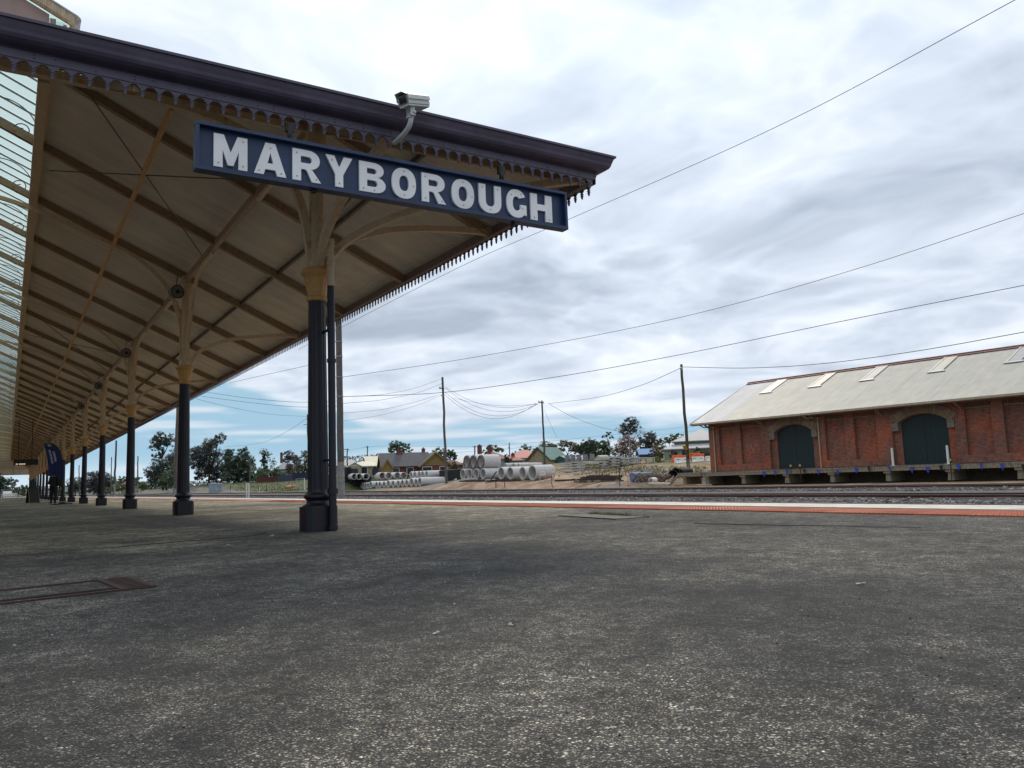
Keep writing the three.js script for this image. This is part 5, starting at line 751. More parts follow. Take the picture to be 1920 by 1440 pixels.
  new MB().bar(at(931, 884, 76), at(921, 899, 77), 0.1, 0.06).build('leaning_plank', M.dark, scene); tag(scene.children[scene.children.length - 1], 'dark plank leaning on the last of the large ground pipes', 'plank');
}
// heaps and loose stuff in the yard: each stick, slab and barrier its own thing
function box1(name, label, cat, u, v, D, w, h, d, m, turn = 0, tilt = 0, group) { const p = gp(u, v, D), t = thing(name, label, cat, p, turn, group); const g = new MB().box(w, h, d, 0, h / 2, 0, 0, 0, tilt); if (h > 0.12) g.box(w * 0.97, 0.02, d * 0.97, 0, h + 0.008, 0, 0, 0, tilt); g.build('body', m, t); return t; }
{
  const R = rng(88);
  // rusty rails and sleepers in front of the big pipes
  for (let i = 0; i < 5; i++) { const a = at(862 + i * 3, 902.5 - i * 0.4, 83 + i), b = at(976 - i * 6, 901 - i * 0.4, 78 + i); new MB().bar(a, b, 0.14, 0.13).build('old_rail', M.rust, scene); tag(scene.children[scene.children.length - 1], `rusty old rail lying before the large pipes, ${['front', 'second', 'middle', 'fourth', 'back'][i]} of the bundle of five`, 'rail', 'rusty rails before the pipes'); }
  [[876, 899, 'pale slab under the stacked heap, nearer the tall pole'], [884, 898.6, 'pale slab under the stacked heap, nearer the leaning plank'], [915, 901.5, 'grey broken slab before the leaning plank, left one of two touching'], [922, 900.4, 'grey broken slab before the leaning plank, right one of two touching']].forEach(([u, v, l], i) => { const t = box1('broken_slab', l, 'slab', u, v, 80, 0.75, 0.12, 0.5, i > 1 ? M.slabGrey : M.concrete, R() * 3, (R() - 0.5) * 0.5); });
  // dark crates beside the stout pole
  [[650, 903, 1.0, 2.0], [662, 903, 1.1, 1.8], [669, 911, 1.3, 1.5], [705, 890, 0.9, 0.9], [686, 908, 1.4, 1.1]].forEach(([u, v, w, h], i) => box1('black_crate', ['tall black plastic crate right beside the stout pole foot', 'black plastic crate second from the stout pole', 'black plastic crate low in front of the medium pipes', 'black plastic box on top of the medium pipes', 'black plastic crate at the far end of the long pipe row'][i], 'crate', u, v, 114, w, h, 0.9, M.black, R()));
  box1('weed_mat', 'wide black plastic sheet heap between small and large pipes', 'heap', 850, 900, 100, 3.2, 1.3, 1.5, M.black, 0.2, 0.05);
  // road works sign board on two legs
  { const p = gp(1017.5, 902, 74), t = thing('barrier_board', 'white board on two pink legs before the widest large pipe', 'barrier board', p, acr * 0.3 - 0.55); for (const x of [-0.25, 0.25]) new MB().box(0.07, 0.98, 0.05, x, 0.49, 0).build('leg', M.pinkPost, t); new MB().box(0.56, 0.4, 0.03, 0, 0.72, 0.045).build('board', M.whitePlastic, t); new MB().box(0.4, 0.03, 0.006, 0, 0.8, 0.063).box(0.36, 0.03, 0.006, -0.02, 0.72, 0.063).box(0.42, 0.03, 0.006, 0, 0.64, 0.063).build('faded_lines', M.slabGrey, t); }
  [[1037, 903, 74, 1.15, 'orange and white striped bollard beside the widest large pipe'], [1048.5, 894, 76, 0.62, 'pale orange bollard just right of the striped one'], [1056.5, 896, 77, 0.55, 'short pale bollard with a pink foot near the timber heap'], [1177.5, 910, 62, 1.1, 'pink post with cross board in front of the timber heap']].forEach(([u, v, D, h, l], k) => { const t = thing('marker_post', l, 'bollard', gp(u, v, D)); new MB().cyl(0.06, 0.045, h, 0, h / 2, 0, 10).cyl(0.13, 0.1, 0.08, 0, 0.04, 0, 10).build('post', k === 1 ? M.timberPale : M.pinkPost, t); for (const y of [0.45, 0.78]) new MB().cyl(0.064, 0.06, h * 0.16, 0, h * y, 0, 10).build('white_band', M.whitePlastic, t); if (k === 3) new MB().box(0.6, 0.07, 0.04, 0.02, 0.52, 0.06, 0, 0.5).build('cross_board', M.whitePlastic, t); });
  [[930, 915, 72, 1.0, 'rusty thin picket on the bank before the leaning plank'], [946.5, 914, 72, 0.9, 'thin picket on the bank, second right of the leaning plank'], [1035.5, 914, 68, 1.0, 'bent thin rusty picket before the striped bollard'], [1162.5, 912, 60, 1.4, 'rusty iron lever stand rising before the timber heap']].forEach(([u, v, D, h, l], k) => { const t = thing('iron_picket', l, 'picket', gp(u, v, D)); if (k === 2) new MB().tube([V3(0.08, 0, 0), V3(-0.06, 0.35, 0), V3(-0.08, 0.6, 0), V3(0.04, 1.0, 0)], 0.025, 14, 6).build('stake', M.rust, t); else new MB().box(0.05, h, 0.05, 0, h / 2, 0).build('stake', M.rust, t); if (k === 3) { new MB().add(new THREE.TorusGeometry(0.1, 0.025, 6, 14), M4().makeTranslation(0.12, 1.3, 0)).bar(V3(0, 1.25, 0), V3(-0.4, 1.42, 0), 0.05, 0.05).bar(V3(0, 0.9, 0), V3(-0.45, 0.55, 0.1), 0.04, 0.04).build('lever', M.rust, t); } });
  // timber heap: every baulk a thing
  const tm = [M.timber, M.sleeper, M.dark, M.timberPale, M.rust]; const names = ['lowest', 'second', 'third', 'fourth', 'fifth', 'sixth', 'seventh', 'eighth', 'ninth', 'tenth', 'eleventh', 'top'];
  for (let i = 0; i < 12; i++) { const row = Math.floor(i / 4), u0 = 1072 + row * 12 + R() * 10, u1 = 1150 + R() * 26 - row * 4, v = 903 - row * 3.6 - (i % 4) * 1.3, D = 66 + (i % 4) * 1.6 + row * 1.2; const a = at(u0, v, D), b = at(u1, v - 2.2 + R() * 2, D - 0.6); new MB().bar(a, b, 0.26, 0.16 + R() * 0.06).build('timber_baulk', tm[(i + (row > 1 ? 3 : 0)) % 5], scene); tag(scene.children[scene.children.length - 1], `old timber baulk in the dark heap behind the far track, ${names[i]} counting upward`, 'timber', 'old timbers in a heap'); }
  new MB().bar(at(1040, 901.5, 68), at(1078, 899.5, 68), 0.18, 0.15).build('steel_beam', M.rust, scene); tag(scene.children[scene.children.length - 1], 'rusty beam poking out of the timber heap toward the large pipes', 'beam');
  [[1082, 904], [1104, 904.5], [1120, 904.5], [1158, 903.5]].forEach(([u, v], i) => box1('timber_offcut', ['pale offcut block under the timber heap, nearest the rusty beam', 'pale offcut block under the timber heap, second from the beam', 'pale longer offcut under the middle of the timber heap', 'pale offcut block beside the lever stand'][i], 'offcut', u, v, 64, i === 2 ? 0.8 : 0.3, 0.16, 0.25, M.timberPale, 0.5));
  // blue grey tarpaulin rolls
  [[1185, 892.5, 1200, 890.5, 0.28, 'fat blue grey roll in the tarpaulin heap, topmost'], [1200, 891, 1221, 889, 0.22, 'slimmer blue grey roll in the tarpaulin heap, beside the topmost'], [1183, 898, 1222, 894, 0.24, 'long blue grey roll low in the tarpaulin heap'], [1188, 902, 1224, 898, 0.16, 'pale blue sheet edge lying lowest in the tarpaulin heap']].forEach(([u0, v0, u1, v1, r, l], k) => { new MB().rod(at(u0, v0, 64), at(u1, v1, 65), r, r * 0.92, 10).build('tarpaulin_roll', mat(k === 3 ? [0.4, 0.47, 0.58] : [0.22, 0.28, 0.36], 0.7, { map: T.grain }), scene); tag(scene.children[scene.children.length - 1], l, 'tarpaulin', 'tarpaulin rolls by the timber heap'); });
  { const p = gp(1220.5, 905.5, 57), t = thing('plastic_tube', 'short white plastic tube lying before the loading deck ramp', 'tube', p.clone().add(V3(0, 0.19, 0)), 0.45); new MB().lathe([[0.14, 0], [0.19, 0], [0.19, 0.85], [0.14, 0.85]], 0, 0, 0, 18).build('wall', M.whitePlastic, t).rotation.z = -Math.PI / 2; }
  new MB().bar(at(1217, 906, 56), at(1256, 906.5, 54), 0.1, 0.1).build('white_batten', M.whitePlastic, scene); tag(scene.children[scene.children.length - 1], 'long white batten on the ground before the loading deck ramp', 'batten');
  [[1252, 904, 1263, 893, 'first thin leaning stick beside the deck ramp'], [1256, 904, 1262, 897, 'second thin leaning stick beside the deck ramp']].forEach(([u0, v0, u1, v1, l]) => { new MB().bar(at(u0, v0, 58), at(u1, v1, 60), 0.06, 0.05).build('leaning_stick', M.timberPale, scene); tag(scene.children[scene.children.length - 1], l, 'stick', 'sticks beside the ramp'); });
  [[1262, 889.5, 1268, 888, 0.36, 'large black pipe end behind the deck corner, nearest the ramp'], [1267, 885, 1277, 884, 0.33, 'black pipe lying on top behind the deck corner'], [1274, 887, 1290, 886, 0.34, 'black pipe behind the deck corner beside the greenish pole']].forEach(([u0, v0, u1, v1, r, l]) => { const a = at(u0, v0, 62), b = at(u1, v1, 63), t = thing('black_pipe', l, 'pipe', a, 0, 'black pipes behind the deck'); const g = new MB().lathe([[r * 0.85, 0], [r, 0], [r, 1.6], [r * 0.85, 1.6]], 0, 0, 0, 18); g.build('wall', M.black, t).quaternion.setFromUnitVectors(V3(0, 1, 0), b.sub(a).normalize()); });
  // rubble and rusty scrap before the ramp
  const rub = new MB(); for (let i = 0; i < 160; i++) { const p = at(1195 + R() * 62, 901 - R() * 12, 60 + R() * 6); rub.add(new THREE.IcosahedronGeometry(0.05 + R() * 0.12, 0), M4().makeRotationY(R() * 6).setPosition(p.x, p.y - 0.06, p.z)); } const rb = rub.build('rubble', mat([0.20, 0.135, 0.10], 0.95, { map: T.grain }), scene, true); rb.userData.label = 'brownish rubble and scrap before the loading deck ramp';
  // stacked concrete slabs: every slab a thing
  const lay = ['lowest', 'second', 'third', 'topmost'];
  [[1068, 887, 94, 4], [1090, 885, 94, 4], [1112, 882.5, 94, 3], [1132, 879.5, 95, 4], [1152, 876, 96, 4], [1172, 873, 97, 3], [1188, 871.5, 98, 3]].forEach(([u, v, D, n], s) => { for (let k = 0; k < n; k++) { const p = gp(u, v, D); const t = thing('concrete_slab', `grey concrete slab, ${lay[k]} in the ${['first', 'second', 'third', 'fourth', 'fifth', 'sixth', 'seventh'][s]} pile from the stone house`, 'slab', p.add(V3((R() - 0.5) * 0.3, k * 0.32, (R() - 0.5) * 0.3)), acr - 1.45 + (R() - 0.5) * 0.12, 'grey slabs in long piles'); new MB().box(1.4, 0.17, 2.9, 0, 0.18, 0).build('body', M.slabGrey, t); } });
  // precast box culverts
  [[1206, 872, 'first open concrete box culvert beside the slab piles'], [1219, 872, 'second open concrete box culvert, farther from the slab piles']].forEach(([u, v, l]) => { const t = thing('box_culvert', l, 'culvert', gp(u, v, 98), acr - 1.25, 'concrete box culverts'); const g = new MB(); g.box(1.1, 0.12, 1.8, 0, 0.86, 0).box(0.12, 0.86, 1.8, -0.5, 0.42, 0).box(0.12, 0.86, 1.8, 0.5, 0.42, 0).build('frame', M.concrete, t); });
  // standing concrete panels by the stone house
  [[1064, 'first'], [1074.5, 'second'], [1086, 'third'], [1097.5, 'fourth'], [1110.5, 'fifth']].forEach(([u, w], i) => { const t = box1('precast_block', `upright grey precast block, ${w} from the stone house`, 'block', u, 866.5 - i * 0.6, 112, 0.78, 0.95, 0.12, mat([0.33, 0.33, 0.34], 0.9, { map: T.grain }), acr - 0.5); });
  [[1130, 863, 'cream tank lying between panels and slabs']].forEach(([u, v, l]) => { const t = thing('tank', l, 'tank', gp(u, v, 112).add(V3(0, 0.35, 0)), acr - 0.5); new MB().cyl(0.35, 0.35, 1.7, 0, 0, 0, 16, 0, 0, Math.PI / 2).build('shell', mat([0.5, 0.47, 0.4], 0.7), t); });
  // plastic water barriers
  [[1270, 866, 88, 1.55, 'orange', 'long orange plastic barrier in front of the white van'], [1283, 866, 88, 1.1, 'orange', 'orange plastic barrier joined to the long one, beside the greenish pole'], [1303, 862, 88, 1.5, 'orange', 'orange plastic barrier to the shed side of the greenish pole'], [1314, 863, 88, 1.0, 'orange', 'tipped orange plastic barrier nearest the goods shed'], [1278, 871, 86, 1.8, 'white', 'white plastic barrier low in front of the orange ones'], [1308, 869, 86, 1.8, 'white', 'white plastic barrier beyond the greenish pole'], [1329, 868, 86, 0.9, 'white', 'white plastic barrier standing against the goods shed corner']].forEach(([u, v, D, w, c, l]) => { const t = thing('plastic_barrier', l, 'barrier', gp(u, v, D), acr - 0.6 + R() * 0.2, 'plastic road barriers'); new MB().poly([[-0.25, 0], [0.25, 0], [0.22, 0.2], [0.1, 0.35], [0.08, 0.75], [-0.08, 0.75], [-0.1, 0.35], [-0.22, 0.2]], w, M4().makeRotationY(Math.PI / 2).setPosition(-w / 2, 0, 0)).build('body', c === 'orange' ? M.orange : M.whitePlastic, t); for (const x of [-0.3, 0.3]) new MB().box(w * 0.2, 0.06, 0.012, x * w, 0.55, 0.09).build('slot', M.dark, t); });
  { const a = at(1285, 847, 65.6), t = thing('yellow_guard', 'yellow plastic cable guard wrapped on the greenish pole foot', 'cable guard', a); new MB().box(0.42, 0.12, 0.3, 0, 0.35, 0, 0, 0, -0.9).box(0.1, 0.95, 0.06, 0.48, -0.3, 0.1, 0, 0, 0.18).build('guard', M.yellow, t); }
  // white van
  { const p = gp(1259, 866.5, 142), t = thing('white_van', 'old white van parked behind the orange plastic barriers', 'van', p, acr - 0.1); const b = new MB(); b.poly([[-2.2, 0.35], [2.2, 0.35], [2.25, 0.95], [1.75, 1.05], [1.2, 1.85], [1.0, 1.95], [-2.05, 1.95], [-2.2, 1.8]], 1.6, M4().makeTranslation(0, 0, -0.8)).build('body', mat([0.62, 0.64, 0.66], 0.35), t); for (const [x, w] of [[-1.55, 0.95], [-0.45, 1.0], [0.6, 0.85]]) new MB().box(w, 0.5, 0.02, x, 1.5, 0.805).build('window', M.windowDark, t); for (const x of [-1.4, 1.4]) for (const z of [-0.72, 0.72]) { const w = new MB().cyl(0.33, 0.33, 0.22, x, 0.33, z, 16, Math.PI / 2).build('wheel', M.dark, t); } new MB().box(0.06, 0.14, 1.4, 2.24, 0.62, 0).build('bumper', M.dark, t); }
  { const p = gp(1228, 866, 108), t = thing('give_way_sign', 'triangular white road sign seen in front of the rusty brown tree', 'road sign', gp(1161, 866, 112), acr - 0.5); new MB().cyl(0.03, 0.03, 1.0, 0, 0.5, 0, 8).build('post', M.zincNew, t); new MB().poly([[-0.33, 1.25], [0.33, 1.25], [0, 0.7]], 0.02).build('plate', M.whitePlastic, t); new MB().poly([[-0.2, 1.18], [0.2, 1.18], [0, 0.84]], 0.006, M4().makeTranslation(0, 0, 0.022)).build('face', mat([0.55, 0.35, 0.33], 0.6), t); p.y; }
  // left side: relay cabinet, gate posts, mesh gate, fence pickets
  { const p = gp(404, 926, 172), t = thing('relay_cabinet', 'pale blue grey relay hut with graffiti standing beside the tracks', 'relay hut', p, acr + 0.2), c = mat([0.36, 0.43, 0.50], 0.6, { map: T.grain }); new MB().box(2.5, 2.15, 1.6, 0, 1.08, 0).build('wall', c, t); new MB().box(2.7, 0.12, 1.8, 0, 2.2, 0).build('roof', mat([0.5, 0.56, 0.6], 0.5), t); for (const x of [-0.6, 0.6]) new MB().box(1.05, 1.85, 0.04, x, 1.05, 0.81).build('door', c, t); new MB().box(0.7, 0.12, 0.012, -0.3, 1.5, 0.838).box(0.3, 0.3, 0.012, 0.6, 1.3, 0.838).box(0.5, 0.08, 0.012, 0.4, 1.7, 0.838).build('graffiti', mat([0.07, 0.09, 0.22], 0.8), t); }
  [[462.5, 'first of two white gate posts at the far platform edge'], [466.5, 'second of two white gate posts at the far platform edge']].forEach(([u, l]) => { const p = at(u, 938, 76); p.y = BED; const t = thing('gate_post', l, 'post', p, 0, 'white gate posts'); new MB().box(0.1, 1.5, 0.1, 0, 0.75, 0).box(0.12, 0.05, 0.12, 0, 1.52, 0).build('post', M.whitePlastic, t); });
  { const t = thing('mesh_gate', 'wire mesh gate in a pale frame standing behind the tracks beside the lamp pole', 'gate', gp(563, 919, 140), acr - 0.2); const g = new MB(); for (const x of [-0.9, 0.9]) g.box(0.06, 2.0, 0.06, x, 1.0, 0); g.box(1.8, 0.06, 0.06, 0, 2.0, 0).box(1.8, 0.06, 0.06, 0, 0.15, 0).build('frame', M.zincNew, t); const w = new MB(); for (let x = -0.8; x < 0.85; x += 0.2) w.box(0.012, 1.85, 0.012, x, 1.05, 0); for (let y = 0.3; y < 1.9; y += 0.2) w.box(1.74, 0.012, 0.012, 0, y, 0); w.build('mesh', M.zincNew, t, true); }
  { const t = thing('white_stake', 'white stake standing before the mesh gate', 'stake', gp(571, 919, 132)); new MB().box(0.1, 2.0, 0.1, 0, 1.0, 0, 0, 0, 0.02).box(0.13, 0.06, 0.13, 0, 0.03, 0).build('post', M.whitePlastic, t); }
  const fl = ['first', 'second', 'third', 'fourth', 'fifth', 'sixth', 'seventh']; [432, 452, 485, 499.5, 525, 548, 594].forEach((u, i) => { const t = thing('fence_picket', `thin dark wire fence picket on the grass bank, ${fl[i]} from the relay hut`, 'picket', gp(u, 921, 150), 0, 'fence pickets on the bank'); new MB().box(0.07, 1.2, 0.07, 0, 0.6, 0).box(0.09, 0.04, 0.09, 0, 1.2, 0).build('stake', M.dark, t); });
  { const t = thing('yellow_peg', 'short pale yellow peg on the grass bank by the white gate posts', 'peg', gp(486.5, 922.5, 146)); new MB().box(0.12, 0.75, 0.12, 0, 0.37, 0).box(0.14, 0.08, 0.14, 0, 0.75, 0).build('post', mat([0.6, 0.6, 0.35], 0.7), t); }
  { const g = new MB(); const p = gp(549, 914, 160), t = thing('soil_heap', 'low heap of orange soil on the bank before the mesh gate', 'heap', p); g.add(new THREE.SphereGeometry(1, 20, 10), M4().makeScale(1.5, 0.55, 1.1)).build('soil', mat([0.42, 0.21, 0.07], 0.95, { map: T.soil }), t); }
  // fences by the trees
  for (const [u0, v0, u1, v1, D, h, c, n, l] of [[482, 905, 521, 904.5, 200, 1.5, [0.16, 0.045, 0.04], 26, 'dark red paling fence under the dense green trees'], [521, 903.5, 548, 902, 200, 1.6, [0.075, 0.10, 0.16], 18, 'slate blue sheet fence beside the red paling fence'], [548, 902, 594, 897, 200, 1.9, [0.03, 0.045, 0.09], 20, 'dark navy mesh screen fence behind the gate']]) { const t = thing('fence', l, 'fence', V3()), a = gp(u0, v0, D), b = gp(u1, v1, D), m = mat(c, 0.85, { map: T.wood }); for (let i = 0; i < n; i++) { const p = a.clone().lerp(b, i / n), q = a.clone().lerp(b, (i + 0.93) / n), hh = h * mix(0.96, 1.03, R()); new MB().bar(p.add(V3(0, hh / 2, 0)), q.add(V3(0, hh / 2, 0)), 0.05, hh).build('panel', m, t); } }
}
// railings and far end of the platform
{
  const t = thing('railing', 'tall dark bar railing closing the far end of the platform', 'railing', V3()); const g = new MB(); const a = V3(-4, 0, -190), b = V3(3.1, 0, -190); for (let i = 0; i <= 45; i++) { const p = a.clone().lerp(b, i / 45); new MB().box(0.035, 2.1, 0.035, p.x, 1.05, p.z).build('bar', M.dark, t); } for (const y of [0.25, 1.95]) new MB().bar(a.clone().setY(y), b.clone().setY(y), 0.05, 0.06).build('rail', M.dark, t);
  const c = thing('parked_car', 'small white car parked beyond the railing at the platform end', 'car', V3(0.1, -0.02, -205), 1.5); new MB().poly([[-1.9, 0.3], [1.9, 0.3], [1.95, 0.75], [1.1, 0.85], [0.6, 1.4], [-0.9, 1.42], [-1.5, 0.9], [-1.95, 0.85]], 1.6, M4().makeTranslation(0, 0, -0.8)).build('body', mat([0.6, 0.62, 0.66], 0.4), c); for (const x of [-1.2, 1.2]) for (const z of [-0.75, 0.75]) new MB().cyl(0.3, 0.3, 0.2, x, 0.3, z, 14, Math.PI / 2).build('wheel', M.dark, c); new MB().box(1.3, 0.4, 1.62, -0.15, 1.1, 0).build('windows', M.windowDark, c);
  const w = thing('palisade', 'short row of white palings seen beyond the platform end', 'fence', V3(-0.6, -0.02, -197)); for (let i = 0; i < 14; i++) new MB().box(0.13, 1.0, 0.03, i * 0.18, 0.5, 0).build('paling', M.whitePlastic, w);
  const s = thing('notice_board', 'pale notice board on a post beyond the sixth column', 'notice board', at(122.5, 932, 150)); new MB().box(0.06, 2.2, 0.06, 0, 0.6, 0).build('post', M.zincNew, s); new MB().box(0.7, 0.9, 0.04, 0, 1.4, 0.04).build('panel', mat([0.45, 0.5, 0.48], 0.6), s);
  const pt = thing('potted_shrub', 'dark leafy shrub in a dark tub at the very edge of the platform view', 'potted plant', V3(-0.62, 0, -52)); new MB().cyl(0.26, 0.34, 0.6, 0, 0.3, 0, 16).build('tub', M.dark, pt); const R = rng(4), tr = []; for (let i = 0; i < 1400; i++) { const a = R() * 6.28, b = Math.acos(2 * R() - 1), r = 0.55 * Math.cbrt(R()), p = V3(Math.sin(b) * Math.cos(a) * r, 1.25 + Math.cos(b) * r * 1.2, Math.sin(b) * Math.sin(a) * r); for (let k = 0; k < 3; k++) tr.push(p.x + (R() - 0.5) * 0.12, p.y + (R() - 0.5) * 0.12, p.z + (R() - 0.5) * 0.12); } new MB().tris(tr).build('foliage', mat([0.03, 0.055, 0.02], 0.8), pt);
}

// ------------------------------------------------------------------ houses beyond the yard
function house(label, u, v, D, turn, wings, o = {}) {
  const p = gp(u, v, D), t = thing('house', label, 'house', p, Math.atan2(-p.x, -p.z) + turn);
  for (const g of wings) {
    const { x = 0, z = 0, w, d, h, rise, ridge = 'x', wall, roof, over = 0.35, gable } = g, wm = wall, T4 = M4().makeTranslation(x, 0, z);
    new MB().add(new THREE.BoxGeometry(w, h + 1.5, d), M4().makeTranslation(x, h / 2 - 0.75, z)).build('wall', wm, t);
    const r = new MB(), th = 0.1;
    if (ridge === 'hip') { const a = w / 2 + over, b = d / 2 + over, k = Math.max(0, a - b), y0 = h - 0.05, y1 = h + rise; const A = [-a, y0, b], B = [a, y0, b], C = [a, y0, -b], E = [-a, y0, -b], P = [-k, y1, 0], Q = [k, y1, 0]; r.tris([...A, ...B, ...Q, ...A, ...Q, ...P, ...B, ...C, ...Q, ...C, ...E, ...P, ...C, ...P, ...Q, ...E, ...A, ...P, ...A, ...C, ...B, ...A, ...E, ...C]); r.box(2 * a, 0.14, 0.05, 0, y0 - 0.06, b).box(0.05, 0.14, 2 * b, -a, y0 - 0.06, 0).box(0.05, 0.14, 2 * b, a, y0 - 0.06, 0); r.l.forEach((q) => q.applyMatrix4(T4)); }
    else {
      const along = ridge === 'x' ? w : d, across = ridge === 'x' ? d : w, half = across / 2, sl = rise / half, ov = over;
      const prof = [[-half - ov, h - sl * ov], [0, h + rise], [half + ov, h - sl * ov], [half + ov, h - sl * ov + th], [0, h + rise + th * 1.2], [-half - ov, h - sl * ov + th]];
      const B = ridge === 'x' ? M4().makeBasis(V3(0, 0, -1), V3(0, 1, 0), V3(1, 0, 0)).setPosition(x - along / 2 - ov, 0, z) : M4().makeTranslation(x, 0, z - along / 2 - ov);
      r.poly(prof, along + 2 * ov, B);
      const gb = ridge === 'x' ? M4().makeBasis(V3(0, 0, -1), V3(0, 1, 0), V3(1, 0, 0)).setPosition(x - along / 2, 0, z) : M4().makeTranslation(x, 0, z - along / 2);
      new MB().poly([[-half, h - 0.02], [half, h - 0.02], [0, h + rise - 0.03]], along, gb).build('gable', gable || wm, t);
      if (g.barge) { const e = ridge === 'z' ? z + along / 2 + ov : 0; if (ridge === 'z') new MB().bar(V3(x - half - ov, h - sl * ov, e), V3(x, h + rise, e), 0.06, 0.24).bar(V3(x + half + ov, h - sl * ov, e), V3(x, h + rise, e), 0.06, 0.24).build('barge_board', g.barge, t); else { const e2 = x - along / 2 - ov; new MB().bar(V3(e2, h - sl * ov, z + half + ov), V3(e2, h + rise, z), 0.06, 0.24).bar(V3(e2, h - sl * ov, z - half - ov), V3(e2, h + rise, z), 0.06, 0.24).build('barge_board', g.barge, t); } }
    }
    const roofMesh = r.build('roof', roof, t);
    for (const [cx, cz, ch, cw = 0.8, m = M.redOxide] of g.chimneys || []) new MB().box(cw, ch, 0.6, x + cx, h + rise + ch / 2 - 0.5, z + cz).box(cw * 1.15, 0.14, 0.7, x + cx, h + rise + ch - 0.5, z + cz).box(cw * 0.4, 0.25, 0.3, x + cx, h + rise + ch - 0.35, z + cz).build('chimney', m, roofMesh);
    for (const [wx, wy, ww, wh, fm = M.whitePlastic] of g.windows || []) { const f = new MB().box(ww + 0.16, wh + 0.16, 0.08, x + wx, wy, z + d / 2 + 0.03).build('window', fm, t); new MB().box(ww, wh, 0.05, x + wx, wy, z + d / 2 + 0.055).build('pane', M.windowDark, f); }
  }
  return t;
}
{
  const slate = mat([0.105, 0.105, 0.115], 0.85, { map: T.zinc }), ochre = mat([0.42, 0.27, 0.10], 0.8, { map: T.wood }), redBrick = mat([0.19, 0.065, 0.05], 0.9, { map: T.grain }), creamR = mat([0.55, 0.52, 0.40], 0.6, { map: T.zinc }), creamW = mat([0.42, 0.38, 0.26], 0.85, { map: T.grain }), maroon = mat([0.22, 0.06, 0.055], 0.7, { map: T.zinc }), pink = mat([0.45, 0.15, 0.12], 0.65, { map: T.zinc }), greyW = mat([0.38, 0.40, 0.42], 0.8, { map: T.grain }), teal = mat([0.10, 0.21, 0.185], 0.55, { map: T.zinc }), stoneY = mat([0.44, 0.35, 0.21], 0.95, { map: T.grain, bumpMap: T.grain, bumpScale: 0.05 }), greyR = mat([0.27, 0.29, 0.32], 0.6, { map: T.zinc }), mint = mat([0.36, 0.43, 0.31], 0.85, { map: T.wood }), whiteR = mat([0.62, 0.62, 0.62], 0.6, { map: T.zinc });
  house('red brick house with a yellow gable, dark slate roof and two chimneys', 775, 893, 140, 0.15, [
    { x: -1.6, w: 8.0, d: 6, h: 1.9, rise: 2.15, wall: redBrick, roof: slate, barge: ochre, gable: ochre, chimneys: [[-0.8, 0.2, 1.0, 1.0], [3.6, -0.8, 1.2, 0.55]], windows: [[-1.8, 0.9, 1.0, 1.1], [0.6, 0.9, 1.0, 1.1]] },
    { x: 3.2, z: 1.6, w: 5.2, d: 6, h: 1.75, rise: 2.15, ridge: 'z', wall: redBrick, roof: slate, barge: ochre, gable: ochre, windows: [[-1.5, 0.95, 1.5, 1.0], [1.3, 0.95, 1.2, 1.0]] },
    { x: -4.9, z: 2.6, w: 1.6, d: 1.8, h: 1.7, rise: 1.2, ridge: 'z', wall: ochre, roof: slate, barge: ochre, gable: ochre, over: 0.2 }]);
  house('long low cream roofed house with a verandah beyond the medium pipes', 686, 893, 158, 0.1, [{ w: 7.6, d: 6, h: 2.0, rise: 0.95, ridge: 'hip', wall: creamW, roof: creamR, windows: [[-2.4, 1, 1.1, 1.4], [-0.6, 1, 1.1, 1.4], [1.6, 1, 1.1, 1.4]] }, { x: 3.3, z: -3.2, w: 6, d: 6, h: 2.6, rise: 1.3, wall: creamW, roof: creamR }, { x: -2.5, z: 3.4, w: 2.6, d: 1.2, h: 1.9, rise: 0.7, ridge: 'z', wall: creamW, roof: creamR, gable: creamR, over: 0.15 }]);
  house('pale house end seen between stout pole and cream roofed house', 640, 892, 190, 0.3, [{ w: 4.6, d: 5, h: 2.4, rise: 1.3, wall: greyW, roof: greyR, windows: [[0.8, 1.2, 1.2, 1.2]] }]);
  house('low house with a bare white hipped roof beside the yellow gabled house', 868, 879, 185, 0, [{ w: 5.2, d: 6, h: 1.4, rise: 1.7, ridge: 'hip', wall: redBrick, roof: whiteR }]);
  house('dark red brick outbuilding between the yellow gable and the stacked pipes', 850, 885, 150, -0.3, [{ w: 2.6, d: 4, h: 1.4, rise: 0.9, ridge: 'hip', wall: redBrick, roof: mat([0.10, 0.03, 0.03], 0.8) }]);
  house('grey house with maroon roof and two broad red chimneys', 934, 880, 165, 0.25, [{ x: -1.2, w: 6.2, d: 6, h: 2.1, rise: 1.65, ridge: 'hip', wall: greyW, roof: maroon, chimneys: [[-2.6, 0, 1.7, 0.85], [-0.6, 0.4, 1.6, 0.7]] }, { x: 3.0, z: 0.6, w: 3.2, d: 5, h: 1.7, rise: 1.0, ridge: 'hip', wall: greyW, roof: maroon, chimneys: [[0.1, 0, 0.9, 0.6]] }]);
  house('house with a wide salmon pink tiled roof', 985, 872, 172, -0.1, [{ w: 8.2, d: 7, h: 1.5, rise: 1.75, ridge: 'hip', wall: greyW, roof: pink }]);
  house('yellow stone cottage with a sea green iron roof', 1034, 875, 122, -0.55, [{ x: -0.6, z: 0, w: 3.9, d: 5.4, h: 1.15, rise: 1.75, ridge: 'z', wall: stoneY, roof: teal, gable: stoneY, over: 0.25, barge: M.timber }, { x: 2.2, z: -0.4, w: 1.8, d: 2.8, h: 1.05, rise: 0.4, ridge: 'z', wall: mat([0.04, 0.09, 0.09], 0.8), roof: teal, over: 0.1 }]);
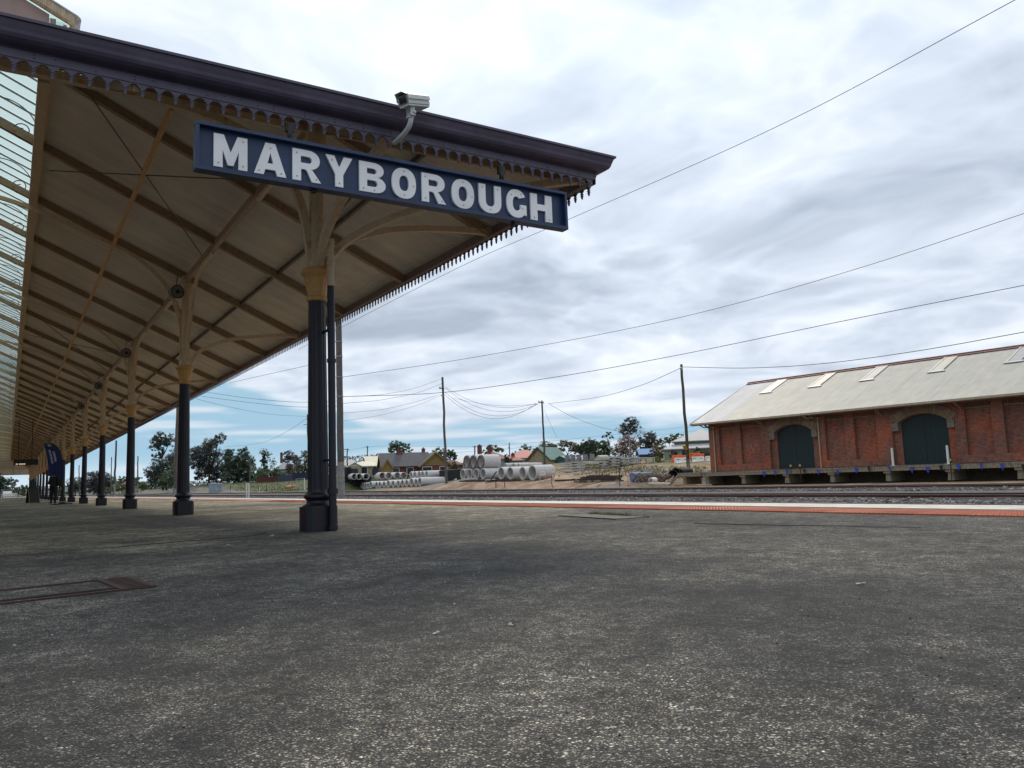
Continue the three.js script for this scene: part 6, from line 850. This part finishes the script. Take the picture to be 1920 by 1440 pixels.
  house('pale green weatherboard house with a two tier grey verandah roof', 1310, 862, 118, -0.1, [{ x: 0.6, w: 7.2, d: 7, h: 2.75, rise: 1.7, ridge: 'hip', wall: mint, roof: greyR }, { x: -0.4, z: 4.1, w: 7.8, d: 2.0, h: 1.65, rise: 0.55, ridge: 'hip', wall: mint, roof: greyR, over: 0.25, windows: [[-2.6, 0.85, 0.6, 1.1, mint], [-0.9, 0.85, 0.9, 1.1, mint], [1.6, 0.85, 0.7, 1.0, mint]] }]);
  house('small shed with a bright blue tarpaulin roof behind the rusty brown tree', 1212, 858, 135, 0.2, [{ w: 2.4, d: 2, h: 0.7, rise: 0.7, wall: M.timber, roof: mat([0.14, 0.27, 0.50], 0.6) }, { x: 1.9, w: 1.6, d: 2, h: 0.6, rise: 0.5, wall: M.timber, roof: M.timberPale }]);
  house('chimneyed grey roofed house hidden by trees near the lamp pole', 537, 894, 235, 0.1, [{ w: 6.5, d: 6, h: 2.3, rise: 2.2, ridge: 'hip', wall: greyW, roof: greyR, chimneys: [[-1.4, 0, 3.0, 0.7]] }]);
  house('house roof just visible past the fourth column', 243, 921, 260, 0, [{ w: 5, d: 5, h: 2.2, rise: 1.5, ridge: 'hip', wall: creamW, roof: maroon }]);
}

// ------------------------------------------------------------------ trees
const leafMat = new THREE.MeshPhysicalMaterial({ roughness: 0.9, side: THREE.DoubleSide, vertexColors: true, transmission: 0.3, thickness: 0 }), LEAFSIZE = 2.3;
let treeSeed = 500;
function tree(label, u, v, D, lobes, color, o = {}) {
  const R = rng(treeSeed++), b = o.noFoot ? at(u, v, D) : gp(u, v, D), t = thing(o.name || 'tree', label, o.cat || 'tree', b), k = 1 / pxm(D), right = V3(1, 0, 0).applyQuaternion(camQ).setY(0).normalize(), back = V3(right.z, 0, -right.x).multiplyScalar(-1);
  const pos = [], col = [], nor = [], trunk = new MB(), dens = o.dens || 1, leaf = (o.leaf || LEAFSIZE) * k, C = V3(), mains = [];
  for (const [lu, lv, ru, rv] of lobes) {
    const c = at(lu, lv - (dens > 0.75 && D > 150 ? 0.6 : 0), D).sub(b).addScaledVector(back, (R() - 0.5) * ru * 1.1 * k), a = ru * k * (dens > 0.75 && D > 150 ? 1.12 : 1), h = rv * k * (dens > 0.75 && D > 150 ? 1.1 : 1); mains.push(c);
    const nCl = Math.max(10, Math.round(ru * rv * 0.30)), per = Math.round(dens * Math.max(14, ru * rv * 46 / (LEAFSIZE * LEAFSIZE) / nCl) * (o.leaf ? Math.pow(LEAFSIZE / o.leaf, 2) : 1));
    for (let i = 0; i < nCl; i++) {
      const th = R() * 6.283, ph = Math.acos(2 * R() - 1), rr = mix(0.15, 1.0, Math.pow(R(), 0.5)), q = V3(Math.sin(ph) * Math.cos(th), Math.cos(ph), Math.sin(ph) * Math.sin(th)).multiplyScalar(rr);
      const cc = V3(c.x, c.y, c.z).addScaledVector(right, q.x * a).addScaledVector(back, q.z * a); cc.y += q.y * h; const cr = mix(0.20, 0.40, R()) * Math.min(a, h) * (o.sparse ? 0.8 : 1), tone = mix(0.6, 1.35, R()), warm = (R() - 0.5) * 0.25;
      for (let j = 0; j < per; j++) {
        const d = V3(R() - 0.5, R() - 0.5, R() - 0.5).normalize().multiplyScalar(cr * Math.cbrt(R()) * (j % 9 === 0 ? 1.5 : 1)); d.y *= 0.75; const p = cc.clone().add(d), n = V3(q.x * 0.5 + (R() - 0.5) * 1.1, q.y * 0.5 + 0.35 + (R() - 0.5) * 0.9, (R() - 0.5) * 1.2).addScaledVector(back, 0.25).normalize(), s = V3(R() - 0.5, R() - 0.5, R() - 0.5).cross(n).normalize(), e = V3().crossVectors(n, s), L = leaf * mix(0.6, 1.25, R()), w = L * mix(0.45, 0.8, R());
        const P = [p.clone().addScaledVector(s, -L * 0.6), p.clone().addScaledVector(e, w * 0.5), p.clone().addScaledVector(s, L * 0.6), p.clone().addScaledVector(e, -w * 0.5)], f = tone * mix(0.75, 1.25, R());
        for (const x of [0, 1, 2, 0, 2, 3]) { pos.push(P[x].x, P[x].y, P[x].z); nor.push(-n.x, -n.y, -n.z); col.push(color[0] * f * 1.15 * (1 + warm), color[1] * f * 1.15, color[2] * f * 1.15 * (1 - warm)); }
      }
    }
    C.add(c);
  }
  C.multiplyScalar(1 / lobes.length);
  const tr = (o.trunk || 3) * k / 2, fork = C.clone().multiplyScalar(o.fork || 0.5); fork.y = Math.max(fork.y, 0.3);
  trunk.rod(V3(0, -0.5, 0), fork, tr, tr * 0.7, 8); mains.forEach((m, i) => { const mid = fork.clone().lerp(m, 0.55).add(V3((R() - 0.5) * tr * 3, R() * tr * 2, 0)); trunk.rod(fork, mid, tr * 0.6, tr * 0.4, 6).rod(mid, m, tr * 0.4, tr * 0.15, 5); if (o.twigs) for (let j = 0; j < o.twigs; j++) { const e = m.clone().add(V3((R() - 0.5) * lobes[i][2] * 2.2 * k, R() * lobes[i][3] * 1.3 * k, (R() - 0.5) * lobes[i][2] * k)); trunk.rod(mid.clone().lerp(m, R()), e, tr * 0.16, tr * 0.05, 4); } });
  trunk.build(o.name === 'shrub' ? 'stem' : 'trunk', o.bark || M.bark, t);
  const g = new THREE.BufferGeometry(); g.setAttribute('position', new THREE.Float32BufferAttribute(pos, 3)); g.setAttribute('normal', new THREE.Float32BufferAttribute(nor, 3)); g.setAttribute('color', new THREE.Float32BufferAttribute(col, 3)); g.setAttribute('uv', new THREE.BufferAttribute(new Float32Array(pos.length / 3 * 2), 2)); part('crown', g, leafMat, t); return t;
}
const GUM = [0.040, 0.050, 0.032], DEEP = [0.038, 0.068, 0.030], GREEN = [0.055, 0.095, 0.028], LIME = [0.10, 0.135, 0.04], BROWN = [0.15, 0.085, 0.055], GREYB = [0.105, 0.08, 0.075], BLUEG = [0.045, 0.058, 0.052], OLIVE = [0.085, 0.085, 0.035];
tree('tall open gum tree with a round high crown between third and second columns', 312, 916, 215, [[305, 820, 17, 11], [294, 832, 12, 14], [318, 828, 14, 10], [288, 858, 6, 8], [298, 846, 9, 9], [301, 862, 5, 7]], GUM, { trunk: 3.4, fork: 0.75, sparse: 1, dens: 0.95 });
tree('dark spreading gum tree below the tall open one', 306, 916, 208, [[310, 872, 20, 15], [292, 886, 15, 13], [290, 904, 13, 9], [326, 856, 16, 13], [277, 886, 8, 9], [304, 899, 20, 13], [335, 868, 14, 14]], GUM, { trunk: 4 });
tree('mid green bushy tree between the tall gum and the second column', 328, 916, 200, [[322, 896, 18, 17], [336, 880, 13, 15], [308, 905, 10, 10]], GREEN, { trunk: 2.5 });
tree('largest dark gum tree with a ragged top right of the second column', 391, 908, 212, [[411, 822, 10, 10], [398, 833, 15, 11], [383, 847, 21, 14], [401, 855, 18, 15], [372, 866, 17, 14], [387, 880, 20, 14], [408, 880, 13, 14], [367, 850, 12, 13], [428, 848, 6, 5], [375, 893, 12, 8], [396, 897, 15, 8], [413, 896, 9, 8]], GUM, { trunk: 5, fork: 0.45 });
tree('dense rounded dark green tree, broadest of the leafy mass on the bank', 447, 907, 208, [[457, 846, 9, 8], [462, 862, 15, 14], [436, 862, 15, 14], [447, 876, 23, 16], [427, 877, 13, 13], [463, 882, 14, 13], [441, 893, 21, 13], [459, 896, 18, 11], [432, 848, 8, 7]], DEEP, { trunk: 4, dens: 1.35 });
tree('narrow dark conifer behind the red paling fence', 495, 905, 215, [[494, 852, 4, 7], [495, 864, 6, 9], [496, 876, 8, 9], [497, 888, 10, 11]], [0.022, 0.040, 0.020], { trunk: 2, dens: 1.3, twigs: 0 });
tree('light twiggy tree behind the narrow conifer', 500, 903, 225, [[492, 848, 9, 8], [503, 852, 7, 9], [510, 866, 8, 9]], [0.09, 0.11, 0.07], { trunk: 1.5, dens: 0.28, twigs: 6 });
tree('low leafy green bushes over the red paling fence', 505, 904, 203, [[500, 891, 15, 10], [484, 889, 10, 11], [513, 884, 10, 10], [520, 893, 8, 8], [490, 898, 12, 7], [530, 893, 8, 9]], GREEN, { name: 'shrub', cat: 'shrub', trunk: 2 });
tree('greyish brown tree with pale bare limbs beside the hidden grey roof', 541, 902, 215, [[541, 853, 9, 8], [549, 859, 10, 9], [557, 866, 8, 9], [536, 862, 7, 7], [543, 880, 9, 12], [553, 886, 9, 11]], GREYB, { trunk: 2.2, fork: 0.6, bark: M.whitewash, twigs: 2 });
tree('olive green tree leaning behind the grey lamp pole', 571, 901, 205, [[573, 854, 9, 11], [565, 876, 12, 12], [573, 888, 13, 10], [580, 867, 9, 11], [556, 890, 9, 9]], OLIVE, { trunk: 2.6 });
tree('dark hedge like tree right behind the first column', 596, 898, 200, [[594, 880, 10, 13], [606, 884, 10, 10]], DEEP, { trunk: 2 });
tree('wide dark round tree between fifth and fourth columns', 183, 930, 250, [[183, 894, 20, 11], [169, 904, 13, 13], [199, 904, 15, 13], [183, 914, 24, 12], [207, 914, 9, 8]], [0.036, 0.044, 0.034], { trunk: 4, dens: 1.15 });
tree('dark tree standing behind the fifth column', 141, 932, 250, [[143, 905, 11, 13], [134, 915, 10, 10], [150, 914, 8, 10]], DEEP, { trunk: 3 });
tree('low dark hill tree between pale green pole and third column', 232, 920, 280, [[232, 900, 13, 6], [226, 906, 10, 6], [242, 907, 11, 7]], DEEP, { trunk: 2 });
tree('light green shrubs at the foot of the pale green pole', 224, 924, 215, [[222, 914, 13, 7], [236, 914, 12, 7], [205, 920, 9, 6]], LIME, { name: 'shrub', cat: 'shrub', trunk: 1 });
tree('yellow green bushes beside the thin pole on the bank', 265, 920, 210, [[264, 910, 11, 8], [252, 905, 8, 7], [276, 913, 10, 7], [258, 897, 7, 6]], LIME, { name: 'shrub', cat: 'shrub', trunk: 1.2 });
tree('bright green bushes beyond the sixth column', 118, 934, 255, [[117, 926, 9, 7], [125, 922, 8, 8], [110, 920, 8, 7]], GREEN, { name: 'shrub', cat: 'shrub', trunk: 1 });
tree('dark leafy tree over the far platform end', 10, 934, 265, [[6, 908, 15, 10], [22, 904, 12, 8], [-8, 912, 10, 10]], DEEP, { trunk: 2.5 });
tree('green shrubs behind the platform end railing', 34, 934, 258, [[36, 922, 13, 8], [20, 924, 12, 7], [44, 916, 7, 6]], GREEN, { name: 'shrub', cat: 'shrub', trunk: 1 });
// right half
tree('round bright green tree above the slate roof', 744, 874, 182, [[743, 834, 12, 8], [736, 842, 9, 8], [752, 840, 9, 8]], [0.06, 0.10, 0.035], { trunk: 2.2, dens: 1.2 });
tree('smaller thin green tree beside the round bright one', 763, 874, 184, [[763, 838, 8, 6], [769, 845, 5, 5], [757, 845, 6, 5]], GREEN, { trunk: 1.6 });
tree('broad green tree behind the tall pole', 829, 878, 182, [[824, 848, 12, 8], [836, 853, 11, 9], [849, 850, 9, 7], [852, 858, 7, 6]], [0.05, 0.085, 0.032], { trunk: 2, dens: 1.2 });
tree('yellowish bushy shrub between small and stacked pipes', 852, 890, 118, [[852, 872, 7, 7], [848, 881, 9, 8], [857, 879, 7, 9]], OLIVE, { name: 'shrub', cat: 'shrub', trunk: 1.5 });
tree('green tree crown behind the two broad red chimneys', 922, 876, 195, [[912, 847, 10, 6], [926, 842, 13, 7], [938, 846, 8, 6]], GREEN, { trunk: 2 });
tree('small dark conical shrub before the maroon roofed house', 951, 880, 150, [[950, 857, 6, 5], [951, 864, 6, 7], [953, 871, 5, 6]], [0.035, 0.05, 0.03], { trunk: 1.5, dens: 1.2 });
tree('green treetops behind the salmon pink roof', 984, 872, 215, [[984, 842, 10, 7], [972, 849, 8, 5], [994, 846, 9, 6]], GREEN, { trunk: 1.6 });
tree('brownish tree left behind the stone cottage roof', 1024, 868, 190, [[1026, 835, 14, 8], [1014, 842, 10, 8], [1037, 836, 9, 7]], [0.10, 0.085, 0.045], { trunk: 2, dens: 0.8, twigs: 5 });
tree('round russet tree behind the sea green roof', 1060, 866, 190, [[1056, 836, 15, 9], [1070, 838, 12, 9], [1080, 843, 9, 8]], [0.095, 0.082, 0.042], { trunk: 2, dens: 1.1 });
tree('thick dark green tree behind the upright concrete panels', 1104, 864, 150, [[1104, 832, 15, 11], [1116, 840, 14, 13], [1096, 844, 12, 11], [1108, 849, 16, 10], [1088, 838, 7, 9]], DEEP, { trunk: 2.6, dens: 1.3 });
tree('brighter green tree next to the thick dark one', 1134, 864, 148, [[1132, 832, 13, 8], [1138, 843, 11, 11], [1127, 852, 12, 8]], [0.055, 0.09, 0.035], { trunk: 2.2, dens: 1.2 });
tree('rusty brown thin leaved tree at the middle of the yard edge', 1174, 864, 142, [[1176, 826, 17, 13], [1164, 838, 13, 12], [1186, 836, 13, 13], [1174, 847, 18, 10], [1156, 848, 10, 9]], BROWN, { trunk: 2.2, dens: 0.62, twigs: 8 });
tree('tall dark gum tree rising above the rusty brown tree', 1182, 858, 205, [[1182, 790, 13, 8], [1172, 800, 11, 9], [1191, 800, 10, 10], [1180, 808, 12, 8], [1170, 812, 7, 7]], [0.05, 0.055, 0.05], { trunk: 2.6, fork: 0.75, dens: 0.9 });
tree('bare twiggy tree reaching past the tall gum', 1196, 858, 190, [[1200, 812, 14, 10], [1162, 806, 9, 8]], GREYB, { trunk: 1.8, dens: 0.10, twigs: 16 });
tree('dark spreading gum tree toward the goods shed side', 1216, 858, 198, [[1212, 824, 15, 11], [1222, 816, 10, 8], [1206, 834, 11, 9], [1224, 832, 10, 11], [1215, 842, 14, 8]], [0.042, 0.05, 0.048], { trunk: 2.6 });
tree('tiny feathery gum crown over the brighter green tree', 1141, 856, 210, [[1139, 814, 7, 5], [1132, 818, 5, 3], [1146, 820, 5, 4]], GUM, { trunk: 1.2, fork: 0.8, dens: 0.7 });
tree('light green trees behind the green weatherboard house', 1252, 858, 205, [[1244, 828, 12, 7], [1260, 823, 12, 8], [1274, 820, 10, 6], [1234, 832, 9, 6]], GREEN, { trunk: 2 });
tree('golden brown shrub before the verandah', 1236, 866, 122, [[1236, 838, 13, 6], [1228, 846, 10, 7], [1246, 843, 9, 7], [1236, 852, 10, 7]], [0.15, 0.105, 0.045], { name: 'shrub', cat: 'shrub', trunk: 1.4 });
tree('dark dry shrub with reddish leaves below the verandah roof', 1222, 864, 128, [[1222, 853, 9, 6], [1230, 857, 7, 5]], OLIVE, { name: 'shrub', cat: 'shrub', trunk: 1.2 });
tree('clipped green shrub at the verandah by the greenish pole', 1268, 862, 110, [[1268, 850, 8, 5], [1260, 854, 6, 4]], DEEP, { name: 'shrub', cat: 'shrub', trunk: 1 });
tree('round dark green shrub beside the house wall near the shed', 1307, 862, 108, [[1307, 843, 7, 5], [1303, 848, 6, 5]], DEEP, { name: 'shrub', cat: 'shrub', trunk: 1 });
tree('straggling olive hedge between greenish pole and goods shed', 1318, 864, 100, [[1312, 853, 11, 7], [1326, 852, 10, 8], [1320, 846, 8, 4], [1334, 856, 8, 7]], OLIVE, { name: 'shrub', cat: 'shrub', trunk: 1 });
tree('leafy yellow green shrub at the end of the box culverts', 1233, 872, 102, [[1232, 861, 7, 7], [1239, 865, 6, 5]], LIME, { name: 'shrub', cat: 'shrub', trunk: 1 });
tree('yellow flowering weed clump in front of the slab piles', 1112, 880, 88, [[1112, 874, 7, 4], [1118, 877, 5, 3]], [0.22, 0.22, 0.03], { name: 'shrub', cat: 'shrub', trunk: 0.6 });
{   // far woods: one mass along the horizon
  const R = rng(321), pos = [], col = [], nor = []; const hz = (u) => 928.1 - 0.0355 * (u - 13);
  for (let u = -160; u < 2150; u += 2.2) { const top = 5 + 7 * fbm(u * 0.02, 3, 4, 401), n = u > 640 ? 44 : 26; for (let j = 0; j < n; j++) { const v = hz(u) + 3 - R() * (top + (u > 640 && u < 720 ? 46 : u > 720 && u < 1010 ? 36 : u > 1010 ? 34 : 9)), D = 480 + R() * 60, p = at(u + R() * 3, v, D), s = 0.9, f = mix(0.6, 1.3, R()); const nn = V3(R() - 0.5, R(), R() - 0.5).normalize(); for (let k = 0; k < 3; k++) { pos.push(p.x + (R() - 0.5) * s * 2, p.y + (R() - 0.5) * s * 2, p.z + (R() - 0.5) * s * 2); nor.push(0, 0, 0); col.push(0.055 * f, 0.070 * f, 0.060 * f); } } }
  const g = new THREE.BufferGeometry(); g.setAttribute('position', new THREE.Float32BufferAttribute(pos, 3)); g.computeVertexNormals(); g.setAttribute('color', new THREE.Float32BufferAttribute(col, 3)); const m = part('far_woods', g, leafMat, scene, true); m.userData.label = 'far low band of dark treetops along the horizon';
}

// ------------------------------------------------------------------ ground: one sheet through all the anchors, out to the horizon
{
  for (let a = -180; a < 180; a += 15) for (const [r, y] of [[420, 2], [1200, 6], [5000, 10]]) { const x = Math.sin(a / 57.3) * r, z = -Math.cos(a / 57.3) * r; GP.push([x, x < 0 ? -0.7 : y * sm(0, 200, x), z]); }
  const keep = []; for (const p of GP) if (!keep.some((q) => Math.hypot(q[0] - p[0], q[2] - p[2]) < 2.2)) keep.push(p);
  const n = keep.length, A = []; for (let i = 0; i < n; i++) { const r = new Float64Array(n + 2); for (let j = 0; j < n; j++) r[j] = Math.hypot(keep[i][0] - keep[j][0], keep[i][2] - keep[j][2]); r[i] += 0.5; r[n] = 1; r[n + 1] = keep[i][1]; A.push(r); }
  { const r = new Float64Array(n + 2); r.fill(1, 0, n); A.push(r); }
  for (let c = 0; c <= n; c++) { let b = c; for (let r = c + 1; r <= n; r++) if (Math.abs(A[r][c]) > Math.abs(A[b][c])) b = r; [A[c], A[b]] = [A[b], A[c]]; for (let r = c + 1; r <= n; r++) { const f = A[r][c] / A[c][c]; if (f) for (let k = c; k <= n + 1; k++) A[r][k] -= f * A[c][k]; } }
  const W = new Float64Array(n + 1); for (let r = n; r >= 0; r--) { let s = A[r][n + 1]; for (let k = r + 1; k <= n; k++) s -= A[r][k] * W[k]; W[r] = s / A[r][r]; }
  const raw = (x, z) => { let y = W[n]; for (let i = 0; i < n; i++) y += W[i] * Math.hypot(x - keep[i][0], z - keep[i][2]); return y; };
  const trackX = (x, z) => x * Math.cos(SK) - z * Math.sin(SK);
  const height = (x, z) => { const q = hgt0(x, z), lx = x - 45.83 - (z + 44.34) * 0.081, lz = z + 44.34, f = sm(-7.5, -5, lx) * sm(-4.5, -2.0, lz); return mix(q, -0.55, f); };
  const hgt0 = (x, z) => { const t = trackX(x, z), k = sm(39.0, 42.5, t), base = t < 39 && z > -420 ? BED - 0.12 : BED - 0.02; return mix(base, raw(x, z) + 0.10 * (fbm(x * 0.35, z * 0.35, 3, 501) - 0.5), z < -430 && t < 39 ? 1 : k); };
  const angs = []; for (let a = -180; a < 180; a += (a >= -12 && a < 80 ? 0.22 : 3)) angs.push(a); const rad = []; for (let r = 1; r < 5200; r *= r < 30 ? 1.25 : r < 260 ? 1.018 : 1.12) rad.push(r);
  const pos = [], col = [], uv = [], idx = [];
  for (const r of rad) for (const a of angs) {
    const x = Math.sin(a / 57.2958) * r, z = -Math.cos(a / 57.2958) * r; pos.push(x, height(x, z), z); uv.push(x, z);
    const t = trackX(x, z), n1 = fbm(x * 0.16, z * 0.16, 4, 601), n2 = fbm(x * 0.5 + 9, z * 0.5, 3, 603);
    const dirt = [0.36, 0.265, 0.165], pinkD = [0.34, 0.225, 0.155], grass = [0.085, 0.105, 0.035], dry = [0.235, 0.19, 0.085], gravel = [0.19, 0.18, 0.17], road = [0.20, 0.20, 0.205];
    let c = dirt; const M3 = (p, q, k) => p.map((w, i) => mix(w, q[i], k));
    c = M3(c, pinkD, 1 - sm(41, 46, t + n1 * 3)); const u = a;   // bearing
    const left = sm(-92, -104, z), far = sm(95, 130, r);
    c = M3(c, gravel, left * (1 - sm(45, 50, t + n1 * 4)) * sm(19, 12, a)); c = M3(c, grass, left * sm(42.5, 45.5, t + n1 * 4 + (a > 15 ? 2 : -2)) * sm(0.25, 0.5, n2 + 0.2));
    c = M3(c, gravel, sm(0.55, 0.68, n1) * (1 - left) * 0.8);
    c = M3(c, dry, (1 - left) * sm(52, 60, t) * sm(0.38, 0.55, n2)); c = M3(c, grass, (1 - left) * sm(56, 66, t) * sm(0.5, 0.62, n1) * 0.85);
    const rd = sm(3.2, 2.0, Math.abs((t - 52) + (z + 52) * 0.22)) * sm(-38, -44, z) * sm(-75, -66, z); c = M3(c, road, rd * 0.9);
    c = M3(c, M3(grass, dry, n1), far * (1 - left) * 0.8); if (r > 300) c = M3(c, [0.10, 0.11, 0.06], sm(300, 420, r));
    if (t < 38.5) c = [0.17, 0.16, 0.155]; const f = mix(0.72, 1.25, n2) * mix(0.85, 1.15, hash2(Math.round(x * 9), Math.round(z * 9), 2)); col.push(c[0] * f, c[1] * f, c[2] * f);
  }
  const w = angs.length; for (let j = 0; j < rad.length - 1; j++) for (let i = 0; i < w; i++) { const k = j * w + i, k2 = j * w + (i + 1) % w; idx.push(k, k2, k + w, k2, k2 + w, k + w); }
  const g = new THREE.BufferGeometry(); g.setAttribute('position', new THREE.Float32BufferAttribute(pos, 3)); g.setAttribute('color', new THREE.Float32BufferAttribute(col, 3)); g.setAttribute('uv', new THREE.Float32BufferAttribute(uv, 2)); g.setIndex(idx); g.computeVertexNormals();
  structure('ground', g, M.ground);
  // tufts of grass and weeds on the banks
  const R = rng(777), tri = []; for (let i = 0; i < 7; i++) { const a = R() * 6.28, h = mix(0.5, 1, R()), b = 0.05, l = 0.3 * R(); tri.push(-b * Math.cos(a), 0, b * Math.sin(a), b * Math.cos(a), 0, -b * Math.sin(a), Math.sin(a + 1) * l, h, Math.cos(a + 1) * l); }
  const tuft = new MB().tris(tri).geo(), fields = [['bank_grass', 'green grass covering the bank behind the far track', 7000, () => { const a = mix(6, 33, R()), r = mix(110, 235, R()); return [a, r]; }, [0.095, 0.125, 0.035], 0.42, (t) => t > 43.5], ['yard_weeds', 'dry yellowish weeds between the yard heaps and the shed', 5200, () => [mix(36, 56, R()), mix(64, 125, R())], [0.20, 0.175, 0.06], 0.26, (t) => t > 47]];
  for (const [name, label, N, pick, c, hgt, ok] of fields) {
    const im = new THREE.InstancedMesh(tuft, mat([1, 1, 1], 0.9), N), m = M4(), q = new THREE.Quaternion(), cc = new THREE.Color(); let k = 0, guard = 0;
    while (k < N && guard++ < N * 12) { const [a, r] = pick(), x = Math.sin(a / 57.2958) * r, z = -Math.cos(a / 57.2958) * r; if (!ok(trackX(x, z))) continue; if (fbm(x * 0.22, z * 0.22, 3, 701) < (name === 'bank_grass' ? 0.42 : 0.5)) continue; const lx = x - 45.83, lz = z + 44.34; if (lx > -4 && lz > -3) continue; q.setFromEuler(E3(0, R() * 6.28, 0)); const s = hgt * mix(0.4, 1.3, R()); m.compose(V3(x, height(x, z) - 0.02, z), q, V3(s * 1.3, s, s * 1.3)); im.setMatrixAt(k, m); const f = mix(0.6, 1.4, R()), y = R() * 0.5; im.setColorAt(k++, cc.setRGB(c[0] * f * (1 + y * 0.5), c[1] * f, c[2] * f)); }
    im.count = k; im.name = name; im.userData.kind = 'stuff'; im.userData.label = label; scene.add(im);
  }
}
renderer.render(scene, camera);
